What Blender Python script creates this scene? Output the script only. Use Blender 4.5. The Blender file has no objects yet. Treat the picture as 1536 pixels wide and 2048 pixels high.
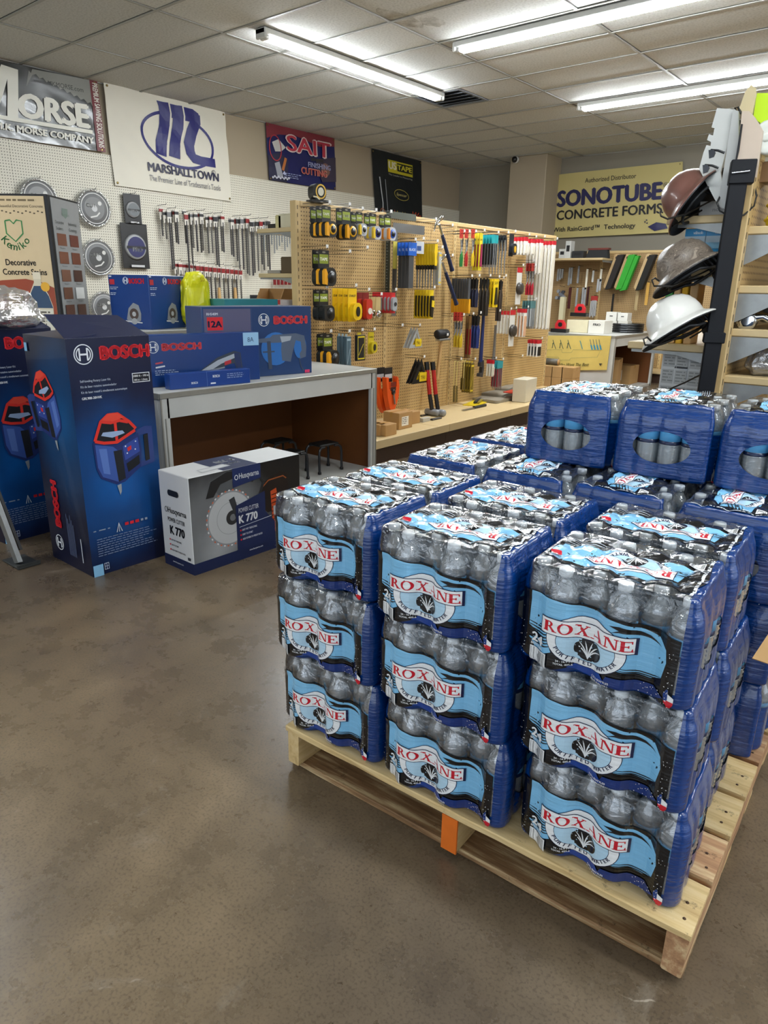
import bpy, bmesh, math, random
from mathutils import Vector, Matrix, geometry
from mathutils import noise as mnoise
random.seed(7)
S = bpy.context.scene
COL = S.collection
PI = math.pi
# ------------------------------------------------------------ camera
EYE = Vector((0, 0, 1.21))
CR = Vector((0.769, 0.639, 0.015)).normalized()
CF = Vector((-0.605, 0.735, -0.307)).normalized()
CR = (CR - CF * CR.dot(CF)).normalized()
CU = CR.cross(CF).normalized()
FPX = 1400.0
cam = bpy.data.objects.new('camera', bpy.data.cameras.new('camera'))
COL.objects.link(cam)
cam.matrix_world = Matrix(((CR.x, CU.x, -CF.x, EYE.x), (CR.y, CU.y, -CF.y, EYE.y), (CR.z, CU.z, -CF.z, EYE.z), (0, 0, 0, 1)))
cam.data.sensor_fit = 'VERTICAL'; cam.data.sensor_height = 36; cam.data.lens = 36 * FPX / 2048
cam.data.clip_start = 0.05; cam.data.clip_end = 60
S.camera = cam
# ------------------------------------------------------------ light
W = bpy.data.worlds.new('world'); S.world = W; W.use_nodes = True
W.node_tree.nodes['Background'].inputs[0].default_value = (0.75, 0.86, 1.0, 1)
W.node_tree.nodes['Background'].inputs[1].default_value = 1.0
def area(name, loc, rot, sx, sy, power, col):
    l = bpy.data.lights.new(name, 'AREA'); l.shape = 'RECTANGLE'; l.size = sx; l.size_y = sy; l.energy = power; l.color = col
    o = bpy.data.objects.new(name, l); COL.objects.link(o); o.location = loc; o.rotation_euler = rot
    return o
DAY = (0.80, 0.90, 1.0)
area('daylight_front_window', (0.0, -2.9, 1.5), (math.radians(90), 0, 0), 6.0, 2.3, 72, DAY)
area('daylight_side_window', (3.9, 2.0, 1.5), (math.radians(90), 0, math.radians(90)), 5.0, 2.2, 35, DAY)
TUBE_W = 50.0      # watts of each ceiling fixture
S.view_settings.view_transform = 'Standard'; S.view_settings.look = 'None'
S.view_settings.exposure = 0.08; S.view_settings.gamma = 1.0
S.view_settings.use_curve_mapping = False
S.cycles.max_bounces = 6; S.cycles.diffuse_bounces = 3; S.cycles.glossy_bounces = 3
S.cycles.transmission_bounces = 3; S.cycles.transparent_max_bounces = 20
S.cycles.caustics_reflective = False; S.cycles.caustics_refractive = False
S.cycles.use_adaptive_sampling = True; S.cycles.adaptive_threshold = 0.02
S.cycles.use_denoising = True; S.cycles.sample_clamp_indirect = 4.0; S.cycles.sample_clamp_direct = 0
# ------------------------------------------------------------ helpers
def ray(px, py): return CF + CR * ((px - 768) / FPX) - CU * ((py - 1024) / FPX)
def P(px, py, X=None, Y=None, Z=None, D=None):
    """a point of the place, measured from the photograph, at a known wall / floor / depth"""
    d = ray(px, py)
    t = (X - EYE.x) / d.x if X is not None else (Y - EYE.y) / d.y if Y is not None else (Z - EYE.z) / d.z if Z is not None else D
    return EYE + d * t
def lin(c):
    if isinstance(c, str):
        c = c.lstrip('#'); c = tuple(int(c[i:i + 2], 16) / 255 for i in (0, 2, 4))
    return tuple((v / 12.92 if v <= 0.04045 else ((v + 0.055) / 1.055) ** 2.4) for v in c[:3]) + (1.0,)
_M = {}
def mat(name, col, rough=0.5, metal=0.0, var=0.08, scale=14.0, bump=0.0, coat=0.0, emit=0.0, spec=0.5):
    if name in _M: return _M[name]
    m = bpy.data.materials.new(name); m.use_nodes = True; _M[name] = m
    nt = m.node_tree; b = nt.nodes['Principled BSDF']
    c = lin(col)
    b.inputs['Roughness'].default_value = rough; b.inputs['Metallic'].default_value = metal
    b.inputs['Specular IOR Level'].default_value = spec
    if coat: b.inputs['Coat Weight'].default_value = coat; b.inputs['Coat Roughness'].default_value = 0.1
    tc = nt.nodes.new('ShaderNodeTexCoord'); n = nt.nodes.new('ShaderNodeTexNoise'); n.inputs['Scale'].default_value = scale
    n.inputs['Detail'].default_value = 4
    nt.links.new(tc.outputs['Object'], n.inputs['Vector'])
    r = nt.nodes.new('ShaderNodeMix'); r.data_type = 'RGBA'
    r.inputs[6].default_value = tuple(v * (1 - var) for v in c[:3]) + (1,)
    r.inputs[7].default_value = tuple(min(1, v * (1 + var)) for v in c[:3]) + (1,)
    nt.links.new(n.outputs['Fac'], r.inputs[0]); nt.links.new(r.outputs[2], b.inputs['Base Color'])
    if bump:
        bp = nt.nodes.new('ShaderNodeBump'); bp.inputs['Strength'].default_value = bump; bp.inputs['Distance'].default_value = 0.004
        nt.links.new(n.outputs['Fac'], bp.inputs['Height']); nt.links.new(bp.outputs[0], b.inputs['Normal'])
    if emit:
        b.inputs['Emission Color'].default_value = c; b.inputs['Emission Strength'].default_value = emit
    return m
def nodes(name):
    m = bpy.data.materials.new(name); m.use_nodes = True; _M[name] = m
    nt = m.node_tree
    def N(t, **k):
        n = nt.nodes.new(t)
        for a, v in k.items():
            if a.startswith('i_'):
                key = a[2:]; key = int(key) if key.isdigit() else key.replace('_', ' ')
                n.inputs[key].default_value = v
            else: setattr(n, a, v)
        return n
    return m, nt, N, (lambda a, b: nt.links.new(a, b)), nt.nodes['Principled BSDF']
def ramp(N, stops):
    r = N('ShaderNodeValToRGB'); e = r.color_ramp.elements
    e[0].position, e[0].color = stops[0][0], lin(stops[0][1]); e[1].position, e[1].color = stops[-1][0], lin(stops[-1][1])
    for p, c in stops[1:-1]:
        x = e.new(p); x.color = lin(c)
    return r
# ---- mesh building
class MB:
    def __init__(s): s.v = []; s.f = []; s.m = []; s.mats = []; s.sm = []; s.M = Matrix.Identity(4); s.smooth = False
    def slot(s, m):
        if m not in s.mats: s.mats.append(m)
        return s.mats.index(m)
    def add(s, vs, fs, m, smooth=False):
        o = len(s.v); k = s.slot(m)
        s.v += [tuple(s.M @ Vector(v)) for v in vs]
        for f in fs: s.f.append(tuple(i + o for i in f)); s.m.append(k); s.sm.append(smooth)
        return s
    def box(s, x0, y0, z0, x1, y1, z1, m, bev=0.0):
        if bev <= 0:
            vs = [(x, y, z) for z in (z0, z1) for y in (y0, y1) for x in (x0, x1)]
            return s.add(vs, [(0, 2, 3, 1), (4, 5, 7, 6), (0, 1, 5, 4), (2, 6, 7, 3), (0, 4, 6, 2), (1, 3, 7, 5)], m)
        b = min(bev, (x1 - x0) * .45, (y1 - y0) * .45, (z1 - z0) * .45)
        bm = bmesh.new(); bmesh.ops.create_cube(bm, size=1)
        for v in bm.verts: v.co = Vector(((x0 + x1) / 2 + v.co.x * (x1 - x0), (y0 + y1) / 2 + v.co.y * (y1 - y0), (z0 + z1) / 2 + v.co.z * (z1 - z0)))
        bmesh.ops.bevel(bm, geom=bm.edges[:], offset=b, segments=1, affect='EDGES')
        return s.bm(bm, m)
    def bm(s, bm, m, smooth=False):
        bm.verts.index_update()
        s.add([tuple(v.co) for v in bm.verts], [tuple(v.index for v in f.verts) for f in bm.faces], m, smooth); bm.free(); return s
    def tube(s, pts, r, m, n=8, caps=True, smooth=True, r2=None):
        pts = [Vector(p) for p in pts]; vs = []; fs = []
        up = Vector((0, 0, 1)); k = len(pts); prev = None
        for i, p in enumerate(pts):
            d = (pts[min(i + 1, k - 1)] - pts[max(i - 1, 0)])
            d = d.normalized() if d.length > 1e-9 else Vector((0, 0, 1))
            a = prev if prev is not None else (up if abs(d.z) < .95 else Vector((1, 0, 0)))
            x = (a - d * a.dot(d)); x = x.normalized() if x.length > 1e-6 else d.orthogonal().normalized()
            prev = x; y = d.cross(x)
            rr = r if r2 is None else r + (r2 - r) * i / max(1, k - 1)
            if isinstance(r, (list, tuple)): rr = r[i]
            for j in range(n):
                t = 2 * PI * j / n; vs.append(tuple(p + x * math.cos(t) * rr + y * math.sin(t) * rr))
        for i in range(k - 1):
            for j in range(n): fs.append((i * n + j, i * n + (j + 1) % n, (i + 1) * n + (j + 1) % n, (i + 1) * n + j))
        s.add(vs, fs, m, smooth)
        if caps:
            s.add([vs[j] for j in range(n)], [tuple(reversed(range(n)))], m); s.add(vs[-n:], [tuple(range(n))], m)
        return s
    def lathe(s, prof, m, n=16, smooth=True, axis='z', c=(0, 0, 0), cap=True):
        vs = []; fs = []
        for r, z in prof:
            for j in range(n):
                t = 2 * PI * j / n; a, b = r * math.cos(t), r * math.sin(t)
                p = (a, b, z) if axis == 'z' else ((z, a, b) if axis == 'x' else (b, z, a))
                vs.append((p[0] + c[0], p[1] + c[1], p[2] + c[2]))
        k = len(prof)
        for i in range(k - 1):
            for j in range(n): fs.append((i * n + j, i * n + (j + 1) % n, (i + 1) * n + (j + 1) % n, (i + 1) * n + j))
        if cap and prof[0][0] > 1e-6: fs.append(tuple(reversed(range(n))))
        if cap and prof[-1][0] > 1e-6: fs.append(tuple((k - 1) * n + j for j in range(n)))
        return s.add(vs, fs, m, smooth)
    def prism(s, pts, y0, y1, m):
        """outline in x,z extruded from y0 to y1"""
        n = len(pts); tri = geometry.tessellate_polygon([[Vector((p[0], p[1], 0)) for p in pts]])
        vs = [(p[0], y0, p[1]) for p in pts] + [(p[0], y1, p[1]) for p in pts]
        fs = [tuple(t) for t in tri] + [tuple(i + n for i in reversed(t)) for t in tri]
        fs += [(i, (i + 1) % n, (i + 1) % n + n, i + n) for i in range(n)]
        return s.add(vs, fs, m)
    def quad(s, a, b, c, d, m): return s.add([a, b, c, d], [(0, 1, 2, 3)], m)
    def mesh(s, name):
        me = bpy.data.meshes.new(name); me.from_pydata(s.v, [], s.f)
        for m in s.mats: me.materials.append(m)
        me.polygons.foreach_set('material_index', s.m); me.polygons.foreach_set('use_smooth', s.sm); me.update()
        bm = bmesh.new(); bm.from_mesh(me); bmesh.ops.recalc_face_normals(bm, faces=bm.faces[:]); bm.to_mesh(me); bm.free()
        return me
    def build(s, name, parent=None, **k):
        return link(bpy.data.objects.new(name, s.mesh(name)), parent, **k)
def link(o, parent=None, label=None, cat=None, group=None, kind=None):
    COL.objects.link(o)
    if parent is not None: o.parent = parent
    if label: o['label'] = label
    if cat: o['category'] = cat
    if group: o['group'] = group
    if kind: o['kind'] = kind
    return o
def thing(name, label, cat, loc=(0, 0, 0), rz=0.0, group=None, kind=None):
    o = bpy.data.objects.new(name, None); o.empty_display_size = .05
    link(o, None, label, cat, group, kind); o.location = loc; o.rotation_euler = (0, 0, rz)
    return o
def part(parent, name, label=None):
    """returns a fresh MB whose finish() links it"""
    mb = MB(); mb.fin = lambda: mb.build(name, parent, label=label)
    return mb
def dup(root, loc=None, rz=None, label=None, group=None, parent=None):
    def rec(o, par):
        c = o.copy(); COL.objects.link(c)
        if par is not None: c.parent = par
        for ch in kids.get(o.name, ()): rec(ch, c)
        return c
    kids = {}
    def walk(o):
        kids[o.name] = list(o.children)
        for ch in o.children: walk(ch)
    walk(root)
    r = rec(root, parent)
    if loc is not None: r.location = loc
    if rz is not None: r.rotation_euler = (0, 0, rz)
    if label: r['label'] = label
    if group: r['group'] = group
    return r
ORD = ['front', 'second', 'third', 'fourth', 'fifth', 'sixth', 'seventh', 'eighth', 'ninth', 'tenth', 'eleventh', 'twelfth']
# ---- flat print: vector artwork -> coloured mesh
def print_mat(name, rough=0.4, coat=0.0, rib=False):
    m, nt, N, L, b = nodes(name)
    a = N('ShaderNodeVertexColor', layer_name='ink'); L(a.outputs[0], b.inputs['Base Color'])
    b.inputs['Roughness'].default_value = rough
    if coat: b.inputs['Coat Weight'].default_value = coat; b.inputs['Coat Roughness'].default_value = 0.06
    if rib: film_bump(N, L, b, .30)
    return m
def film_bump(N, L, b, st):
    tc = N('ShaderNodeTexCoord'); mp = N('ShaderNodeMapping'); mp.inputs['Scale'].default_value = (9, 9, 95)
    L(tc.outputs['Object'], mp.inputs[0]); n1 = N('ShaderNodeTexNoise', i_Scale=1.6, i_Detail=3.0)
    L(mp.outputs[0], n1.inputs['Vector'])
    n2 = N('ShaderNodeTexNoise', i_Scale=38.0, i_Detail=3.0); L(tc.outputs['Object'], n2.inputs['Vector'])
    ad = N('ShaderNodeMath', operation='ADD'); L(n1.outputs['Fac'], ad.inputs[0]); L(n2.outputs['Fac'], ad.inputs[1])
    bp = N('ShaderNodeBump', i_Strength=st, i_Distance=0.006); L(ad.outputs[0], bp.inputs['Height']); L(bp.outputs[0], b.inputs['Normal'] if hasattr(b, 'inputs') else b)
_tc = {}
def text_mesh(s, bold, shear):
    k = (s, bold, shear)
    if k in _tc: return _tc[k]
    c = bpy.data.curves.new('t', 'FONT'); c.body = s; c.offset = bold; c.shear = shear; c.resolution_u = 3
    o = bpy.data.objects.new('t', c); me = bpy.data.meshes.new_from_object(o)
    vs = [(v.co.x, v.co.y) for v in me.vertices]; fs = [tuple(p.vertices) for p in me.polygons]
    bpy.data.objects.remove(o); bpy.data.curves.remove(c); bpy.data.meshes.remove(me)
    if not vs: vs = [(0, 0)]
    x0 = min(v[0] for v in vs); x1 = max(v[0] for v in vs); y0 = min(v[1] for v in vs); y1 = max(v[1] for v in vs)
    _tc[k] = (vs, fs, x0, x1, y0, y1); return _tc[k]
CAPH = 0.73
class Art:
    def __init__(s): s.e = []; s.n = 0
    def tris(s, vs, fs, col): s.e.append((vs, fs, lin(col), s.n)); s.n += 1; return s
    def poly(s, pts, col):
        t = geometry.tessellate_polygon([[Vector((p[0], p[1], 0)) for p in pts]])
        return s.tris(list(pts), [tuple(i) for i in t], col)
    def rect(s, x0, y0, x1, y1, col): return s.poly([(x0, y0), (x1, y0), (x1, y1), (x0, y1)], col)
    def ell(s, cx, cy, rx, ry, col, n=28, rot=0.0):
        cr, sr = math.cos(rot), math.sin(rot)
        return s.poly([(cx + cr * rx * math.cos(2 * PI * i / n) - sr * ry * math.sin(2 * PI * i / n), cy + sr * rx * math.cos(2 * PI * i / n) + cr * ry * math.sin(2 * PI * i / n)) for i in range(n)], col)
    def ring(s, cx, cy, rx, ry, w, col, n=32, rot=0.0, a0=0.0, a1=2 * PI):
        vs = []; fs = []; cr, sr = math.cos(rot), math.sin(rot)
        for i in range(n + 1):
            t = a0 + (a1 - a0) * i / n
            for q in (0, w):
                x, y = (rx - q) * math.cos(t), (ry - q) * math.sin(t); vs.append((cx + cr * x - sr * y, cy + sr * x + cr * y))
            if i: fs.append((2 * i - 2, 2 * i - 1, 2 * i + 1, 2 * i))
        return s.tris(vs, fs, col)
    def line(s, pts, w, col):
        vs = []; fs = []
        for i, p in enumerate(pts):
            a = pts[max(i - 1, 0)]; b = pts[min(i + 1, len(pts) - 1)]; dx, dy = b[0] - a[0], b[1] - a[1]; l = math.hypot(dx, dy) or 1
            ww = w[i] if isinstance(w, (list, tuple)) else w
            nx, ny = -dy / l * ww / 2, dx / l * ww / 2; vs += [(p[0] + nx, p[1] + ny), (p[0] - nx, p[1] - ny)]
            if i: fs.append((2 * i - 2, 2 * i - 1, 2 * i + 1, 2 * i))
        return s.tris(vs, fs, col)
    def text(s, t, x, y, h, col, w=None, bold=0.0, shear=0.0, al='l', rot=0.0, sx=1.0):
        """cap height h; w forces the width"""
        vs, fs, x0, x1, y0, y1 = text_mesh(t, 0.0, shear); k = h / CAPH; n0 = len(vs); b_ = bold * 1.1
        if bold:
            sh = [(-b_, 0), (b_, 0), (0, b_ * .6), (0, -b_ * .6)] if h > .015 else [(-b_, 0), (b_, 0)]
            vs = [(a + p, b + q_) for p, q_ in sh for a, b in vs]; fs = [tuple(i + n0 * j for i in f) for j in range(len(sh)) for f in fs]
        kx = (w / max(1e-6, x1 - x0)) if w else k * sx
        wd = (x1 - x0) * kx; ox = {'l': 0, 'c': -wd / 2, 'r': -wd}[al]; c, q = math.cos(rot), math.sin(rot); out = []
        for a, b in vs:
            X, Y = ox + (a - x0) * kx, b * k; out.append((x + c * X - q * Y, y + q * X + c * Y))
        return s.tris(out, fs, col)
    def lines(s, x, y, w, h, n, col, th=0.35, rag=0.3):
        """rows of print too small to read"""
        vs = []; fs = []; st = h / n
        for i in range(n):
            yy = y - i * st; cx = x; end = x + w * (1 - random.random() * rag)
            while cx < end:
                ww = min(end - cx, st * random.uniform(.8, 2.6)); k = len(vs)
                vs += [(cx, yy), (cx + ww, yy), (cx + ww, yy - st * th), (cx, yy - st * th)]; fs.append((k, k + 1, k + 2, k + 3)); cx += ww + st * .45
        return s.tris(vs, fs, col)
    def arc_text(s, t, cx, cy, rx, ry, a0, a1, h, col, bold=0.0):
        n = len(t)
        for i, ch in enumerate(t):
            if ch == ' ': continue
            a = a0 + (a1 - a0) * (i + .5) / n; x, y = cx + rx * math.cos(a), cy + ry * math.sin(a)
            tx, ty = -rx * math.sin(a), ry * math.cos(a)
            if a1 < a0: tx, ty = -tx, -ty
            s.text(ch, x, y, h, col, bold=bold, rot=math.atan2(ty, tx), al='c'); s.n -= 1
        s.n += 1; return s
    def mesh(s, name, fn, m, step=None, eps=0.00015):
        bm = bmesh.new(); cl = bm.loops.layers.float_color.new('ink')
        for vs, fs, c, k in s.e:
            V = [bm.verts.new((a[0], a[1], k)) for a in vs]
            for f in fs:
                try: F = bm.faces.new([V[i] for i in f])
                except ValueError: continue
                for l in F.loops: l[cl] = c
        if step:
            xs = [v.co.x for v in bm.verts]; ys = [v.co.y for v in bm.verts]
            for ax, lo, hi in ((0, min(xs), max(xs)), (1, min(ys), max(ys))):
                q = math.floor(lo / step) * step + step
                while q < hi:
                    co = (q, 0, 0) if ax == 0 else (0, q, 0); no = (1, 0, 0) if ax == 0 else (0, 1, 0)
                    bmesh.ops.bisect_plane(bm, geom=bm.verts[:] + bm.edges[:] + bm.faces[:], plane_co=co, plane_no=no); q += step
        for v in bm.verts: v.co = Vector(fn(v.co.x, v.co.y, (v.co.z + 1) * eps))
        me = bpy.data.meshes.new(name); bm.to_mesh(me); bm.free(); me.materials.append(m)
        return me
    def build(s, name, parent, fn, m=None, label=None, step=None, eps=0.00015, **k):
        return link(bpy.data.objects.new(name, s.mesh(name, fn, m or PRINT, step, eps)), parent, label=label, **k)
def face(o, xd, yd):
    o, xd, yd = Vector(o), Vector(xd), Vector(yd); n = xd.cross(yd).normalized()
    return lambda x, y, h: o + xd * x + yd * y + n * h
PRINT = print_mat('printed_ink', 0.42)
PRINT_GLOSS = print_mat('glossy_printed_ink', 0.3, 0.4)
PRINT_FILM = print_mat('film_ink', 0.26, 0.55, True)
# ------------------------------------------------------------ the room
HC = 3.12; WX = -7.37; BY = 10.84
def floor_mat():
    m, nt, N, L, b = nodes('stained_concrete')
    tc = N('ShaderNodeTexCoord')
    n1 = N('ShaderNodeTexNoise', i_Scale=0.9, i_Detail=5.0, i_Roughness=.6, i_Distortion=.4); L(tc.outputs['Object'], n1.inputs['Vector'])
    r1 = ramp(N, [(.3, '#584b3d'), (.47, '#6b5c49'), (.6, '#7f6d55'), (.74, '#8d7a5f')]); L(n1.outputs['Fac'], r1.inputs[0])
    n2 = N('ShaderNodeTexNoise', i_Scale=7.0, i_Detail=8.0, i_Roughness=.7); L(tc.outputs['Object'], n2.inputs['Vector'])
    r2 = ramp(N, [(.22, '#8c8c8c'), (.66, '#ffffff'), (.8, '#ffffff')]); L(n2.outputs['Fac'], r2.inputs[0])
    mx = N('ShaderNodeMix', data_type='RGBA', blend_type='MULTIPLY'); mx.inputs[0].default_value = .55
    L(r1.outputs[0], mx.inputs[6]); L(r2.outputs[0], mx.inputs[7])
    n3 = N('ShaderNodeTexNoise', i_Scale=160.0, i_Detail=3.0); L(tc.outputs['Object'], n3.inputs['Vector'])
    r3 = ramp(N, [(.34, '#505050'), (.5, '#ffffff'), (.7, '#ffffff')]); L(n3.outputs['Fac'], r3.inputs[0])
    m2 = N('ShaderNodeMix', data_type='RGBA', blend_type='MULTIPLY'); m2.inputs[0].default_value = .35
    L(mx.outputs[2], m2.inputs[6]); L(r3.outputs[0], m2.inputs[7])
    n4 = N('ShaderNodeTexNoise', i_Scale=3.1, i_Detail=6.0, i_Roughness=.75); n4.inputs['Distortion'].default_value = 1.2; L(tc.outputs['Object'], n4.inputs['Vector'])
    r4 = ramp(N, [(.6, '#000000'), (.72, '#ffffff')]); L(n4.outputs['Fac'], r4.inputs[0])
    m3 = N('ShaderNodeMix', data_type='RGBA'); L(m2.outputs[2], m3.inputs[6]); m3.inputs[7].default_value = lin('#9b8f7f')
    mm = N('ShaderNodeMath', operation='MULTIPLY'); L(r4.outputs[0], mm.inputs[0]); mm.inputs[1].default_value = .35; L(mm.outputs[0], m3.inputs[0])
    # hairline cracks
    dn = N('ShaderNodeTexNoise', i_Scale=2.2, i_Detail=5.0); L(tc.outputs['Object'], dn.inputs['Vector'])
    mv = N('ShaderNodeMix', data_type='RGBA', blend_type='LINEAR_LIGHT'); mv.inputs[0].default_value = .22
    L(tc.outputs['Object'], mv.inputs[6]); L(dn.outputs['Color'], mv.inputs[7])
    vo = N('ShaderNodeTexVoronoi', feature='DISTANCE_TO_EDGE', i_Scale=.55); L(mv.outputs[2], vo.inputs['Vector'])
    lt = N('ShaderNodeMath', operation='LESS_THAN'); lt.inputs[1].default_value = .0009; L(vo.outputs['Distance'], lt.inputs[0])
    ml = N('ShaderNodeMath', operation='MULTIPLY'); L(lt.outputs[0], ml.inputs[0]); L(r4.outputs[0], ml.inputs[1])
    m4 = N('ShaderNodeMix', data_type='RGBA'); L(ml.outputs[0], m4.inputs[0]); L(m3.outputs[2], m4.inputs[6]); m4.inputs[7].default_value = lin('#a89c8c')
    L(m4.outputs[2], b.inputs['Base Color'])
    rr = N('ShaderNodeMapRange'); rr.inputs['To Min'].default_value = .17; rr.inputs['To Max'].default_value = .40
    L(n2.outputs['Fac'], rr.inputs[0]); L(rr.outputs[0], b.inputs['Roughness'])
    bp = N('ShaderNodeBump', i_Strength=.12, i_Distance=.004); L(n2.outputs['Fac'], bp.inputs['Height']); L(bp.outputs[0], b.inputs['Normal'])
    return m
def peg_mat(name, base, hole, ax, pitch=.0254, r=.0050, rough=.5, dark=1.0):
    m, nt, N, L, b = nodes(name)
    tc = N('ShaderNodeTexCoord'); sp = N('ShaderNodeSeparateXYZ'); L(tc.outputs['Object'], sp.inputs[0])
    outs = []
    for a in (ax, 'Z'):
        d = N('ShaderNodeMath', operation='DIVIDE'); d.inputs[1].default_value = pitch; L(sp.outputs[a], d.inputs[0])
        f = N('ShaderNodeMath', operation='FRACT'); L(d.outputs[0], f.inputs[0])
        s = N('ShaderNodeMath', operation='SUBTRACT'); s.inputs[1].default_value = .5; L(f.outputs[0], s.inputs[0]); outs.append(s)
    cb = N('ShaderNodeCombineXYZ'); L(outs[0].outputs[0], cb.inputs[0]); L(outs[1].outputs[0], cb.inputs[1])
    ln = N('ShaderNodeVectorMath', operation='LENGTH'); L(cb.outputs[0], ln.inputs[0])
    lt = N('ShaderNodeMath', operation='LESS_THAN'); lt.inputs[1].default_value = r / pitch; L(ln.outputs['Value'], lt.inputs[0])
    n = N('ShaderNodeTexNoise', i_Scale=1.4, i_Detail=3.0); L(tc.outputs['Object'], n.inputs['Vector'])
    c = lin(base); mx0 = N('ShaderNodeMix', data_type='RGBA')
    mx0.inputs[6].default_value = tuple(v * .9 for v in c[:3]) + (1,); mx0.inputs[7].default_value = tuple(min(1, v * 1.06) for v in c[:3]) + (1,)
    L(n.outputs['Fac'], mx0.inputs[0])
    mx = N('ShaderNodeMix', data_type='RGBA'); mx.inputs[7].default_value = lin(hole)
    L(lt.outputs[0], mx.inputs[0]); L(mx0.outputs[2], mx.inputs[6]); L(mx.outputs[2], b.inputs['Base Color'])
    b.inputs['Roughness'].default_value = rough
    return m
def tile_mat():
    m, nt, N, L, b = nodes('ceiling_tile')
    tc = N('ShaderNodeTexCoord'); oi = N('ShaderNodeObjectInfo')
    n = N('ShaderNodeTexNoise', i_Scale=60.0, i_Detail=3.0); L(tc.outputs['Object'], n.inputs['Vector'])
    r = ramp(N, [(.3, '#c3c3be'), (.5, '#d6d6d2'), (.7, '#dededa')]); L(n.outputs['Fac'], r.inputs[0])
    hs = N('ShaderNodeHueSaturation'); mr = N('ShaderNodeMapRange'); mr.inputs['To Min'].default_value = .9; mr.inputs['To Max'].default_value = 1.04
    L(oi.outputs['Random'], mr.inputs[0]); L(mr.outputs[0], hs.inputs['Value']); L(r.outputs[0], hs.inputs['Color']); L(hs.outputs[0], b.inputs['Base Color'])
    b.inputs['Roughness'].default_value = .9
    bp = N('ShaderNodeBump', i_Strength=.2, i_Distance=.003); L(n.outputs['Fac'], bp.inputs['Height']); L(bp.outputs[0], b.inputs['Normal'])
    return m
M_wall = mat('beige_wall_paint', '#a89a84', .7, scale=2.0, var=.05)
M_wall2 = mat('grey_wall_paint', '#8d8678', .75, scale=2.0, var=.05)
M_pegw = peg_mat('white_pegboard', '#e2ddcd', '#6a6558', 'Y')
M_pegt = peg_mat('tan_pegboard', '#c6a670', '#5d4527', 'X', rough=.45)
M_pegb = peg_mat('tan_pegboard_back', '#a8895c', '#5a452c', 'X', rough=.5)
M_tan = mat('tan_painted_steel', '#cdb07c', .4, scale=3)
M_tan2 = mat('tan_shelf_laminate', '#cdb587', .45, scale=3)
M_bar = mat('ceiling_grid_steel', '#a3a29c', .5)
M_black = mat('black_plastic', '#101012', .35); M_wire = mat('dark_steel_wire', '#2a2724', .35, .7)
M_steel = mat('brushed_steel', '#a9abad', .3, .9); M_white = mat('white_plastic', '#e8e8e6', .35)
M_kraft = mat('brown_cardboard', '#b08a58', .8, var=.12, scale=9); M_gal = mat('galvanised_steel', '#9a9c9a', .4, .6, var=.18, scale=30)
M_wood = mat('light_wood', '#c9a26a', .55, var=.15, scale=20); M_chrome = mat('chrome', '#d8dadd', .12, 1.0)
RX, FY = 3.95, -3.2
b = MB(); b.box(WX - .1, FY - .1, -.1, RX + .1, BY + .1, 0, floor_mat()); b.build('floor', kind='structure')
b = MB(); b.box(WX - .1, FY, 0, WX, BY, HC + .15, M_wall); wl = b.build('wall_left', kind='structure')
b = MB(); b.box(WX - .1, BY, 0, RX + .1, BY + .1, HC + .15, M_wall2); b.build('wall_back', kind='structure')
b = MB(); b.box(-6.12, 10.35, 0, -5.5, BY, HC, M_wall, .01); b.build('column', kind='structure')
# right wall and shop front behind the camera, with window openings
b = MB()
for a in ((RX, FY, 0, RX + .1, BY, .45), (RX, FY, 2.65, RX + .1, BY, HC + .15), (RX, FY, .45, RX + .1, -.6, 2.65), (RX, 4.6, .45, RX + .1, BY, 2.65)): b.box(*a, M_wall)
b.build('wall_right', kind='structure')
b = MB()
for a in ((WX - .1, FY - .1, 0, RX + .1, FY, .3), (WX - .1, FY - .1, 2.7, RX + .1, FY, HC + .15), (WX - .1, FY - .1, .3, -3.1, FY, 2.7), (3.1, FY - .1, .3, RX + .1, FY, 2.7)): b.box(*a, M_wall)
b.build('wall_front', kind='structure')
M_alu = mat('dark_aluminium', '#3a3a3c', .4, .8)
b = MB()
for x in (-3.1, -1.05, 1.0, 3.05): b.box(x, FY - .08, .3, x + .05, FY - .02, 2.7, M_alu)
b.box(-3.1, FY - .08, .3, 3.1, FY - .02, .35, M_alu); b.box(-3.1, FY - .08, 2.65, 3.1, FY - .02, 2.7, M_alu); b.build('window_1', kind='structure')
b = MB()
for y in (-.6, 2.0, 4.55): b.box(RX + .02, y, .45, RX + .08, y + .05, 2.65, M_alu)
b.box(RX + .02, -.6, .45, RX + .08, 4.6, .5, M_alu); b.box(RX + .02, -.6, 2.6, RX + .08, 4.6, 2.65, M_alu); b.build('window_2', kind='structure')
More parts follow.
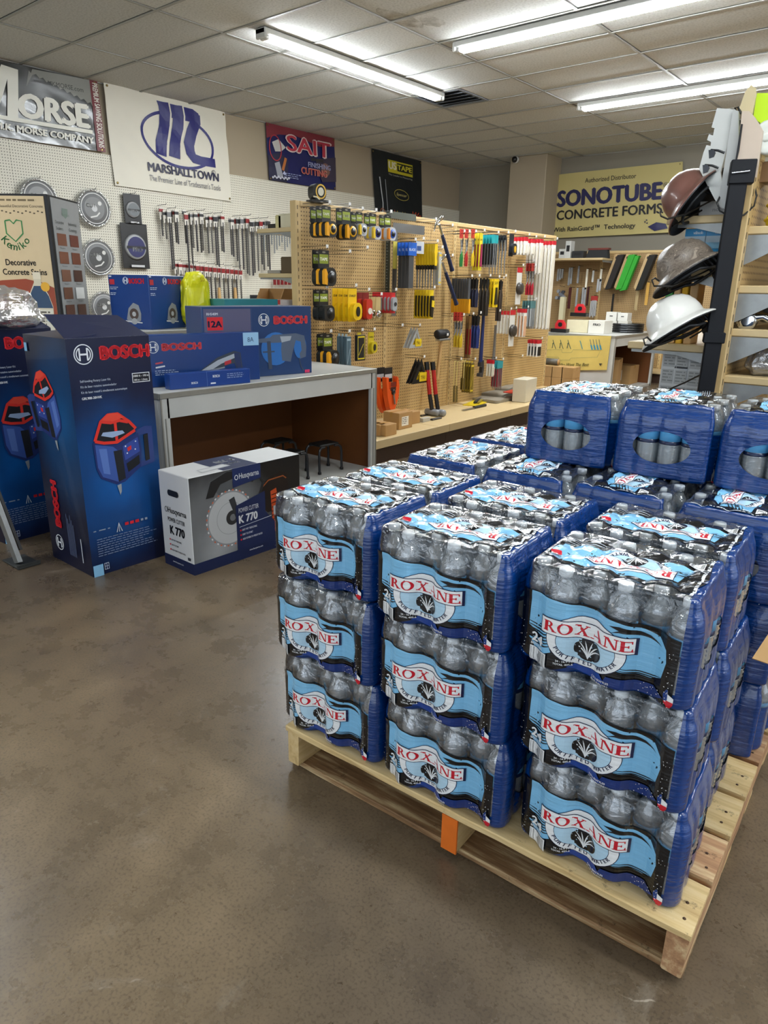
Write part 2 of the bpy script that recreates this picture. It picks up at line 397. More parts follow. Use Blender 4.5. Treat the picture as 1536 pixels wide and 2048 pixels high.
# ceiling: slab, hung grid, tiles
b = MB(); b.box(WX - .1, FY - .1, HC + .03, RX + .1, BY + .1, HC + .13, M_wall2); ceil = b.build('ceiling', kind='structure')
MT = tile_mat(); TX, TY = 1.22, .61; X0 = -6.37 - TX; Y0 = 3.54 - TY * 11
t = MB(); t.box(.012, .012, 0, TX - .012, TY - .012, .014, MT, .004); tm = t.mesh('ceiling_tile')
VENT = P(934, 196, Z=HC); vi, vj = math.floor((VENT.x - X0) / TX), math.floor((VENT.y - Y0) / TY)
for i in range(10):
    for j in range(24):
        x, y = X0 + i * TX, Y0 + j * TY
        if x + TX < WX + .05 or x > RX - .1 or y > BY - .1 or y + TY < -1.2 or (i, j) == (vi, vj): continue
        if x < WX or x + TX > RX or y + TY > BY:
            q = MB(); q.box(max(x, WX) + .012, y + .012, HC - .004, min(x + TX, RX) - .012, min(y + TY, BY) - .012, HC + .01, MT); q.build('ceiling_tile', ceil)
        else:
            o = link(bpy.data.objects.new('ceiling_tile', tm), ceil); o.location = (x, y, HC - .004 + random.uniform(-.002, .002))
            o.rotation_euler = (random.uniform(-.002, .002), random.uniform(-.0015, .0015), 0)
for i in range(10):
    x = X0 + i * TX
    if WX < x < RX: q = MB(); q.box(x - .012, -1.2, HC - .012, x + .012, BY, HC - .006, M_bar); q.box(x - .002, -1.2, HC - .006, x + .002, BY, HC + .03, M_bar); q.build('grid_bar', ceil)
for j in range(24):
    y = Y0 + j * TY
    if -1.2 < y < BY: q = MB(); q.box(WX, y - .012, HC - .0125, RX, y + .012, HC - .0065, M_bar); q.build('grid_bar', ceil)
q = MB(); q.box(WX, -1.2, HC - .012, WX + .025, BY, HC - .004, M_bar); q.box(WX, BY - .025, HC - .012, RX, BY, HC - .004, M_bar); q.build('wall_angle', ceil)
# water stains on two tiles: brown rings
def stain_mat():
    m, nt, N, L, b = nodes('water_stain'); b.inputs['Base Color'].default_value = lin('#a08a66'); b.inputs['Roughness'].default_value = .9
    tc = N('ShaderNodeTexCoord'); n = N('ShaderNodeTexNoise', i_Scale=9.0, i_Detail=4.0); L(tc.outputs['Object'], n.inputs['Vector'])
    r = ramp(N, [(.35, '#222222'), (.65, '#a0a0a0')]); L(n.outputs['Fac'], r.inputs[0]); L(r.outputs[0], b.inputs['Alpha'])
    return m
a = Art()
for px, py, rx, ry in ((800, 36, .10, .26), (865, 42, .09, .12)):
    c = P(px, py, Z=HC); a.poly([(c.x + rx * math.cos(k * PI / 9) * random.uniform(.75, 1.15), c.y + ry * math.sin(k * PI / 9) * random.uniform(.75, 1.15)) for k in range(18)], '#a08a66')
a.build('water_stain', ceil, lambda x, y, h: (x, y, HC - .0065 - h), stain_mat())
# air vent
vx, vy = X0 + vi * TX, Y0 + vj * TY
v = thing('air_vent', 'louvred grey supply air vent set in the ceiling at the end of the long light', 'vent', (vx + .3, vy + .3, HC))
M_vent = mat('grey_vent_metal', '#8f959b', .4, .3)
q = MB(); q.box(-.29, -.29, -.012, .29, -.26, .0, M_vent); q.box(-.29, .26, -.012, .29, .29, 0, M_vent); q.box(-.29, -.26, -.012, -.26, .26, 0, M_vent); q.box(.26, -.26, -.012, .29, .26, 0, M_vent); q.build('frame', v)
q = MB(); q.box(-.29, -.29, .012, .29, .29, .02, mat('vent_dark', '#3a3d40', .7)); q.build('backing', v)
for k in range(5):
    q = MB(); y = -.21 + k * .105; q.add([(-.26, y - .03, -.012), (.26, y - .03, -.012), (.26, y + .02, .01), (-.26, y + .02, .01), (-.26, y - .03, -.008), (.26, y - .03, -.008), (.26, y + .02, .014), (-.26, y + .02, .014)],
        [(0, 1, 2, 3), (7, 6, 5, 4), (0, 4, 5, 1), (2, 6, 7, 3), (1, 5, 6, 2), (0, 3, 7, 4)], M_vent); q.build('slat', v)
q = MB(); q.box(vx + .6, vy + .012, HC - .004, vx + TX - .012, vy + TY - .012, HC + .01, MT); q.build('ceiling_tile', ceil)
# fluorescent strips
M_tube = mat('lit_fluorescent_tube', '#f4fbff', .3, emit=78.0, var=0)
M_enam = mat('white_enamel', '#d9dad6', .3)
def strip(name_lab, a, d, length=2.42, pw=1.0):
    """a = near end on the ceiling, d = unit direction"""
    o = thing('fluorescent_light', name_lab, 'light', a, math.atan2(d[1], d[0]), 'ceiling strip lights')
    q = MB(); q.box(0, -.055, -.055, length, .055, -.0125, M_enam, .006); q.build('housing', o)
    for x in (0, length - .03):
        q = MB(); q.box(x, -.058, -.085, x + .03, .058, -.0125, M_enam, .008); q.box(x + (.03 if x == 0 else -.035), -.04, -.088, x + (.065 if x == 0 else 0), .04, -.052, M_white, .006); q.build('end_cap', o)
    for y in (-.027, .027):
        q = MB(); q.tube([(.06, y, -.071), (length - .06, y, -.071)], .0155, M_tube, 10); q.build('tube', o, label='glowing white fluorescent tube')
    l = bpy.data.lights.new('tube_light', 'AREA'); l.shape = 'RECTANGLE'; l.size = length - .1; l.size_y = .1; l.energy = TUBE_W * pw; l.color = (.94, .98, 1.0)
    p = bpy.data.objects.new('tube_light', l); COL.objects.link(p); p.parent = o; p.location = (length / 2, 0, -.092)
    return o
ZL = HC - .05
e1 = P(520, 66, Z=ZL); strip('long white strip light running towards the air vent', (e1.x, e1.y, HC), (0, 1))
e2 = P(912, 98, Z=ZL); strip('brightest strip light crossing the upper right of the ceiling', (e2.x, e2.y, HC), (1, 0))
e3 = P(1158, 216, Z=ZL); strip('farther strip light over the hard hats and yellow banner', (e3.x, e3.y, HC), (1, 0))
strip('added unseen strip light over the pallet', (-.9, 1.6, HC), (1, 0), pw=.35)  # unseen fixture added to light the cases from above
strip('added unseen strip light right of the pallet', (2.6, .2, HC), (0, 1), pw=.2); strip('added unseen strip light left of the camera', (-4.55, -1.3, HC), (0, 1), pw=.6); strip('added unseen strip light beyond the right shelves', (.8, 7.6, HC), (1, 0))  # further unseen fixtures, added to brighten the room
# dome camera on the column
c = P(1034, 306, Y=10.35)
o = thing('dome_camera', 'small dark security camera at the top of the column', 'camera', (c.x, 10.35, min(c.z, HC - .05)))
q = MB(); q.lathe([(.001, 0), (.05, 0), (.05, -.04), (.045, -.05)], M_white, 14, axis='y'); q.build('housing', o)
q = MB(); q.lathe([(.045, -.05), (.042, -.075), (.025, -.095), (.001, -.1)], M_black, 14, axis='y'); q.build('lens', o)
# white pegboard panels on the left wall
ze = P(0, 275, X=WX + .02).z; yend = P(921, 420, X=WX + .02).y
k = 0; y = -.32
while y < yend - .05:
    q = MB(); q.box(WX, y + .0008, 0.02, WX + .02, min(y + 1.2192, yend) - .0008, 2.462, M_pegw); q.build('pegboard_panel', wl); y += 1.22; k += 1
# ------------------------------------------------------------ bottled water on a pallet
CL, CD, BR = .327, .256, .0285
PX, PY = .054, .0570
BC = [(-CL / 2 + BR + i * PX, -CD / 2 + BR + j * PY + (PY / 2 if i % 2 == 0 else 0)) for i in range(6) for j in range(4)]
def clear_mat(name, tint, dif, gloss_r, bump, base, k=.35, dcol=(.8, .88, .92, 1)):
    m, nt, N, L, b = nodes(name); nt.nodes.remove(b); out = nt.nodes['Material Output']
    tr = N('ShaderNodeBsdfTransparent'); tr.inputs[0].default_value = tint
    di = N('ShaderNodeBsdfDiffuse'); di.inputs[0].default_value = dcol
    gl = N('ShaderNodeBsdfGlossy'); gl.inputs['Roughness'].default_value = gloss_r
    m1 = N('ShaderNodeMixShader'); m1.inputs[0].default_value = dif; L(tr.outputs[0], m1.inputs[1]); L(di.outputs[0], m1.inputs[2])
    lw = N('ShaderNodeLayerWeight'); lw.inputs[0].default_value = k
    mr = N('ShaderNodeMapRange'); mr.inputs['To Min'].default_value = base; mr.inputs['To Max'].default_value = .8; L(lw.outputs['Facing'], mr.inputs[0])
    m2 = N('ShaderNodeMixShader'); L(mr.outputs[0], m2.inputs[0]); L(m1.outputs[0], m2.inputs[1]); L(gl.outputs[0], m2.inputs[2]); L(m2.outputs[0], out.inputs[0])
    if bump:
        tc = N('ShaderNodeTexCoord'); n = N('ShaderNodeTexNoise', i_Scale=bump[0], i_Detail=4.0); n.inputs['Distortion'].default_value = 1.5; L(tc.outputs['Object'], n.inputs['Vector'])
        bp = N('ShaderNodeBump', i_Strength=bump[1], i_Distance=bump[2]); L(n.outputs['Fac'], bp.inputs['Height']); L(bp.outputs[0], gl.inputs['Normal'])
    return m
M_film = clear_mat('clear_shrink_film', (.95, .96, .97, 1), .02, .07, (26, .6, .01), .05)
M_bot = clear_mat('clear_bottle_plastic', (.86, .91, .94, 1), .24, .08, (40, .3, .004), .12, .4, (.92, .96, .98, 1))
M_cap = mat('white_bottle_cap', '#e9eef0', .35, var=.02)
M_blab = mat('pale_blue_bottle_label', '#5aa6d8', .35)
M_blab2 = mat('dark_bottle_label', '#0f1c3c', .35)
def film_blue():
    m, nt, N, L, b = nodes('royal_blue_film'); b.inputs['Base Color'].default_value = lin('#013373'); b.inputs['Roughness'].default_value = .26
    b.inputs['Coat Weight'].default_value = .55; b.inputs['Coat Roughness'].default_value = .06; film_bump(N, L, b, .55); return m
M_fblue = film_blue()
def bottle_mesh():
    q = MB(); p = [(.001, .006), (.018, .0), (.0262, .004), (.0275, .012)]
    for k in range(8):
        z = .018 + k * .0092; p += [(.0278, z), (.0262, z + .0046)]
    q.lathe(p + [(.0278, .092), (.0278, .094)], M_bot, 16)
    q.lathe([(.0279, .094), (.0281, .096), (.0281, .104)], M_blab2, 16); q.lathe([(.0281, .104), (.0281, .133), (.0279, .134)], M_blab, 16)
    q.lathe([(.0279, .134), (.0276, .142), (.0268, .148), (.0275, .152), (.0235, .163), (.0172, .174), (.0125, .182), (.0118, .186), (.0135, .1875), (.0135, .189), (.0118, .190)], M_bot, 16)
    return q.mesh('bottle')
ME_bottle = bottle_mesh()
q = MB(); q.lathe([(.0122, .1895), (.0132, .190), (.0132, .2005), (.0122, .2025), (.001, .2028)], M_cap, 14); ME_cap = q.mesh('cap')
# film: perimeter outline pushed in between the bottles
def perimeter(n):
    rc = BR; a, bb = CL / 2 - rc, CD / 2 - rc; segs = []
    tot = 4 * a + 4 * bb + 2 * PI * rc; out = []
    for k in range(n):
        s = tot * k / n
        for L_, o, d in ((2 * a, (-a, -bb - rc), (1, 0)), (PI * rc / 2, (a, -bb), -PI / 2), (2 * bb, (a + rc, -bb), (0, 1)), (PI * rc / 2, (a, bb), 0.0), (2 * a, (a, bb + rc), (-1, 0)), (PI * rc / 2, (-a, bb), PI / 2), (2 * bb, (-a - rc, bb), (0, -1)), (PI * rc / 2, (-a, -bb), PI)):
            if s <= L_ + 1e-9:
                if isinstance(d, tuple): p = (o[0] + d[0] * s, o[1] + d[1] * s); nn = (-d[1], d[0])
                else: t = d + s / rc; p = (o[0] + rc * math.cos(t), o[1] + rc * math.sin(t)); nn = (-math.cos(t), -math.sin(t))
                out.append((p, nn)); break
            s -= L_
    return out
def indent(p, n, mx=.02):
    best = mx
    for cx, cy in BC:
        dx, dy = p[0] - cx, p[1] - cy; B = dx * n[0] + dy * n[1]; C = dx * dx + dy * dy - (BR + .0004) ** 2; D = B * B - C
        if D > 0: best = min(best, max(0, -B - math.sqrt(D)))
    return best
NP = 288
PER = perimeter(NP)
dent = [min(indent(*s), .005) if abs(s[0][0]) > CL / 2 - .012 and not (s[0][0] < 0 and s[0][1] < -CD / 2 + .05) else indent(*s) for s in PER]
dent = [min(dent[(i + d) % NP] for d in (-2, -1, 0, 1, 2)) for i in range(NP)]
for _ in range(4): dent = [(dent[i - 1] + 2 * dent[i] + dent[(i + 1) % NP]) / 4 for i in range(NP)]
FP = sorted((p[0], dent[k]) for k, (p, nn) in enumerate(PER) if nn[1] > .55)
def fdent(x):
    if x <= FP[0][0]: return FP[0][1]
    for (x0, d0), (x1, d1) in zip(FP, FP[1:]):
        if x <= x1: return d0 + (d1 - d0) * (x - x0) / max(1e-9, x1 - x0)
    return FP[-1][1]
SPROF = [(0.0, .008), (.002, .003), (.008, .0), (.142, .0), (.152, .0008), (.162, .002), (.174, .0055), (.186, .0105), (.198, .0135), (.2045, .0165)]
def prof(z):
    for (z0, a), (z1, c) in zip(SPROF, SPROF[1:]):
        if z <= z1: return a + (c - a) * (z - z0) / (z1 - z0)
    return SPROF[-1][1]
def dsc(z): return 1.0 if z < .13 else max(.15, 1 - (z - .13) / .07 * .85)
def wob(x, y, z): return mnoise.noise(Vector((x * 34, y * 34, z * 12))) * .0011
def topz(x, y):
    g = 0.0
    for cx, cy in BC:
        d = (x - cx) ** 2 + (y - cy) ** 2
        if d < .0016: g = max(g, 1.0 if d < .00014 else math.exp(-(math.sqrt(d) - .0118) ** 2 / .00024))
    e = min(CL / 2 - abs(x), CD / 2 - abs(y))
    return .2058 - .0085 * (1 - g) + mnoise.noise(Vector((x * 60, y * 60, 3))) * .0014 - max(0, .03 - e) * .06
def side_pt(x, z, h, nn=(0, -1)):
    """film point on the front face at x"""
    d = fdent(x)
    y = -CD / 2; cor = CL / 2 - BR
    if abs(x) > cor: t = min(1, (abs(x) - cor) / BR); y = -CD / 2 + BR * (1 - math.sqrt(max(0, 1 - t * t)))
    if x < -cor:  # bent round the front-left corner
        d = max(d, 0)
    return (x * (1 - prof(z) / (CL / 2)), y + d * dsc(z) + prof(z) + wob(x, y, z) - h, z)
HOLE = (0.0, .086, .074, .044)
def film_mesh():
    zs = [0, .002, .008] + [.008 + .134 * k / 18 for k in range(1, 19)] + [.147, .152, .157, .162, .168, .174, .180, .186, .192, .198, .2045]
    vs = []; ho = set()
    for z in zs:
        for k, ((x, y), (nx, ny)) in enumerate(PER):
            zz, yy, xx = z, y, x
            if abs(x) > CL / 2 - .0005:
                u, v = (y - HOLE[0]) / HOLE[2], (z - HOLE[1]) / HOLE[3]; rho = math.hypot(u, v)
                if .86 < rho < 1.14: yy = HOLE[0] + u / rho * HOLE[2]; zz = HOLE[1] + v / rho * HOLE[3]; rho = 1
                if rho <= 1.0001: ho.add(len(vs))
            ins = dent[k] * dsc(zz) + prof(zz) + wob(x, y, zz)
            if len(vs) in ho: ins -= .0
            vs.append((xx + nx * ins, yy + ny * ins, zz))
    fs = []; ms = []
    for r in range(len(zs) - 1):
        for k in range(NP):
            f = (r * NP + k, r * NP + (k + 1) % NP, (r + 1) * NP + (k + 1) % NP, (r + 1) * NP + k)
            if all(i in ho for i in f): continue
            x = PER[k][0][0]; zc = (zs[r] + zs[r + 1]) / 2
            blue = x > CL / 2 - .030 or x < -CL / 2 + .006 or zc < .130
            if PER[k][0][1] < 0 and x <= CL / 2 - .030 and x > -CL / 2 + .006 and zc >= .028: blue = False
            if zc > .192 and x < CL / 2 - .030: blue = False
            fs.append(f); ms.append(1 if blue else 0)
    base = (len(zs) - 1) * NP; R = 26; prev = list(range(base, base + NP))
    rim = [vs[i] for i in prev]
    for r in range(1, R + 1):
        t = r / R; cur = []
        for k in range(NP):
            x, y, z = rim[k]; mx = max(-(CL - CD) / 2, min((CL - CD) / 2, x)); X = x + (mx - x) * t; Y = y * (1 - t)
            zz = topz(X, Y); e = min(1, r / 3); cur.append(len(vs)); vs.append((X, Y, z * (1 - e) + zz * e))
        for k in range(NP):
            f = (prev[k], prev[(k + 1) % NP], cur[(k + 1) % NP], cur[k]); fs.append(f)
            ms.append(1 if (vs[prev[k]][0] + vs[cur[k]][0]) / 2 > CL / 2 - .030 else 0)
        prev = cur
    o = len(vs); fs.append(tuple(reversed(range(NP)))); ms.append(1)
    me = bpy.data.meshes.new('shrink_wrap'); me.from_pydata(vs, [], fs); me.materials.append(M_film); me.materials.append(M_fblue)
    me.polygons.foreach_set('material_index', ms); me.polygons.foreach_set('use_smooth', [True] * (len(fs) - 1) + [False]); me.update(); return me
ME_film = film_mesh()
# --- the printed artwork, drawn flat as 1.0 wide x .2 high and laid on the film
K_, LB, WH, RD, NV = '#05070d', '#84c4ea', '#f3f5f5', '#c8172d', '#071a44'
def glyphs(a, x, z, h, w, col):
    """ROXANE in hand-drawn flared capitals, laid along a width w"""
    st = .27; th = .10; adv = [1.02, 1.12, 1.10, 1.10, 1.14, .88]; k = w / sum(adv); u = lambda p, ox: [(x + ox + a_ * k, z + b_ * h) for a_, b_ in p]
    ox = 0
    def stem(x0, o, wd=st): a.poly(u([(x0, 0), (x0 + wd, 0), (x0 + wd, 1), (x0, 1)], o), col); a.n -= 1
    def serif(x0, x1, y, o): a.poly(u([(x0, y), (x1, y), (x1, y + .09), (x0, y + .09)], o), col); a.n -= 1
    # R
    stem(.10, ox); serif(.02, .42, 0, ox); serif(.02, .4, .91, ox)
    a.tris(*arcband(u, ox, .42, .73, .30, .27, .19, .10, -PI / 2, PI / 2), col); a.n -= 1
    a.poly(u([(.3, .91), (.46, .91), (.46, 1.0), (.3, 1.0)], ox), col); a.n -= 1
    a.poly(u([(.3, .46), (.46, .46), (.46, .55), (.3, .55)], ox), col); a.n -= 1
    a.poly(u([(.40, .5), (.60, .5), (1.0, 0), (.74, 0)], ox), col); a.n -= 1; serif(.68, 1.04, 0, ox); ox += adv[0] * k
    # O
    a.tris(*arcband(u, ox, .55, .5, .50, .52, .21, .09, 0, 2 * PI, 30), col); a.n -= 1; ox += adv[1] * k
    # X
    a.poly(u([(.08, 1), (.36, 1), (.98, 0), (.70, 0)], ox), col); a.n -= 1
    a.poly(u([(.86, 1), (.98, 1), (.24, 0), (.10, 0)], ox), col); a.n -= 1
    for p in ((.0, .46, .91), (.72, 1.06, .91), (.0, .36, 0), (.6, 1.08, 0)): serif(*p, ox)
    ox += adv[2] * k
    # A
    a.poly(u([(.48, 1.02), (.62, 1.02), (1.02, 0), (.76, 0)], ox), col); a.n -= 1
    a.poly(u([(.48, 1.02), (.56, 1.02), (.22, 0), (.12, 0)], ox), col); a.n -= 1
    a.poly(u([(.28, .30), (.84, .30), (.84, .39), (.28, .39)], ox), col); a.n -= 1
    serif(.02, .34, 0, ox); serif(.66, 1.08, 0, ox); ox += adv[3] * k
    # N
    a.poly(u([(.14, 1), (.38, 1), (1.0, 0), (.80, 0)], ox), col); a.n -= 1; stem(.14, ox, .10); stem(.90, ox, .10)
    serif(.02, .40, .91, ox); serif(.02, .38, 0, ox); serif(.76, 1.1, .91, ox); ox += adv[4] * k
    # E
    stem(.10, ox); serif(.02, .84, 0, ox); serif(.02, .80, .91, ox); a.poly(u([(.3, .45), (.62, .45), (.62, .55), (.3, .55)], ox), col); a.n -= 1
    a.poly(u([(.74, 0), (.86, 0), (.86, .28), (.80, .28)], ox), col); a.n -= 1; a.poly(u([(.72, 1), (.82, 1), (.82, .74), (.76, .74)], ox), col); a.n -= 1
    a.poly(u([(.56, .38), (.64, .38), (.64, .62), (.56, .62)], ox), col)
def arcband(u, ox, cx, cy, rx, ry, wx, wy, a0, a1, n=16):
    vs = []; fs = []
    for i in range(n + 1):
        t = a0 + (a1 - a0) * i / n; vs += [(cx + rx * math.cos(t), cy + ry * math.sin(t)), (cx + (rx - wx) * math.cos(t), cy + (ry - wy) * math.sin(t))]
        if i: fs.append((2 * i - 2, 2 * i - 1, 2 * i + 1, 2 * i))
    return u(vs, ox), fs
def crest(a, top=False):
    """blue field, oval, plate, palm; x in metres from case middle, z in metres"""
    X = lambda t: (t - .5) * CL
    a.ring(X(.43), .073, .0735, .0515, .0013, NV, 40); a.ell(X(.43), .073, .0722, .0502, WH, 40)
    a.ring(X(.43), .070, .055, .0375, .0011, NV, 36); a.ell(X(.43), .070, .0539, .0364, '#b9dcf0', 36)
    cx, cz = X(.435), .058
    a.ell(cx, cz, .0262, .0225, K_, 28)
    for t in (-64, -38, -13, 13, 38, 64):
        r = math.radians(t); p = []
        for s in range(7):
            q = s / 6; p.append((cx + math.sin(r * (.35 + .9 * q)) * .022 * q * 1.15, cz - .019 + .036 * q * math.cos(r * .75 * q)))
        a.line(p, [.0006, .0014, .002, .0024, .0024, .0018, .0004], WH)
    a.arc_text('PURIFIED WATER', X(.43), .073, .0635, .0465, PI * 1.13, PI * 1.89, .0085, NV, .02)
    a.poly([(X(.165), .078), (X(.70), .079), (X(.70), .1125), (X(.165), .1115)], NV); a.poly([(X(.17), .0795), (X(.695), .0805), (X(.695), .111), (X(.17), .110)], WH)
    glyphs(a, X(.185), .0845, .021, X(.68) - X(.185), RD)
    a.text('®', X(.675), .083, .004, RD)
def wrap_art():
    a = Art(); X = lambda t: (t - .5) * CL; rnd = random.Random(4)
    # black band with the clear film above
    a.poly([(X(.012), .020), (X(.10), .004), (X(.24), .003), (X(.36), .017), (X(.52), .010), (X(.62), .014), (X(.74), .026), (X(.80), .010), (X(.905), .002), (X(.912), .133), (X(.82), .136), (X(.5), .146), (X(.1), .150), (X(.012), .148)], K_)
    a.poly([(X(.075), .076), (X(.12), .066), (X(.24), .056), (X(.42), .040), (X(.60), .042), (X(.78), .040), (X(.835), .052), (X(.852), .085), (X(.842), .108), (X(.80), .124), (X(.70), .132), (X(.60), .1365), (X(.45), .142), (X(.25), .147), (X(.08), .149)], LB)
    a.poly([(X(.08), .050), (X(.21), .062), (X(.24), .040), (X(.13), .020), (X(.11), .038)], LB)
    for k in range(7):
        z = .080 - k * .0062; a.line([(X(.075), z + .004), (X(.13), z), (X(.19), z + .003), (X(.25), z + .011)], [.0012, .0032, .0026, .0005], K_)
    a.poly([(X(.545), .127), (X(.60), .130), (X(.68), .127), (X(.75), .121), (X(.815), .108), (X(.75), .116), (X(.66), .119), (X(.60), .1185), (X(.555), .1145), (X(.60), .122)], K_)
    for k in range(4):
        z = .047 - k * .0042; a.line([(X(.60), z + .002), (X(.70), z), (X(.79), z + .0005), (X(.835 - .01 * k), z + .006)], [.0004, .0022, .002, .0005], K_)
    a.poly([(X(.40), .030), (X(.52), .026), (X(.56), .010), (X(.50), .004), (X(.40), .010), (X(.33), .016)], '#0d3f93')
    a.poly([(X(.56), .026), (X(.80), .030), (X(.86), .018), (X(.80), .008), (X(.62), .006), (X(.54), .012)], '#0b2f72')
    crest(a)
    a.text('24', X(.105), .046, .019, WH, w=.026, bold=.04); a.text('BOTTLES', X(.10), .0372, .0052, WH, w=.028, bold=.03)
    a.rect(X(.095), .003, X(.215), .034, WH); x = X(.10)
    while x < X(.205): w = rnd.choice((.0005, .0008, .0013)); a.rect(x, .006, x + w, .032, K_); a.n -= 1; x += w + rnd.choice((.0006, .0009, .0012))
    a.n += 1
    a.text('24 - 16.9 FL OZ', X(.275), .026, .0042, WH, bold=.02); a.text('TOTAL 405.6', X(.262), .0195, .0042, WH, bold=.02)
    a.text('(.5L) BOTTLES', X(.475), .012, .0042, WH, bold=.02); a.text('(3.17 GAL/12L)', X(.47), .0055, .0042, WH, bold=.02)
    a.poly([(X(.862), .030), (X(.876), .040), (X(.885), .040), (X(.887), .032), (X(.918), .026), (X(.918), .016), (X(.893), .004), (X(.882), .014), (X(.868), .018)], WH)
    a.poly([(X(.867), .020), (X(.918), .018), (X(.917), .013), (X(.897), .000), (X(.884), .010), (X(.87), .014)], RD); a.poly([(X(.862), .030), (X(.876), .040), (X(.885), .040), (X(.887), .020), (X(.868), .018)], '#143a80')
    for k in range(52):
        t = rnd.choice((rnd.uniform(.015, .07), rnd.uniform(.86, .905), rnd.uniform(.72, .9))); z = rnd.uniform(.01, .12) if t < .1 or t > .855 else rnd.uniform(.008, .03); a.ell(X(t), z, .0008 * rnd.uniform(.5, 1.6), .0008, WH, 5); a.n -= 1
    return a
def top_art():
    """drawn reading towards +x, then turned half round so that it reads from behind"""
    a = Art(); X = lambda t: (t - .5) * CL; rnd = random.Random(9)
    a.poly([(X(.09), -.068), (X(.30), -.075), (X(.60), -.070), (X(.93), -.060), (X(.93), .062), (X(.72), .075), (X(.40), .080), (X(.10), .074), (X(.06), .02)][::-1], K_)
    a.poly([(X(.15), -.030), (X(.20), .040), (X(.30), .062), (X(.52), .068), (X(.74), .066), (X(.90), .058), (X(.925), .02), (X(.90), -.02), (X(.70), -.034), (X(.4), -.040)], LB)
    a.n += 1; s = len(a.e); b = Art(); crest(b)
    k = 1.0
    for vs, fs, c, n in b.e: a.e.append(([((x * .92) + .01, (y - .075) * .92 + .008) for x, y in vs], fs, c, a.n + n))
    a.n += b.n + 1
    a.rect(X(.12), -.062, X(.20), -.040, WH)
    x = X(.125)
    while x < X(.195): w = rnd.choice((.0006, .0012)); a.rect(x, -.06, x + w, -.042, K_); a.n -= 1; x += w + .0009
    a.n += 1
    a.text('24', X(.10), -.030, .016, WH, bold=.04)
    for q in range(5): a.line([(X(.12), -.018 + q * .008), (X(.17), -.014 + q * .008), (X(.24), -.004 + q * .008)], [.001, .003, .0006], K_)
    for q in range(6): a.line([(X(.60 + .02 * q), -.055 + q * .006), (X(.75), -.052 + q * .006), (X(.90), -.042 + q * .006)], [.0004, .0022, .0006], '#aab4bd')
    a.poly([(X(.84), .045), (X(.90), .05), (X(.92), .035), (X(.86), .03)], RD)
    for q in range(30): a.ell(X(rnd.uniform(.1, .92)), rnd.uniform(-.065, -.035), .0009, .0009, WH, 5); a.n -= 1
    return a
EP = .00011
ME_wrapart = wrap_art().mesh('printed_label', lambda x, z, h: side_pt(x, z, .0012 + h), PRINT_FILM, .0065, EP)
def top_fn(x, y, h): return (-x, -y, topz(-x, -y) + .0012 + h)
ME_topart = top_art().mesh('printed_top', top_fn, PRINT_FILM, .0065, EP)
a = Art(); a.rect(-.0345 + CL / 2, -CD / 2 + .03, -.029 + CL / 2, CD / 2 - .03, '#dfe3e6')
ME_line = a.mesh('edge_line', lambda x, y, h: (x, y, topz(x, y) + .0013), PRINT_FILM, .006)
def water_case(loc, rz, label, full=True):
    o = thing('water_case', label, 'bottled water', loc, rz, 'shrink-wrapped water cases on the pallet'); o.scale = (1, 1, .978)
    w = link(bpy.data.objects.new('shrink_wrap', ME_film), o)
    link(bpy.data.objects.new('printed_label', ME_wrapart), w)
    if full:
        link(bpy.data.objects.new('printed_top', ME_topart), w); link(bpy.data.objects.new('edge_line', ME_line), w)
        for x, y in BC:
            b_ = link(bpy.data.objects.new('bottle', ME_bottle), o); b_.location = (x, y, 0.001); b_.rotation_euler = (0, 0, random.random() * 6)
            link(bpy.data.objects.new('cap', ME_cap), b_)
    return o
PZ = .125; HT = .2020
# pallet
def pallet_wood(name, c0, c1):
    m, nt, N, L, b = nodes(name); tc = N('ShaderNodeTexCoord'); oi = N('ShaderNodeObjectInfo')
    mp = N('ShaderNodeMapping'); mp.inputs['Scale'].default_value = (1.2, 14, 14); L(tc.outputs['Object'], mp.inputs[0])
    ad = N('ShaderNodeVectorMath', operation='ADD'); L(mp.outputs[0], ad.inputs[0]); L(oi.outputs['Location'], ad.inputs[1])
    n = N('ShaderNodeTexNoise', i_Scale=3.0, i_Detail=6.0, i_Roughness=.65); L(ad.outputs[0], n.inputs['Vector'])
    r = ramp(N, [(.28, c0), (.5, c1), (.75, '#e6cf9f')]); L(n.outputs['Fac'], r.inputs[0])
    n2 = N('ShaderNodeTexNoise', i_Scale=22.0, i_Detail=5.0, i_Roughness=.8); L(tc.outputs['Object'], n2.inputs['Vector'])
    r2 = ramp(N, [(.30, '#3b2a18'), (.40, '#ffffff'), (.8, '#ffffff')]); L(n2.outputs['Fac'], r2.inputs[0])
    mx = N('ShaderNodeMix', data_type='RGBA', blend_type='MULTIPLY'); mx.inputs[0].default_value = .6; L(r.outputs[0], mx.inputs[6]); L(r2.outputs[0], mx.inputs[7])
    L(mx.outputs[2], b.inputs['Base Color']); b.inputs['Roughness'].default_value = .75
    bp = N('ShaderNodeBump', i_Strength=.4, i_Distance=.003); L(n.outputs['Fac'], bp.inputs['Height']); L(bp.outputs[0], b.inputs['Normal']); return m
MP1 = pallet_wood('pine_plank', '#b08c56', '#d6b982'); MP2 = pallet_wood('weathered_plank', '#5b4028', '#8e6c47'); MP3 = pallet_wood('reddish_plank', '#8a6244', '#b58a62')
M_or = mat('orange_paint', '#e2701c', .6, var=.15, scale=30)
pl = thing('wooden_pallet', 'wooden pallet with one orange stringer end under the water cases', 'pallet', (-1.178, 1.043, 0), math.radians(2.5))
PW, PD = 1.004, 1.22
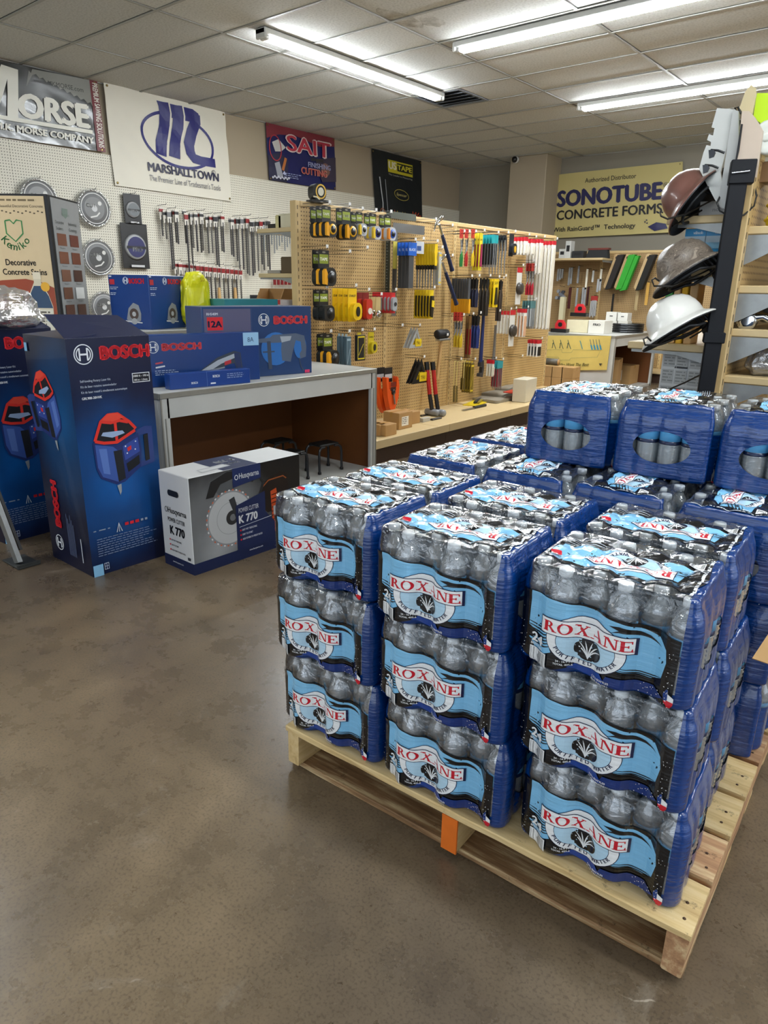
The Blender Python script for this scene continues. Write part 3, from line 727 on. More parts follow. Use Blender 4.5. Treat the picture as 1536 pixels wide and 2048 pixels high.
def plank(name, x0, y0, z0, x1, y1, z1, m, lab=None, along='x'):
    q = MB(); bm = bmesh.new(); bmesh.ops.create_cube(bm, size=1)
    long_ = x1 - x0 if along == 'x' else y1 - y0
    lx, ly, lz = (x1 - x0, y1 - y0, z1 - z0) if along == 'x' else (y1 - y0, x1 - x0, z1 - z0)
    for v in bm.verts: v.co = Vector((v.co.x * lx, v.co.y * ly, v.co.z * lz))
    bmesh.ops.subdivide_edges(bm, edges=[e for e in bm.edges if abs(e.verts[0].co.x - e.verts[1].co.x) > .1], cuts=12)
    for v in bm.verts: v.co.y += random.uniform(-.0015, .0015); v.co.z += random.uniform(-.001, .0006)
    bmesh.ops.bevel(bm, geom=[e for e in bm.edges if abs(e.verts[0].co.x - e.verts[1].co.x) > .02], offset=.0025, segments=1, affect='EDGES')
    q.bm(bm, m); o = q.build(name, pl, label=lab); o.location = ((x0 + x1) / 2, (y0 + y1) / 2, (z0 + z1) / 2)
    if along == 'y': o.rotation_euler = (0, 0, PI / 2)
    return o
ys = [0.0, .150, .302, .454, .606, .758, .910, 1.085]
for k, y in enumerate(ys): plank('deck_board', 0, y, PZ - .017, PW, y + .135, PZ, (MP1, MP3, MP1, MP1, MP3, MP1, MP1, MP1)[k])
for k, y in enumerate((0.02, .33, .56, .79, 1.10)): plank('bottom_board', .003, y, .0, PW - .005, y + (.12 if k in (0, 4) else .088), .016, MP2 if k == 0 else MP1, 'dark weathered board with black stains' if k == 0 else None)
for k, x in enumerate((0.004, PW / 2 - .019, PW - .042)): plank('stringer', x, .004, .016, x + .038, PD - .004, PZ - .017, MP1 if k < 2 else MP3, None, 'y')
q = MB(); q.box(PW / 2 - .0195, -.0005, .0165, PW / 2 + .0195, .0042, PZ - .0175, M_or); q.build('painted_end', pl, label='orange painted end of the middle stringer')
q = MB()
for k, y in enumerate(ys):
    for x in (.023, PW / 2, PW - .023):
        for d in (.03, .07): q.lathe([(.001, .0008), (.003, .0006), (.0034, -.001)], mat('rusty_nail', '#4a3525', .6, .6), 6, c=(x + random.uniform(-.006, .006), y + d, PZ))
q.build('nails', pl, kind='stuff')
# stacks:  front rows (3 wide, labels to the front), back rows turned (4 wide, ends to the front)
cols = ('left', 'middle', 'right'); tiers = ('bottom', 'second', 'third', 'top')
fr = {0: (-1.062, 1.058, 4.0), 1: (-.728, 1.064, 4.5), 2: (-.384, 1.098, 5.0)}
for c in range(3):
    for t in range(3):
        x, y, a = fr[c]; sh = (-.010, -.006, -.010)[c] * t; nm = ('bottom', 'middle', 'topmost')[t]
        water_case((x + sh - .008 * t + 0, y + (.02 if c == 0 and t == 2 else 0) + CD / 2 + random.uniform(-.004, .004), PZ + t * HT), math.radians(a + random.uniform(-.8, .8)),
                   f'{nm} water case of the {cols[c]} stack in the front row on the pallet')
for c in range(3):
    for t in range(3):
        x, y, a = fr[c]; full = t == 2 or c == 2
        water_case((x - .015 - .02 * (t == 2) - .006 * c, y + CD * 1.5 + .008, PZ + t * HT), math.radians(3.0 + random.uniform(-.8, .8)),
                   f'{("bottom", "middle", "topmost")[t]} water case in the {cols[c]} stack of the second row, behind the front labels', full)
for rr in range(2):
    for c in range(4):
        for t in range(3):
            full = t == 2 or c == 3
            water_case((-1.135 + c * .264 - .018 * (t == 2), 1.085 + .545 + CL / 2 + rr * .338 + .014 * c, PZ + t * HT), math.radians(-90 + random.uniform(-1, 1) + 2),
                       f'{("bottom", "middle", "third-tier")[t]} case turned blue end forward, {("third", "last")[rr]} row, {("leftmost", "second from left", "third from left", "rightmost")[c]} column', full)
for c in range(1, 4):
    water_case((-1.126 + c * .262, 1.985 + .02 * c, PZ + 3 * HT), math.radians(-90 + 4 + random.uniform(-1, 1)),
               f'{("", "left", "middle", "right")[c]} one of three blue-ended cases with oval windows on the raised top tier')
# torn kraft slip sheet between the tiers on the right
sl = MB(); z = PZ + 2 * HT - .001
pts = [(-.215, 1.40), (-.10, 1.42), (-.13, 1.47), (-.09, 1.56), (-.12, 1.66), (-.10, 1.78), (-.14, 1.88), (-.215, 1.9)]
n = len(pts); sl.add([(x, y, z - max(0, x + .2) * .15) for x, y in pts] + [(x, y, z + .0015 - max(0, x + .2) * .15) for x, y in pts], [tuple(range(n)), tuple(range(2 * n - 1, n - 1, -1))] + [(i, (i + 1) % n, (i + 1) % n + n, i + n) for i in range(n)], M_kraft)
sl.build('cardboard_slip_sheet', label='torn brown cardboard sheet sticking out between water cases', cat='cardboard')
# ------------------------------------------------------------ gondola shelving with tan pegboard
GX = -3.76; GY0 = 3.59; GB = .953; GH = 1.755
def shelf_unit(name, label, loc, rz, bays, bay, h, depth_f, front, back_shelves=(), front_shelves=(), depth_b=.34, kick=True):
    """local: runs along +x, front towards -y; spine on y 0..0.05"""
    o = thing(name, label, 'shelving', loc, rz)
    n = len(bays) if isinstance(bays, list) else bays
    for k in range(n + 1):
        x = k * bay; q = MB(); q.box(x - .022, -.004, 0, x + .022, .052, h, M_tan, .003)
        for z in range(int(h / .05) - 2): q.box(x - .006, -.0052, .1 + z * .05, x - .002, -.0035, .125 + z * .05, M_black)
        q.build('upright', o)
    for k in range(n):
        x0, x1 = k * bay + .022, (k + 1) * bay - .022
        q = MB(); q.box(x0, .002, .12, x1, .046, h - .03, front, 0); q.build('back_panel', o)
        q = MB(); q.box(x0, -.006, h - .035, x1, .054, h, M_tan, .004); q.build('top_rail', o)
        if kick:
            q = MB(); q.box(x0 - .02, -depth_f, .125, x1 + .02, 0, .15, M_tan2, .004); q.box(x0 - .02, -depth_f - .008, .125, x1 + .02, -depth_f + .002, .185 if depth_f > .5 else .152, M_tan2, .002); q.build('base_shelf', o)
            q = MB(); q.box(x0 - .02, -depth_f + .025, 0, x1 + .02, -depth_f + .04, .124, mat('brown_kick_plate', '#3b2a22', .4)); q.build('kick_plate', o)
    for (x0, x1, z, sd, dp) in [(a[0], a[1], a[2], -1, depth_f) for a in front_shelves] + [(a[0], a[1], a[2], 1, a[3] if len(a) > 3 else depth_b) for a in back_shelves]:
        y0, y1 = (-dp, 0) if sd < 0 else (.052, .052 + dp)
        q = MB(); q.box(x0, y0, z - .03, x1, y1, z, M_tan2, .004); q.build('shelf', o)
        for x in (x0 + .004, x1 - .008):
            pts = [(0, 0), (dp - .02, 0), (dp - .02, -.024), (.15, -.03), (.03, -.095), (0, -.11)]
            if sd > 0: pts = [(a_, b_ * .45) for a_, b_ in pts]
            q = MB(); q.M = Matrix.Translation((x, 0 if sd < 0 else .052, z - .031)) @ Matrix.Rotation(-PI / 2 if sd < 0 else PI / 2, 4, 'Z'); q.prism(pts, 0, .004, M_gal); q.build('bracket', o, label='galvanised bracket')
    return o
def gpt(w, z, out=0.0): return (GX + .006 + out, w, z)
R90 = PI / 2
# local frame of this unit: +x -> world +Y, -y -> world +X
gon = shelf_unit('gondola_shelving', 'long tan pegboard gondola hung with tape measures and hand tools', (GX, GY0, 0), R90, 4, GB, GH, .67, M_pegt,
                 back_shelves=[(0.02, .93, 1.592), (0.02, .93, 1.287)], depth_b=.40)
# ---- ways to build the small goods; local x right, z up, -y to the viewer, hung from z=0
C = {}
def cm(c, rough=.4, **k):
    key = (c, rough)
    if key not in C: C[key] = mat('plastic_' + c.strip('#'), c, rough, **k)
    return C[key]
def hook(parent_label, loc, rz, ln, double=False):
    q = MB(); r = .0019
    q.tube([(0, 0, .0), (0, -ln, .0), (0, -ln - .008, .012)], r, M_wire, 5)
    q.tube([(0, 0, .022), (0, -ln + .01, .022)], r, M_wire, 5) if double else None
    if double: q.box(-.011, -ln - .006, .008, .011, -ln - .003, .03, M_white)
    return q
HOOKS = MB(); HOOKN = []
def goods(name, label, cat, loc, rz, group=None):
    o = thing(name, label, cat, loc, rz, group); o.scale = (1.13, 1.13, 1.13); return o
def piece(o, name, pts, y0, y1, m, label=None):
    q = MB(); q.prism(pts, y0, y1, m); return q.build(name, o, label=label)
def rect(x0, z0, x1, z1): return [(x0, z0), (x1, z0), (x1, z1), (x0, z1)]
def round_rect(x0, z0, x1, z1, r, n=4):
    out = []
    for cx, cz, a in ((x1 - r, z0 + r, -PI / 2), (x1 - r, z1 - r, 0), (x0 + r, z1 - r, PI / 2), (x0 + r, z0 + r, PI)):
        out += [(cx + r * math.cos(a + PI / 2 * i / n), cz + r * math.sin(a + PI / 2 * i / n)) for i in range(n + 1)]
    return out
def circ(cx, cz, r, n=18): return [(cx + r * math.cos(2 * PI * i / n), cz + r * math.sin(2 * PI * i / n)) for i in range(n)]
FRONT = face((0, 0, 0), (1, 0, 0), (0, 0, 1))
def art_on(o, a, y, name='printed_front', m=None): return a.build(name, o, lambda x, z, h: (x, y - h, z), m, eps=.0003)
def tape_measure(o, k=1.0, disc='#f0b429', card='#17171a', body='#161616', side='#f2a91c', w=.085):
    piece(o, 'card', round_rect(-.036 * k, -.085 * k, .036 * k, .0, .006), -.002, 0, cm(card))
    a = Art(); a.rect(-.030 * k, -.062 * k, .030 * k, -.020 * k, '#8c9a2c'); a.text('TAPE', -.026 * k, -.048 * k, .014 * k, '#f4f2ea', w=.05 * k, bold=.03); a.ell(0, -.010 * k, .012 * k, .004 * k, '#8a8578', 10); art_on(o, a, -.0022)
    q = MB(); q.prism(round_rect(-.040 * k, -.165 * k, .042 * k, -.080 * k, .03 * k, 5), -.045 * k, 0, cm(body)); q.build('case', o, label='black rubber case')
    q = MB(); q.prism([(-.041 * k, -.155 * k), (-.022 * k, -.160 * k), (-.016 * k, -.115 * k), (-.030 * k, -.086 * k), (-.041 * k, -.095 * k)], -.047 * k, -.030 * k, cm(side)); q.build('grip', o, label='yellow grip band')
    q = MB(); q.lathe([(.0, -.050 * k), (.026 * k, -.050 * k), (.030 * k, -.044 * k)], cm(disc), 18, axis='y', c=(.006 * k, 0, -.122 * k)); q.lathe([(.0, -.053 * k), (.019 * k, -.052 * k), (.020 * k, -.049 * k)], cm('#151515'), 16, axis='y', c=(.006 * k, 0, -.122 * k)); q.build('disc', o, label='round coloured disc')
def stack(builder, n, name, label, cat, base, dirv, step, rz, group, **kw):
    """n alike things one behind the other on one hook; label has {o} for the ordinal from the front"""
    first = None; out = []
    for i in range(n):
        loc = Vector(base) - Vector(dirv) * step * i
        lab = label.format(o=ORD[i] if i < len(ORD) else 'rear') if n > 1 else label.replace('{o} ', '')
        if first is None: first = goods(name, lab, cat, loc, rz, group if n > 1 else None); builder(first, **kw); o = first
        else: o = dup(first, loc, rz, lab, group)
        out.append(o)
    return out
XA = Vector((1, 0, 0))
def on_g(px, py, out=.14): p = P(px, py, X=GX + .006 + out); return p
def hk(o, n_out, double=True, z=0.0, x=0.0, rz=R90):
    """a display hook belonging to the gondola"""
    q = hook(None, None, None, n_out, double); m = q.build('hook', gon); 
    p = Vector(o); m.location = gon.matrix_basis.inverted() @ Vector((GX + .002, p.y + x, p.z + z)); return m
bpy.context.view_layer.update()
def row(px, py, n, builder, name, label, cat, step=.05, out=.2, group=None, hook_z=.004, **kw):
    p = on_g(px, py, out); hk(p, out + .035, True, hook_z)
    return stack(builder, n, name, label, cat, p, XA, step, R90, group or (name.replace('_', ' ') + 's on one hook'), **kw)
# --- tape measures: top row
row(652, 412, 3, tape_measure, 'tape_measure', '{o} black and yellow tape measure on the top left hook, round yellow rim', 'tape measure', .055, .22, 'top left tape measures', k=1.05)
row(692, 416, 2, tape_measure, 'tape_measure', '{o} fat black and yellow tape measure second hook from the left, top row', 'tape measure', .055, .22, 'second hook tape measures', k=1.1)
row(718, 424, 2, tape_measure, 'tape_measure', '{o} chrome tape measure with yellow edge, third hook of the top row', 'tape measure', .05, .19, 'chrome tape measures', k=.85, disc='#d9dbe0', side='#e9c52c', body='#aeb2b8')
row(745, 427, 2, tape_measure, 'tape_measure', '{o} chrome tape measure with dark blue disc, fourth hook of the top row', 'tape measure', .05, .2, 'blue disc tape measures', k=.95, disc='#1e2f86', side='#e9c52c', body='#b9bcc2')
row(775, 430, 2, tape_measure, 'tape_measure', '{o} chrome tape measure with light blue disc and orange edge, rightmost in the top row', 'tape measure', .05, .2, 'light blue disc tape measures', k=.95, disc='#2f62c8', side='#e08a25', body='#c6c9ce')
row(647, 500, 2, tape_measure, 'tape_measure', '{o} bulky black and yellow tape measure alone in the second row', 'tape measure', .06, .2, 'second row tape measures', k=1.25, disc='#1b1b1b')
row(647, 580, 2, tape_measure, 'tape_measure', '{o} all-black tape measure left of the yellow chalk reels', 'tape measure', .06, .2, 'all-black tape measures', k=1.1, disc='#141414', side='#1c1c1c')
row(655, 668, 2, tape_measure, 'tape_measure', '{o} black and yellow tape measure low on the board above the white counter', 'tape measure', .06, .2, 'low tape measures', k=1.2, disc='#1b1b1b')
# display tape measure on the top of the unit
p = P(632, 402, X=GX); o = goods('display_tape_measure', 'large black and gold tape measure standing on top of the gondola', 'tape measure', (GX, p.y, GH), R90 - .3)
piece(o, 'case', round_rect(-.045, .012, .045, .105, .035, 6), -.05, .02, cm('#161616')); piece(o, 'base', rect(-.055, 0, .06, .014), -.055, .025, cm('#1b1b1b'))
a = Art(); a.ring(.008, .06, .036, .042, .008, '#e3b64a', 24); a.ell(.008, .06, .02, .024, '#d9d4c0', 16); art_on(o, a, -.0505); a = Art(); a.line([(-.045, .03), (-.02, .028), (.0, .014)], .008, '#e3d5b0'); art_on(o, a, -.051, 'gold_stripe')
# chalk reels, blister cards
def chalk_reel(o, c1='#f2c515', c2='#151515', k=1.0):
    piece(o, 'card', round_rect(-.045 * k, -.20 * k, .035 * k, 0, .008), -.004, 0, cm(c1))
    piece(o, 'shell', round_rect(-.03 * k, -.19 * k, .052 * k, -.085 * k, .035 * k, 6), -.035 * k, -.002, cm(c1, .3))
    piece(o, 'winder', [(-.0 * k + .016 * k * math.cos(t * PI / 8) + .012 * k, -.138 * k + .03 * k * math.sin(t * PI / 8)) for t in range(16)], -.042 * k, -.03 * k, cm(c2))
    a = Art(); a.text('STANLEY' if c1 == '#f2c515' else 'CHALK', -.036 * k, -.05 * k, .014 * k, '#22201a', w=.062 * k, bold=.03); art_on(o, a, -.0042)
row(705, 577, 4, chalk_reel, 'chalk_reel', '{o} yellow chalk line reel on its yellow card', 'chalk reel', .05, .27, 'yellow chalk reels')
def red_reel(o, c='#c23120'):
    piece(o, 'card', rect(-.03, -.17, .03, 0), -.003, 0, cm('#7c1d1a')); piece(o, 'body', round_rect(-.028, -.165, .03, -.04, .02, 4), -.035, -.002, cm(c)); piece(o, 'dial', circ(.004, -.115, .02), -.04, -.034, cm('#e8dfd2'))
row(731, 585, 2, red_reel, 'chalk_reel', '{o} red chalk reel right of the yellow ones', 'chalk reel', .06, .22, 'red chalk reels')
def small_disc(o, c='#b9a778'):
    piece(o, 'card', rect(-.025, -.15, .025, 0), -.003, 0, cm('#c9b27a')); q = MB(); q.lathe([(.001, -.02), (.022, -.02), (.026, -.008), (.026, -.002)], M_chrome, 16, axis='y', c=(0, 0, -.11)); q.build('reel', o)
row(756, 594, 2, small_disc, 'steel_reel', '{o} small round steel reel on a tan card', 'reel', .05, .2, 'small steel reels')
def grey_grip(o):
    piece(o, 'card', rect(-.028, -.135, .028, 0), -.002, 0, cm('#c3272b')); piece(o, 'body', round_rect(-.022, -.12, .026, -.03, .02, 4), -.022, -.002, cm('#9da1a6')); piece(o, 'window', circ(.006, -.075, .013), -.025, -.02, cm('#2a2c30'))
row(785, 585, 6, grey_grip, 'line_reel', '{o} grey line reel on a red card in the packed hook', 'reel', .035, .23, 'grey line reels')
def box_pack(o, w=.06, h=.2, d=.03, c='#4c6470', a1='#9db4bd'):
    q = MB(); q.box(-w / 2, -d, -h, w / 2, 0, -.015, cm(c), .002); q.build('box', o); piece(o, 'hang_tab', rect(-w * .2, -.02, w * .2, .0), -.002, 0, cm(a1))
    a = Art(); a.rect(-w * .4, -h * .95, w * .4, -h * .12, a1); a.rect(-w * .35, -h * .9, w * .35, -h * .18, c); a.line([(-w * .3, -h * .8), (w * .25, -h * .4)], .004, a1); art_on(o, a, -d - .0003)
row(692, 668, 3, box_pack, 'blade_box', '{o} slim grey-blue blade box hanging in the low row', 'box', .035, .2, 'grey-blue blade boxes', w=.045, h=.23, d=.025)
row(718, 665, 1, box_pack, 'utility_pack', 'black and yellow blister pack right of the grey-blue boxes', 'pack', w=.085, h=.18, d=.02, c='#191a1c', a1='#d8c22c')
row(742, 664, 1, chalk_reel, 'plumb_reel', 'small yellow-green reel on a narrow card, end of the low row', 'reel', k=.72, c1='#c9b320', c2='#2a2a22')
# rulers and squares
def ruler(o, ln=.62, w=.04, c='#8d8f8c', tag=None):
    piece(o, 'blade', rect(-w / 2, -ln, w / 2, 0), -.0025, 0, M_steel if c is None else cm(c, .3))
    if tag: piece(o, 'tag', rect(-w / 2 - .001, -ln * .5, w / 2 + .001, -ln * .28), -.004, -.0026, cm(tag))
    a = Art(); 
    for i in range(int(ln / .02)): a.rect(-w / 2 + .002, -ln + .01 + i * .02, -w / 2 + (.014 if i % 3 else .022), -ln + .012 + i * .02, '#d8dad2'); a.n -= 1
    art_on(o, a, -.0046 if tag else -.003, 'scale_marks')
p = on_g(777, 425, .02); o = goods('level_rule', 'dark steel rule hanging the full height of the first seam', 'ruler', p, R90); ruler(o, .62, .045, '#3a3d33')
p = on_g(778, 425, .05); o = goods('framing_square', 'dark framing square laid along the top edge of the board', 'square', p, R90)
piece(o, 'blade', [(0, .01), (.30, .01), (.30, -.035), (0, -.035)], -.004, 0, cm('#55584f', .35))
p = on_g(786, 445, .06); o = goods('steel_square', 'silver L-shaped square in plastic wrap with a yellow tag', 'square', p, R90)
piece(o, 'blade', [(0, 0), (.0, -.62), (.05, -.62), (.05, -.06), (.36, -.06), (.36, 0)], -.003, 0, M_steel); piece(o, 'tag', rect(0, -.30, .045, -.12), -.006, -.0035, cm('#cfc05a'))
# saw blades
def jigblades(o):
    piece(o, 'card', rect(-.045, -.085, .045, 0), -.008, 0, cm('#1f5fc0')); a = Art(); a.text('BLADE', -.038, -.055, .018, '#eaf2ff', w=.07); art_on(o, a, -.0083)
    piece(o, 'blade', rect(-.032, -.30, .022, -.085), -.003, 0, cm('#4d4e50', .3))
row(824, 485, 4, jigblades, 'saw_blade_pack', '{o} pack of grey blades with a bright blue top', 'blade pack', .035, .2, 'blue-topped blade packs')
def clearpack(o): piece(o, 'card', rect(-.045, -.08, .045, 0), -.003, 0, cm('#c8ccd2')); piece(o, 'label', rect(-.035, -.06, .01, -.03), -.005, -.003, cm('#32508c'))
row(840, 483, 1, clearpack, 'clear_pack', 'clear plastic pack beside the blue-topped blades', 'pack')
# drywall knives / jab saws in yellow
def jab_saw(o, ln=.30, hc='#efc81c'):
    piece(o, 'handle', [(-.016, 0), (.016, 0), (.018, -.05), (.010, -.09), (.017, -.12), (.012, -.145), (-.012, -.145), (-.014, -.1), (-.02, -.05)], -.022, 0, cm(hc))
    piece(o, 'collar', rect(-.014, -.17, .014, -.14), -.020, -.002, cm('#1b1b1b')); piece(o, 'blade', [(-.010, -.17), (.010, -.17), (.006, -ln), (-.004, -ln)], -.009, -.006, M_steel)
row(868, 488, 7, jab_saw, 'jab_saw', '{o} yellow-handled jab saw in the upper bunch', 'saw', .028, .24, 'upper yellow jab saws')
def snap_knife(o):
    piece(o, 'card', rect(-.022, -.20, .030, -.0), -.002, 0, cm('#e7c51e')); piece(o, 'handle', [(-.012, -.04), (.014, -.04), (.018, -.11), (.008, -.19), (-.012, -.18), (-.016, -.1)], -.02, -.002, cm('#2a251a')); piece(o, 'grip', [(-.012, -.07), (.018, -.075), (.014, -.12), (-.014, -.115)], -.024, -.02, cm('#f0cf2c'))
row(862, 580, 6, snap_knife, 'folding_saw', '{o} short black and yellow saw in the lower bunch', 'saw', .03, .24, 'lower yellow saws')
row(878, 500, 2, box_pack, 'level_pack', '{o} narrow silver level with yellow sleeve beside the jab saws', 'level', .02, .22, 'narrow levels', w=.035, h=.24, d=.015, c='#b5b7b4', a1='#e2c229')
# hammers
def claw_hammer(o, ln=.33, grip='#1d2a4c'):
    q = MB(); q.tube([(0, -.02, -.02), (0, -.02, -.12)], .009, M_steel, 8); q.build('shaft', o)
    q = MB(); q.tube([(0, -.02, -.10), (0, -.02, -.14), (0, -.02, -ln + .03), (0, -.02, -ln)], [.012, .014, .015, .018], cm(grip), 10); q.build('grip', o, label='dark blue grip')
    q = MB(); q.tube([(.055, -.02, .0), (.035, -.02, .0), (.03, -.02, 0), (-.01, -.02, .002), (-.045, -.02, -.008), (-.075, -.02, -.035)], [.014, .014, .010, .011, .007, .002], M_chrome, 8); q.build('head', o, label='polished claw head')
for (px, py, ang, lab) in ((872, 443, -.55, 'claw hammer with dark blue grip hanging aslant at the second seam, upper one'), (878, 520, -.62, 'lower claw hammer with dark blue grip below the first')):
    p = on_g(px, py, .2); hk(p, .2, True, .0); o = goods('claw_hammer', lab, 'hammer', p, 0); claw_hammer(o, .38); o.rotation_euler = (0, ang, R90); 
# rubber mallet
p = on_g(884, 668, .14); hk(p, .2, True, -.02)
o = goods('rubber_mallet', 'black rubber mallet with a pale wooden handle hanging head up', 'mallet', p, R90)
q = MB(); q.lathe([(.001, -.07), (.026, -.07), (.034, -.06), (.036, 0), (.034, .06), (.026, .07), (.001, .07)], cm('#17181a', .6), 18, axis='x'); q.build('head', o)
q = MB(); q.tube([(0, 0, -.03), (-.02, 0, -.18), (-.045, 0, -.34)], [.011, .013, .016], M_wood, 10); q.build('handle', o)
q = MB(); q.box(-.07, -.03, -.055, .09, .02, -.038, M_steel, .003); q.build('holder', gon, label='steel hammer holder').location = gon.matrix_basis.inverted() @ p
# sledge hammers leaning head down on the base shelf
for k, (px, lab) in enumerate(((868, 'left sledge hammer with red and black handle, head down on the base shelf'), (880, 'right sledge hammer with red and black handle, head down on the base shelf'))):
    p = P(px, 832, Z=.15); o = goods('sledge_hammer', lab, 'hammer', (p.x - .02, p.y, .15), R90)
    q = MB(); q.lathe([(.001, -.06), (.022, -.06), (.026, -.045), (.024, 0), (.026, .045), (.022, .06), (.001, .06)], cm('#8b8e92', .25), 14, axis='y', c=(0, 0, .027)); q.build('head', o, label='grey steel head')
    q = MB(); q.tube([(0, 0, .03), (0, .03, .16)], .017, cm('#1b1a1a'), 10); q.tube([(0, .03, .16), (.0, .06, .34)], .0165, cm('#b81f1c'), 10); q.tube([(0, .06, .34), (0, .07, .40)], .02, cm('#151414'), 10); q.build('handle', o, label='red and black handle')
# speed squares
def tri_square(o, c='#a9acad', k=1.0, tag='#e5c421'):
    q = MB(); pts = [(-.10 * k, -.16 * k), (.08 * k, -.16 * k), (.01 * k, 0), (-.005 * k, 0)]; inner = [(-.055 * k, -.135 * k), (.045 * k, -.135 * k), (.0, -.045 * k)]
    M_ = cm(c, .3); n = 4
    outer = [(-.10 * k, -.16 * k), (.08 * k, -.16 * k), (.003 * k, 0)]
    for i in range(3):
        j = (i + 1) % 3; q.prism([outer[i], outer[j], inner[j], inner[i]], -.006, 0, M_)
    q.build('blade', o); piece(o, 'tag', rect(-.02 * k, -.15 * k, .06 * k, -.09 * k), -.009, -.006, cm(tag)); a = Art(); a.text('TRI', -.01 * k, -.135 * k, .025 * k, '#2a2618', w=.05 * k); art_on(o, a, -.0093)
row(833, 655, 3, tri_square, 'speed_square', '{o} silver triangular speed square with a yellow tag', 'square', .03, .15, 'silver speed squares', k=.9)
row(842, 718, 3, tri_square, 'speed_square', '{o} black triangular square with a yellow tag', 'square', .03, .17, 'black speed squares', k=1.1, c='#16171a')
# orange chalk box / shears card
for k in (0, 1):
    p = on_g(776 - k * 16, 735, .22 - .07 * k)
    o = goods('orange_tape_reel', ('front' if k == 0 else 'rear') + ' big orange open-reel tape on a black card by the white counter', 'tape measure', p, R90, 'orange open-reel tapes')
    piece(o, 'card', rect(-.045, -.10, .045, 0), -.004, 0, cm('#1c1a1c')); piece(o, 'header', rect(-.038, -.075, .038, -.045), -.006, -.004, cm('#c9c6c4'))
    pts = [(-.075, -.06), (-.06, -.19), (-.035, -.27), (0, -.315), (.03, -.275), (.062, -.21), (.07, -.13), (.055, -.07), (.042, -.06), (.04, -.13), (.0, -.15), (-.045, -.14), (-.05, -.06)]
    piece(o, 'frame', pts, -.05, -.01, cm('#e8581a', .35), 'orange plastic frame'); q = MB(); q.tube([(0, -.055, -.17), (.01, -.06, -.25)], .006, M_steel, 8); q.lathe([(.001, -.06), (.016, -.06), (.02, -.05)], M_black, 14, axis='y', c=(0, 0, -.165)); q.build('crank', o)
    a = Art(); a.rect(-.03, -.125, .03, -.095, '#7a2416'); a.rect(-.03, -.155, .03, -.13, '#3a1510'); art_on(o, a, -.0505)
# tin snips
def snips(o, c='#1f7f3a'):
    piece(o, 'card', rect(-.018, -.03, .03, .035), -.002, 0, cm('#b8342c'))
    q = MB(); q.tube([(-.012, -.01, -.04), (.004, -.01, -.10), (-.008, -.01, -.14)], [.006, .009, .006], M_steel, 8); q.tube([(.014, -.012, -.03), (.0, -.012, -.09)], [.004, .009], cm('#2a2b2d'), 8); q.build('jaws', o)
    for s in (-1, 1): q = MB(); q.tube([(0, -.012, -.12), (.011 * s, -.012, -.17), (.009 * s, -.012, -.23)], [.006, .0085, .007], cm(c), 8); q.build('handle', o)
for px, c, nm in ((922, '#1f7f3a', 'green'), (932, '#b3211e', 'red'), (945, '#e0c020', 'yellow')):
    row(px, 468, 1, snips, 'tin_snips', f'tin snips with {nm} handles at the top of the third bay', 'snips', out=.2, c=c)
def long_card(o, w=.04, h=.27, c='#e3cf2e', c2='#9c2f5a'):
    piece(o, 'card', rect(-w / 2, -h, w / 2, 0), -.006, 0, cm(c)); piece(o, 'tool', [(-w * .25, -h * .9), (w * .3, -h * .9), (w * .15, -h * .3), (-w * .1, -h * .3)], -.016, -.006, cm(c2)); a = Art(); a.text('SAW', -w * .35, -h * .2, w * .35, '#1d1b16', w=w * .7); art_on(o, a, -.0063)
row(962, 466, 3, long_card, 'utility_saw_card', '{o} long yellow card with a dark and pink tool', 'tool card', .03, .24, 'long yellow tool cards')
def teal_pack(o, top='#1f9aa0', bc='#191a1c', n=1):
    piece(o, 'card', rect(-.045, -.065, .045, 0), -.006, 0, cm(top)); piece(o, 'body', rect(-.042, -.22, .042, -.065), -.006, -.001, cm(bc))
    q = MB(); [q.tube([(x, -.01, -.06), (x, -.01, -.24)], .004, M_steel, 6) for x in (-.025, 0, .025)]; q.build('bits', o)
row(990, 470, 6, teal_pack, 'bit_pack', '{o} black drill bit pack with a teal header', 'bit pack', .03, .24, 'teal-headed bit packs')
def putty(o):
    piece(o, 'card', rect(-.025, -.05, .025, 0), -.002, 0, cm('#1c1d20')); q = MB(); q.tube([(-.012, -.01, -.04), (.006, -.01, -.12), (.0, -.01, -.2), (.008, -.01, -.30)], [.007, .009, .006, .004], M_steel, 8); q.build('blade', o)
    q = MB(); q.tube([(.0, -.012, -.02), (.008, -.012, -.12)], .009, cm('#232427'), 8); q.build('grip', o)
row(1010, 470, 6, putty, 'adjustable_plier', '{o} steel plier with black grip in the bunch right of the teal packs', 'pliers', .032, .24, 'black-grip pliers')
row(1024, 468, 1, chalk_reel, 'chain_reel', 'round yellow-faced reel on a black card', 'reel', k=.85, c1='#24252a', c2='#d8a62a', out=.26)
# white cards with red tops
def red_white(o, w=.055, h=.14, body='#ded7c6'):
    piece(o, 'card', rect(-w / 2, -h, w / 2, -.03), -.008, 0, cm('#e6e3db')); piece(o, 'header', rect(-w / 2, -.032, w / 2, 0), -.009, 0, cm('#c41f2e')); piece(o, 'contents', rect(-w * .3, -h + .01, w * .3, -.06), -.016, -.008, cm(body))
row(1052, 474, 5, red_white, 'red_header_pack', '{o} short white pack with a red top, far bay upper left', 'pack', .035, .22, 'short red-topped packs')
row(1066, 478, 4, red_white, 'red_header_pack', '{o} medium white pack with a red top, far bay', 'pack', .035, .22, 'medium red-topped packs', h=.13)
row(1083, 478, 5, red_white, 'red_header_pack', '{o} tall white pack with a red top beside the longest ones', 'pack', .035, .24, 'tall red-topped packs', h=.29, w=.05)
row(1108, 482, 7, red_white, 'red_header_pack', '{o} very long white saw sleeve with a red top at the end of the gondola', 'pack', .038, .30, 'very long red-topped sleeves', h=.75, w=.06)
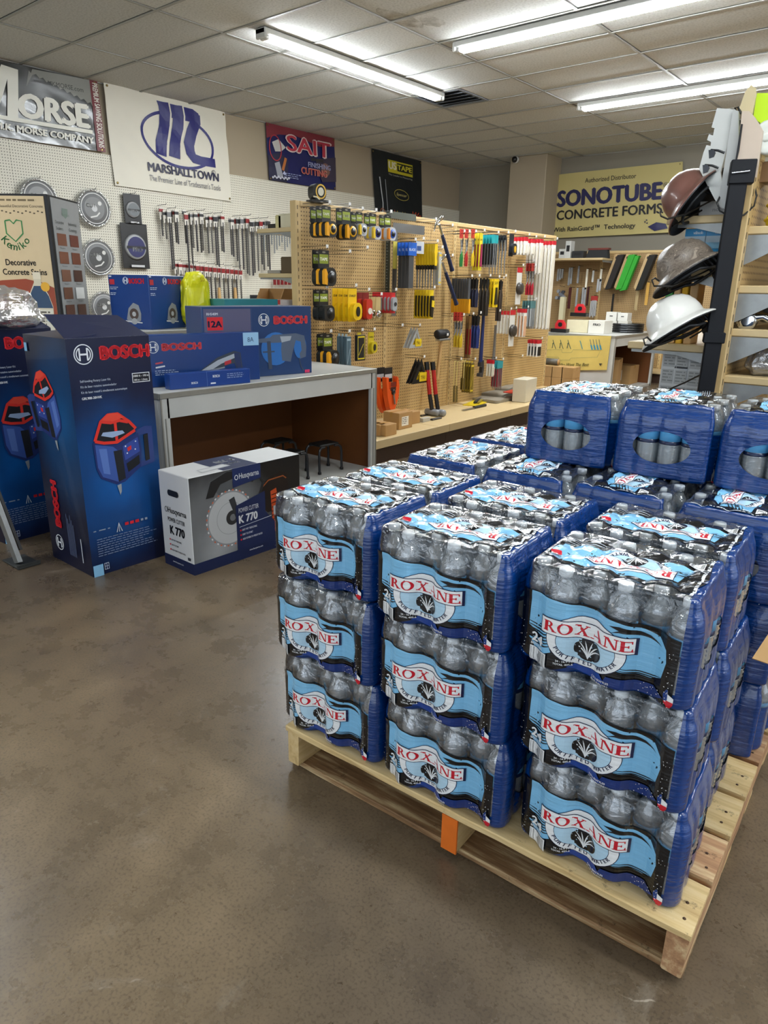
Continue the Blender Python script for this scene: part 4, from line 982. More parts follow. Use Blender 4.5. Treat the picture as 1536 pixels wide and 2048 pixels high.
# third bay, second row: files with yellow handles
def file_tool(o):
    piece(o, 'sleeve', rect(-.014, -.15, .014, 0), -.012, 0, cm('#4a4d52')); piece(o, 'handle', [(-.010, -.15), (.010, -.15), (.013, -.20), (.008, -.255), (-.008, -.255), (-.013, -.2)], -.022, 0, cm('#e8a71f'))
row(937, 557, 7, file_tool, 'wood_chisel', '{o} chisel with an amber handle and dark sleeve', 'chisel', .027, .24, 'amber-handled chisels')
def dark_tool(o, c='#1c2340', ln=.22):
    q = MB(); q.tube([(-.008, -.01, 0), (-.010, -.01, -.08)], .008, M_wire, 8); q.tube([(.01, -.012, -.01), (.0, -.012, -.08)], .009, M_wire, 8); q.build('jaws', o)
    for s in (-1, 1): q = MB(); q.tube([(0, -.012, -.07), (.013 * s, -.012, -.12), (.01 * s, -.012, -ln)], [.007, .010, .008], cm(c), 8); q.build('handle', o)
row(952, 556, 4, dark_tool, 'dark_blue_plier', '{o} plier with dark blue handles, middle of the third bay', 'pliers', .03, .2, 'dark blue pliers')
row(974, 556, 3, dark_tool, 'bolt_cutter', '{o} dark brown cutter with long handles', 'cutters', .035, .22, 'dark brown cutters', c='#2b241c', ln=.29)
row(992, 558, 3, long_card, 'scissor_card', '{o} bright yellow card with a black triangle tool', 'tool card', .03, .22, 'bright yellow tool cards', w=.075, h=.22, c='#ecc91c', c2='#26221a')
row(1001, 560, 2, dark_tool, 'pipe_plier', '{o} long dark plier right of the yellow card', 'pliers', .03, .16, 'long dark pliers', c='#3a2f26', ln=.33)
def coping(o):
    piece(o, 'card', rect(-.045, -.30, .04, 0), -.003, 0, cm('#d8d5cd')); piece(o, 'header', rect(-.046, -.04, .041, 0), -.005, -.003, cm('#c31f2c')); 
    q = MB(); q.lathe([(.02, -.03), (.045, -.03), (.05, -.02), (.05, -.003)], cm('#3b3632', .3), 20, axis='y', c=(.0, 0, -.17)); q.build('wheel', o); 
row(1040, 535, 1, coping, 'cutting_wheel_pack', 'white blister with a dark round wheel and red header', 'wheel pack', out=.22)
row(1065, 535, 3, snips, 'red_snips', '{o} pair of small red-handled snips in the far bay', 'snips', .03, .2, 'small red snips', c='#a3142a')
# third row
row(921, 634, 3, snips, 'trim_knife', '{o} knife with yellow and black grip, third row left', 'knife', .03, .2, 'yellow and black knives', c='#d8b822')
row(940, 632, 2, long_card, 'brown_sheath_knife', '{o} long brown tool with a red end', 'tool', .03, .2, 'brown sheathed tools', w=.035, h=.33, c='#6a4a22', c2='#8b1c22')
row(955, 630, 4, dark_tool, 'blue_handled_wrench', '{o} wrench with deep blue handles in the third row', 'wrench', .03, .2, 'deep blue wrenches', c='#1a2f70', ln=.26)
p = on_g(968, 612, .1); o = goods('pipe_wrench', 'long dark blue pipe wrench hanging jaw down', 'wrench', p, R90)
q = MB(); q.tube([(0, 0, 0), (0, 0, -.10), (-.005, 0, -.46)], [.012, .014, .018], cm('#18285e'), 8); q.build('handle', o); q = MB(); q.prism([(-.03, -.46), (.02, -.44), (.028, -.52), (.015, -.585), (-.04, -.575), (-.035, -.55), (-.002, -.545), (.0, -.50), (-.03, -.49)], -.018, .012, cm('#2a2c33', .3)); q.build('jaw', o)
p = on_g(990, 650, .1); o = goods('adjustable_wrench', 'long grey steel adjustable wrench hanging in the third bay', 'wrench', p, R90)
q = MB(); q.prism([(-.01, 0), (.012, 0), (.012, -.03), (.016, -.27), (.028, -.31), (.02, -.34), (-.025, -.335), (-.022, -.29), (-.012, -.26), (-.010, -.03)], -.012, 0, cm('#6d6a66', .3)); q.build('body', o)
q = MB(); q.lathe([(.006, -.014), (.009, -.014), (.009, .002)], M_steel, 10, axis='y', c=(-.003, 0, -.31)); q.build('screw', o)
row(1016, 622, 4, red_white, 'tubing_pack', '{o} narrow clear pack with a dark tool, far bay third row', 'pack', .035, .2, 'narrow clear packs', h=.19, w=.03)
row(1026, 620, 1, coping, 'oval_blister', 'white blister with an oval dark shape leaning in the far bay', 'pack', out=.25)
row(1050, 618, 3, red_white, 'strap_pack', '{o} long clear pack with peach coloured contents', 'pack', .035, .2, 'peach packs', h=.24, w=.05, body='#d9a987')
row(1066, 602, 4, teal_pack, 'teal_bit_set', '{o} small teal and silver bit bundle, right of the far bay', 'bit pack', .03, .2, 'teal bit bundles', top='#4f7d80', bc='#b9c0c2')
row(1078, 680, 4, red_white, 'brush_pack', '{o} white pack with red top and black brush below', 'pack', .035, .24, 'white and black brush packs', h=.15, w=.08, body='#141414')
# fourth row
def level_card(o, ln=.33, w=.03):
    piece(o, 'frame', [(-w / 2, -ln), (-w / 2 + .006, -ln), (-w / 2 + .006, -.006), (w / 2, -.006), (w / 2, 0), (-w / 2, 0)], -.004, 0, cm('#e4d38a')); piece(o, 'tool', [(-w / 2, -ln), (w * .3, -ln), (w * .1, -ln * .6), (-w / 2, -ln * .6)], -.008, -.002, cm('#5b4c22'))
row(916, 722, 2, level_card, 'keyhole_saw', '{o} thin yellow-framed saw card, far left of the lowest row', 'saw card', .03, .14, 'yellow-framed saw cards')
row(930, 720, 2, level_card, 'keyhole_saw', '{o} shorter yellow-framed card in the lowest row', 'saw card', .03, .14, 'short yellow-framed cards', ln=.24)
row(944, 722, 4, box_pack, 'yellow_blade_card', '{o} tall dark yellow blade card in the lowest row', 'blade card', .028, .17, 'tall dark yellow cards', w=.05, h=.26, d=.01, c='#6a5718', a1='#d9bd2a')
row(986, 720, 3, red_white, 'clear_hang_pack', '{o} clear narrow pack in the lowest row', 'pack', .03, .15, 'clear low packs', h=.14, w=.03)
row(1000, 722, 3, teal_pack, 'teal_red_pack', '{o} small teal pack with red tips in the lowest row', 'bit pack', .03, .18, 'small teal packs', top='#2b8f97', bc='#8a3540')
# empty hooks
for px, py, ln in ((700, 508, .26), (735, 500, .26), (805, 655, .28), (1000, 625, .2), (1045, 715, .22), (905, 455, .2), (905, 515, .2), (1012, 555, .22), (1068, 525, .2)):
    p = on_g(px, py, ln); q = hook(None, None, None, ln, True); m = q.build('hook', gon); m.location = gon.matrix_basis.inverted() @ Vector((GX + .002, p.y, p.z))
# base shelf goods
def carton(name, label, loc, rz, w, d, h, m=None, tape=True, lab_=None, cat='box', group=None, open_=False):
    o = thing(name, label, cat, loc, rz, group); m = m or M_kraft
    q = MB(); q.box(-w / 2, -d / 2, 0, w / 2, d / 2, h, m, .003); q.build('carton_body', o)
    if tape: q = MB(); t = min(w, d) * .16; q.box(-w / 2 - .0006, -t / 2, h - min(.04, h * .3), w / 2 + .0006, t / 2, h + .0006, mat('packing_tape', '#b58f55', .25)); q.build('tape', o)
    if lab_: a = Art(); a.rect(-w * .3, h * .2, w * .2, h * .75, '#ece9e0'); a.lines(-w * .26, h * .68, w * .4, h * .42, 4, '#2c2c2c'); a.build('printed_label', o, lambda x, z, hh: (x, -d / 2 - .0005 - hh, z))
    return o
for k, (px, w, h) in enumerate(((763, .085, .085), (779, .13, .085), (808, .17, .13), (829, .11, .10))):
    p = P(px, (872, 872, 858, 848)[k], Z=.15)
    carton('small_carton', ('narrow plain brown carton next to the white counter on the base shelf', 'small brown carton second from the white counter on the base shelf', 'taller brown carton with a white label on the base shelf', 'flat brown carton right of the labelled one')[k], (p.x - .08, p.y + .02, .15), R90, w, .16, h, lab_=k == 2)
for px, py, w, d, h, c, nm in ((850, 843, .09, .03, .03, '#b8b6ad', 'short grey stone bar lying on the base shelf'), (872, 839, .12, .025, .012, '#2a2725', 'thin black rule lying on the base shelf before the sledge hammers'), (848, 832, .08, .02, .01, '#2b2926', 'short black strip lying behind the grey bar')):
    p = P(px, py, Z=.15); o = goods('loose_tool', nm, 'tool', (p.x, p.y, .15), R90); q = MB(); q.box(-w / 2, -d / 2, 0, w / 2, d / 2, h, cm(c), .002); q.build('bar', o)
p = P(965, 806, Z=.15); o = goods('yellow_plier_pack', 'yellow carded pliers lying flat on the base shelf', 'pliers', (p.x - .04, p.y, .15), R90 + .25)
q = MB(); q.box(-.22, -.06, 0, .24, .07, .006, cm('#e6c81e')); q.build('card', o); q = MB(); q.tube([(-.12, 0, .016), (0, .01, .018), (.18, .03, .014)], [.012, .016, .008], cm('#23262b'), 8); q.tube([(-.12, -.03, .014), (0, -.01, .016), (.18, -.03, .013)], [.010, .012, .006], cm('#8a7a30'), 8); q.build('pliers', o)
p = P(950, 817, Z=.15); o = goods('pruning_knife', 'grey blade with a black handle lying at the front of the base shelf', 'knife', (p.x, p.y, .15), R90)
q = MB(); q.box(-.02, -.014, 0, .16, .014, .02, M_black, .005); q.build('handle', o); q = MB(); q.box(-.18, -.012, .006, -.02, .012, .010, M_steel); q.build('blade', o)
M_cloth = mat('grey_folded_cloth', '#8c8475', .9, bump=.6, scale=40)
for k in range(3):
    p = P(1005 + 6 * k, 800 - 7 * k, Z=.15); o = goods('kneeling_pad', ('bottom', 'middle', 'top')[k] + ' folded grey bag in the pile at the far end of the base shelf', 'bag', (p.x - .05, p.y, .15 + .026 * k), R90 + .1 * k)
    bm = bmesh.new(); bmesh.ops.create_cube(bm, size=1); bmesh.ops.subdivide_edges(bm, edges=bm.edges[:], cuts=6, use_grid_fill=True)
    for v in bm.verts: v.co = Vector((v.co.x * .46, v.co.y * .24, v.co.z * .024 * (1.2 - abs(v.co.x * 1.2) ** 3) + .013 + .004 * math.sin(v.co.x * 20 + k)))
    q = MB(); q.bm(bm, M_cloth, True); q.build('folded_cloth', o)
p = P(1035, 782, Z=.23); o = goods('red_tool_card', 'red card with a grey stripe lying on the folded bags', 'tool card', (p.x, p.y, .232), R90 + .1); q = MB(); q.box(-.19, -.03, 0, .17, .05, .008, cm('#c5352a')); q.build('card', o); q = MB(); q.box(-.02, -.01, .008, .15, .02, .018, cm('#cfcabd')); q.build('blade', o)
# ------------------------------------------------------------ white counter and the boxes by it
M_lam = mat('streaky_white_laminate', '#c4c4bf', .35, var=.10, scale=5); M_brown = mat('brown_hardboard', '#6b3d16', .55, var=.10, scale=6)
M_alum = mat('aluminium_edge_trim', '#9d9c94', .4, .5, var=.12, scale=25)
def counter(name, label, loc, rz, w, d, h, apron=.125, inside=M_brown, divider=True):
    """local: open front along +x at y=0 (faces -y)"""
    o = thing(name, label, 'counter', loc, rz)
    q = MB(); q.box(0, -.0, h - .012, w, d, h, M_lam, .002); q.build('counter_top', o)
    q = MB(); q.box(-.002, -.006, h - .026, w + .002, 0, h + .001, M_alum, .002); q.box(-.006, 0, h - .026, 0, d, h + .001, M_alum); q.box(w, 0, h - .026, w + .006, d, h + .001, M_alum); q.build('edge_trim', o, label='dull aluminium edge trim')
    q = MB(); q.box(.04, 0, h - apron, w - .04, .018, h - .012, M_lam); q.build('apron', o)
    for x in (0, w - .05):
        q = MB(); q.box(x, 0, 0, x + .05, .022, h - .012, M_lam); q.build('front_post', o)
        q = MB(); q.box(x if x == 0 else x + .044, -.005, 0, x + .008 if x == 0 else x + .052, 0, h - .026, M_alum); q.box(x + .022, -.004, 0, x + .027, 0, h - apron, M_alum); q.build('corner_trim', o)
    for x in (0.001, w - .019): q = MB(); q.box(x, .022, 0, x + .018, d, h - .012, inside); q.build('side_panel', o)
    for x in (-.0004, w - .0006): q = MB(); q.box(x, .02, .0, x + .001, d, h - .026, M_lam); q.build('outer_facing', o)
    q = MB(); q.box(.02, d - .02, 0, w - .02, d, h - .012, inside); q.build('back_panel', o)
    q = MB(); q.box(.02, .0, .0, w - .02, d - .02, .025, M_lam); q.build('bottom_panel', o)
    return o
ctr = counter('display_counter', 'low white laminate counter with an open brown inside, blue tool boxes on top', (-3.015, 1.93, 0), R90, 1.63, .82, .695)
counter('sales_counter', 'taller white sales counter behind the low one, under the stain display', (-4.0, .55, 0), R90, 3.6, .85, .92)
def glow_card(name, base, glow, c, r, sc=(1, 1, 1), seed=0.0):
    m, nt, N, L, b = nodes(name); tc = N('ShaderNodeTexCoord'); mp = N('ShaderNodeMapping')
    mp.inputs['Location'].default_value = tuple(-a * s for a, s in zip(c, sc)); mp.inputs['Scale'].default_value = sc; L(tc.outputs['Object'], mp.inputs[0])
    n = N('ShaderNodeTexNoise', i_Scale=5.0, i_Detail=4.0); L(tc.outputs['Object'], n.inputs['Vector'])
    ln = N('ShaderNodeVectorMath', operation='LENGTH'); L(mp.outputs[0], ln.inputs[0])
    ad = N('ShaderNodeMath', operation='MULTIPLY_ADD'); L(n.outputs['Fac'], ad.inputs[0]); ad.inputs[1].default_value = .18; L(ln.outputs['Value'], ad.inputs[2])
    mr = N('ShaderNodeMapRange'); mr.inputs['From Min'].default_value = .08; mr.inputs['From Max'].default_value = r + .1; L(ad.outputs[0], mr.inputs[0])
    rr = ramp(N, [(0, glow), (.45, glow), (1, base)]); rr.color_ramp.interpolation = 'EASE'; rr.color_ramp.elements[1].color = tuple(a * .45 + b_ * .55 for a, b_ in zip(lin(glow), lin(base)))
    L(mr.outputs[0], rr.inputs[0]); L(rr.outputs[0], b.inputs['Base Color']); b.inputs['Roughness'].default_value = .32; b.inputs['Coat Weight'].default_value = .2
    return m
BRED = '#d8202c'
def logo(a, x, y, r, col='#e9edf2'):
    a.ring(x, y, r, r, r * .10, col, 32); 
    a.ring(x, y, r * .78, r * .78, r * .11, col, 20, a0=PI * .70, a1=PI * 1.30); a.ring(x, y, r * .78, r * .78, r * .11, col, 20, a0=-PI * .30, a1=PI * .30)
    for s in (-1, 1): a.rect(x + s * r * .40 - r * .08, y - r * .62, x + s * r * .40 + r * .08, y + r * .62, col)
    a.rect(x - r * .42, y - r * .09, x + r * .42, y + r * .09, col)
def laser(a, ox, oy, s, rot=0.0, mirror=1):
    """rotary laser picture, about .3 high at s=1, origin bottom left"""
    c, q = math.cos(rot), math.sin(rot)
    def T(p): return [(ox + (c * x * mirror - q * y) * s, oy + (q * x * mirror + c * y) * s) for x, y in p]
    def pg(p, col): a.poly(T(p), col)
    pg([(.205, .225), (.25, .24), (.285, .235), (.285, .07), (.20, .055), (.2, .08), (.255, .09), (.255, .205), (.205, .20)], '#2d3f7a'); pg([(.24, .20), (.262, .205), (.262, .085), (.24, .08)], '#15171c')
    pg([(.0, .20), (.05, .185), (.11, .175), (.16, .195), (.215, .215), (.225, .14), (.215, .06), (.13, .005), (.09, .0), (.02, .04), (.005, .08)], '#1d2f6c')
    pg([(.01, .19), (.09, .17), (.11, .15), (.10, .01), (.03, .045), (.012, .09)], '#3c5aa6'); pg([(.025, .17), (.06, .165), (.065, .05), (.035, .06)], '#5c7cc4')
    pg([(.09, .15), (.13, .15), (.135, .02), (.10, .01)], '#1a1c22'); pg([(.135, .165), (.21, .195), (.215, .13), (.14, .10)], '#31499a'); pg([(.145, .085), (.21, .115), (.21, .075), (.15, .045)], '#111318')
    pg([(.155, .155), (.175, .163), (.175, .145), (.157, .138)], '#d92a2f')
    for x, y in ((.145, .16), (.195, .175), (.15, .128), (.19, .14)): pg([(x, y), (x + .006, y), (x + .006, y + .006), (x, y + .006)], '#e8edf5')
    pg([(.01, .205), (.045, .29), (.075, .315), (.125, .315), (.175, .27), (.20, .235), (.19, .225), (.11, .185), (.05, .19)], '#12151d')
    for l in ([(.01, .205), (.045, .285), (.08, .31), (.125, .31), (.175, .27), (.205, .235)], [(.01, .205), (.05, .192), (.11, .187), (.20, .228)], [(.11, .19), (.11, .30)], [(.045, .285), (.09, .275), (.13, .28), (.17, .268)]):
        a.line(T(l), .013 * s, '#e23428')
    pg([(.05, .29), (.085, .315), (.125, .312), (.15, .29), (.10, .28)], '#e94a36'); pg([(.04, .225), (.09, .21), (.15, .222), (.14, .235), (.05, .238)], '#9fb6d8')
    pg([(.09, -.004), (.11, .0), (.108, -.035), (.100, -.05)], '#9aa0a5')
def tall_box(loc, rz, label):
    W, D, H = .363, .365, .998; o = thing('laser_kit_box', label, 'box', loc, rz)
    MF = _M.get('tall_box_front') or glow_card('tall_box_front', '#0d1738', '#0b5fae', (.15, 0, .40), .42, (1.2, .3, 1)); MS = _M.get('tall_box_side') or glow_card('tall_box_side', '#0b1430', '#0c568f', (0, .10, .66), .42, (.3, 1.3, 1))
    q = MB(); q.quad((0, 0, 0), (W, 0, 0), (W, 0, H), (0, 0, H), MF); q.quad((0, D, 0), (0, 0, 0), (0, 0, H), (0, D, H), MS); q.quad((W, 0, 0), (W, D, 0), (W, D, H), (W, 0, H), MS); q.quad((W, D, 0), (0, D, 0), (0, D, H), (W, D, H), MF); q.quad((0, 0, 0), (0, D, 0), (W, D, 0), (W, 0, 0), M_kraft)
    e = .004; q.quad((e, e, H), (W - e, e, H), (W - e, e, .05), (e, e, .05), M_kraft); q.quad((e, D - e, H), (W - e, D - e, H), (W - e, D - e, .05), (e, D - e, .05), M_kraft); q.quad((e, e, .05), (e, e, H), (e, D - e, H), (e, D - e, .05), M_kraft); q.quad((W - e, e, .05), (W - e, e, H), (W - e, D - e, H), (W - e, D - e, .05), M_kraft)
    q.box(0, 0, H - .001, W, e, H, M_white); q.box(0, D - e, H - .001, W, D, H, M_kraft); q.box(0, 0, H - .001, e, D, H, M_kraft); q.box(W - e, 0, H - .001, W, D, H, M_kraft); q.build('carton_body', o)
    fm = mat('box_flap_navy', '#141d40', .4)
    q = MB(); q.add([(0, 0, H), (W, 0, H), (W - .025, .19, H + .075), (.02, .19, H + .085), (0, .003, H - .002), (W, .003, H - .002), (W - .025, .192, H + .072), (.02, .192, H + .082)], [(0, 1, 2, 3), (7, 6, 5, 4), (1, 5, 6, 2), (2, 6, 7, 3), (0, 3, 7, 4)], fm); q.build('front_flap', o)
    q = MB(); q.add([(0, 0, H), (0, D, H), (.14, D - .02, H + .012), (.14, .02, H + .012), (.002, 0, H - .003), (.002, D, H - .003), (.142, D - .02, H + .009), (.142, .02, H + .009)], [(0, 1, 2, 3), (7, 6, 5, 4), (2, 3, 7, 6), (1, 2, 6, 5), (0, 4, 7, 3)], fm); q.build('side_flap', o)
    a = Art(); logo(a, .067, .935, .040); a.text('BOSCH', .14, .912, .052, BRED, w=.215, bold=.08)
    for k, t in enumerate(('Self-leveling Rotary Laser Kit', 'Kit de láser rotativo autonivelador', 'Kit de laser rotatif à nivellement automatique')): a.text(t, .04, .826 - .022 * k, .0095, '#cfd8e6', w=(.13, .155, .20)[k])
    a.text('GRL900-20HVK', .04, .757, .0105, '#f2f5f9', w=.085, bold=.03); a.rect(.268, .806, .35, .846, '#e9edf2'); a.rect(.271, .809, .347, .843, '#10131f'); a.text('1000 ft - 15/8 in', .274, .829, .009, '#fff', w=.07) if 0 else a.text('1000 ft - 1/8 in', .274, .829, .009, '#ffffff', w=.07, bold=.02); a.text('300 m - 1.5mm', .276, .813, .008, '#ffffff', w=.062, bold=.02)
    laser(a, .062, .385, .97)
    for x, w_ in ((.02, .012), (.045, .03), (.085, .01)): a.rect(x, .20, x + w_, .205, '#8d99ad')
    a.line([(.125, .175), (.137, .215), (.150, .175)], .004, '#cfd6de'); a.line([(.137, .215), (.137, .175)], .003, '#cfd6de')
    for x in (.165, .19, .215): a.rect(x, .197, x + .018, .210, BRED)
    a.rect(.242, .199, .254, .209, '#9aa4b5'); a.rect(.262, .199, .274, .209, '#9aa4b5')
    a.lines(.03, .165, .29, .085, 8, '#7f8dab', .3); a.rect(.0, .0, .045, .052, '#8cc3e8'); a.rect(.051, .022, .072, .052, '#cfd8e6'); a.rect(.053, .024, .0605, .0365, '#16224a'); a.rect(.0625, .024, .070, .0365, '#16224a'); a.rect(.053, .0385, .0605, .050, '#16224a'); a.rect(.0625, .0385, .070, .050, '#16224a')
    a.build('printed_front', o, face((0, -.0004, 0), (1, 0, 0), (0, 0, 1)))
    a = Art(); laser(a, .07, .865, 1.0, -1.22, 1) if 0 else laser(a, .275, .60, .92, .28, -1)
    a.text('BOSCH', .075, .205, .055, BRED, w=.20, bold=.05, rot=PI / 2) if 0 else a.text('BOSCH', .130, .175, .052, BRED, w=.205, bold=.08, rot=PI / 2)
    logo(a, .095, .095, .036); a.rect(.04 - .03, .93, .035, .965, '#7fb4d8')
    for k in range(6): a.line([(.19 + k * .011, .06), (.19 + k * .011, .25 - .02 * (k % 3))], .003, '#6d7ca0')
    a.line([(.30, .05), (.30, .16)], .006, '#d7dee8')
    a.build('printed_side', o, face((-.0004, D, 0), (0, -1, 0), (0, 0, 1)))
    a = Art(); a.rect(.015, .135, .075, .175, '#8cc3e8'); a.rect(.08, .14, .10, .17, '#cfd8e6'); a.build('flap_label', o, face((0, -.0005, H + .0008), (1, 0, 0), (0, .93, .37)))
    return o
tall_box((-2.722, 1.350, 0), math.radians(89.5), 'tall blue rotary laser box with an open top flap in front of the counter')
tall_box((-3.415, P(14, 690, X=-3.41).y - .141, 0), math.radians(93), 'tall blue laser box partly cut off at the left edge, under the plastic bag')
# power cutter carton
W, D, H = .63, .222, .437
o = thing('power_cutter_box', 'white and black power cutter carton on the floor beside the tall blue box', 'box', (-2.415, 1.648, 0), math.radians(89.5))
M_cw = mat('white_card', '#dcdcda', .45, var=.03); M_cg = glow_card('cutter_front', '#17181a', '#9da0a3', (.14, 0, .10), .42, (1.1, .3, 1.0)); M_nv = mat('navy_card', '#16234a', .4)
q = MB(); q.box(0, 0, 0, W, D, H, M_cw, .003); q.build('carton_body', o)
q = MB(); q.box(.002, -.0006, .052, W - .002, .0002, H - .002, M_cg); q.build('photo_panel', o)
q = MB(); q.box(-.0006, -.0007, 0, W, .0, .052, M_nv); q.box(-.0007, 0, 0, 0, D, .052, M_nv); q.build('navy_base', o)
a = Art(); a.poly([(.10, .40), (.21, .435), (.235, .36), (.235, .29), (.15, .33)], '#55585b'); a.ell(.205, .215, .128, .128, '#8b8d90', 48); a.ell(.205, .215, .118, .118, '#b9bbbc', 48)
for k in range(40): t = 2 * PI * k / 40; a.ell(.205 + .128 * math.cos(t), .215 + .128 * math.sin(t), .004, .006, '#c86a4a' if k % 2 else '#d9dadb', 6, rot=t); a.n -= 1
a.n += 1; a.ring(.205, .215, .075, .075, .002, '#8f9193'); a.ell(.215, .215, .034, .034, '#2b2c2e'); a.ell(.218, .215, .016, .016, '#6d6f71')
a.poly([(.20, .30), (.23, .31), (.26, .21), (.24, .19)], '#303235'); a.poly([(.08, .33), (.11, .40), (.20, .43), (.25, .42), (.24, .395), (.16, .38), (.12, .33)], '#1f2022')
a.poly([(.36, .25), (.40, .34), (.50, .375), (.545, .36), (.555, .28), (.54, .20), (.42, .19)], '#1a1210'); a.line([(.38, .31), (.43, .345), (.52, .35), (.54, .335)], .006, '#8d4a22')
a.poly([(.44, .29), (.475, .30), (.50, .15), (.485, .08), (.45, .09)], '#b9481f')
for k in range(7): a.line([(.445, .27 - .02 * k), (.485, .275 - .02 * k)], .005, '#4a1c10'); a.n -= 1
a.n += 1; a.rect(.455, .17, .50, .215, '#a9aaa8'); a.line([(.33, .36), (.37, .39), (.40, .34), (.36, .26)], .014, '#232426')
a.poly([(.225, .437), (.385, .437), (.385, .368), (.225, .350)], '#1b2a57'); a.text('Husqvarna', .262, .385, .026, '#eef0f3', w=.112, bold=.02); a.ring(.246, .394, .010, .012, .003, '#eef0f3', 16)
a.poly([(.235, .045), (.235, .265), (.405, .300), (.405, .20), (.46, .14), (.46, .045)], '#16234a')
a.text('POWER CUTTER', .25, .228, .022, '#f1f3f6', w=.115, bold=.01); a.text('K 770', .25, .178, .038, '#f6f7f9', w=.105, bold=.04); a.line([(.25, .160), (.44, .172)], .0022, '#cfd3dc')
for k in range(3): a.ell(.256, .143 - .022 * k, .0045, .0045, BRED, 10); a.text(('EASY WET TRENCHING', 'EASY TO START', 'HIGH POWER-TO-WEIGHT RATIO')[k], .265, .139 - .022 * k, .0095, '#e6e8ee', w=(.085, .06, .115)[k], bold=.02)
a.text('www.husqvarna.com', .30, .055 - .022, .0085, '#e6e8ee', w=.08, bold=.02); a.build('printed_front', o, face((0, -.0009, 0), (1, 0, 0), (0, 0, 1)))
a = Art(); a.text('Husqvarna', .055, .255, .027, '#14161c', w=.135, bold=.02); a.ring(.042, .267, .010, .013, .003, '#14161c', 16); a.text('POWER CUTTER', .05, .215, .020, '#14161c', w=.125, bold=.015); a.text('K 770', .062, .158, .040, '#101218', w=.105, bold=.05)
for k in range(3): a.ell(.055, .130 - .024 * k, .0045, .0045, BRED, 10); a.text(('EASY WET TRENCHING', 'EASY TO START', 'HIGH POWER-TO-WEIGHT RATIO')[k], .065, .126 - .024 * k, .008, '#2a2c33', w=(.075, .052, .10)[k], bold=.02)
a.text('www.husqvarna.com', .065, .025, .0085, '#e6e8ee', w=.08, bold=.02); a.rect(.182, .062, .202, .075, '#3a3c42'); a.poly(round_rect(.065, .335, .145, .362, .012), '#1c1a18'); a.build('printed_end', o, face((-.0009, D, 0), (0, -1, 0), (0, 0, 1)))
a = Art(); a.rect(.18, .0, .37, D, '#16234a'); a.text('K 770', .34, .16, .04, '#eef0f3', w=.10, bold=.05, rot=PI); a.text('Husqvarna', .33, .09, .022, '#eef0f3', w=.10, rot=PI, bold=.02); a.poly([(.09, .03), (.26, .05), (.25, .10), (.10, .085)], '#b9babb'); a.poly([(.10, .04), (.25, .058), (.245, .085), (.105, .075)], '#d9dad9'); a.build('printed_lid', o, face((0, 0, H + .0003), (1, 0, 0), (0, 1, 0)))
# blue boxes on the counter
def blue_box(label, loc, rz, w, d, h, artf, base='#123a7a', glow='#1a4f95', **k):
    o = thing('power_tool_box', label, 'box', loc, rz); m = mat('blue_box_' + base.strip('#'), base, .32, var=.06, coat=.2)
    q = MB(); q.box(0, 0, 0, w, d, h, m, .003); q.build('carton_body', o); a = Art(); artf(a, w, h); a.build('printed_front', o, face((0, -.0003, 0), (1, 0, 0), (0, 0, 1))); return o
def art_8a(a, w, h):
    logo(a, .045, h - .06, .030); a.text('BOSCH', .095, h - .078, .036, '#e0454f', w=.21, bold=.08); a.rect(w - .10, h - .072, w - .002, h - .002, '#9cc9ec'); a.text('8A', w - .072, h - .052, .026, '#23406e', w=.038)
    a.line([(.05, .12), (.09, .125)], .008, '#c94a55'); a.line([(.05, .10), (.10, .106)], .008, '#e3e6ea'); a.lines(.045, .085, .15, .03, 3, '#b9c6dc')
    a.poly([(.27, .055), (.40, .135), (.50, .165), (.54, .155), (.55, .06), (.525, .045), (.50, .10), (.40, .075), (.30, .035)], '#39424f'); a.poly([(.30, .07), (.40, .12), (.50, .15), (.51, .13), (.42, .10), (.33, .055)], '#b4bcc6'); a.poly([(.50, .155), (.535, .155), (.545, .06), (.525, .05), (.505, .10)], '#22335f'); a.poly([(.44, .11), (.48, .12), (.48, .10), (.44, .09)], '#c3323c'); a.line([(.27, .04), (.36, .07), (.44, .08)], .008, '#8f98a3')
th8 = math.radians(80)
def back_from(rx, ry, ang, w): return (rx - math.cos(ang) * w, ry - math.sin(ang) * w)
x, y = back_from(-3.115, 2.655, th8, .66); blue_box('long blue saw box with a pale 8A sticker on the low counter', (x, y, .695), th8, .66, .085, .262, art_8a)
def art_big(a, w, h):
    a.rect(.012, .21, .30, h - .012, '#5b5a78'); a.text('RH540M', .03, h - .045, .014, '#e6e9f0', bold=.02); a.rect(.03, h - .125, .125, h - .055, BRED); a.text('12A', .037, h - .108, .034, '#16234a', w=.08, bold=.05); a.text('1-9/16" SDS-max Rotary Hammer', .03, h - .155, .010, '#e6e9f0', w=.20)
    a.line([(.305, .20), (.305, h - .01)], .0015, '#4b5f8e'); logo(a, .385, h - .075, .036); a.text('BOSCH', .455, h - .098, .045, '#e0454f', w=.225, bold=.08)
    a.ell(.46, .155, .10, .095, '#2e6fb9', 24); a.ell(.63, .16, .045, .07, '#2e6fb9', 20)
    a.poly([(.34, .215), (.42, .22), (.44, .235), (.60, .24), (.66, .225), (.675, .16), (.67, .10), (.63, .09), (.625, .12), (.64, .14), (.635, .19), (.60, .20), (.575, .13), (.56, .075), (.50, .085), (.495, .15), (.50, .19), (.44, .19), (.34, .195)], '#56647a'); a.poly([(.40, .20), (.425, .20), (.43, .04), (.405, .04)], '#3d495c'); a.line([(.37, .14), (.45, .14)], .008, '#3d495c'); a.poly([(.50, .19), (.56, .20), (.57, .225), (.49, .225)], '#a9b2bd'); a.line([(.62, .095), (.635, .04), (.65, .02)], .006, '#3d495c'); a.rect(w - .055, .004, w - .02, .022, '#d83a6a')
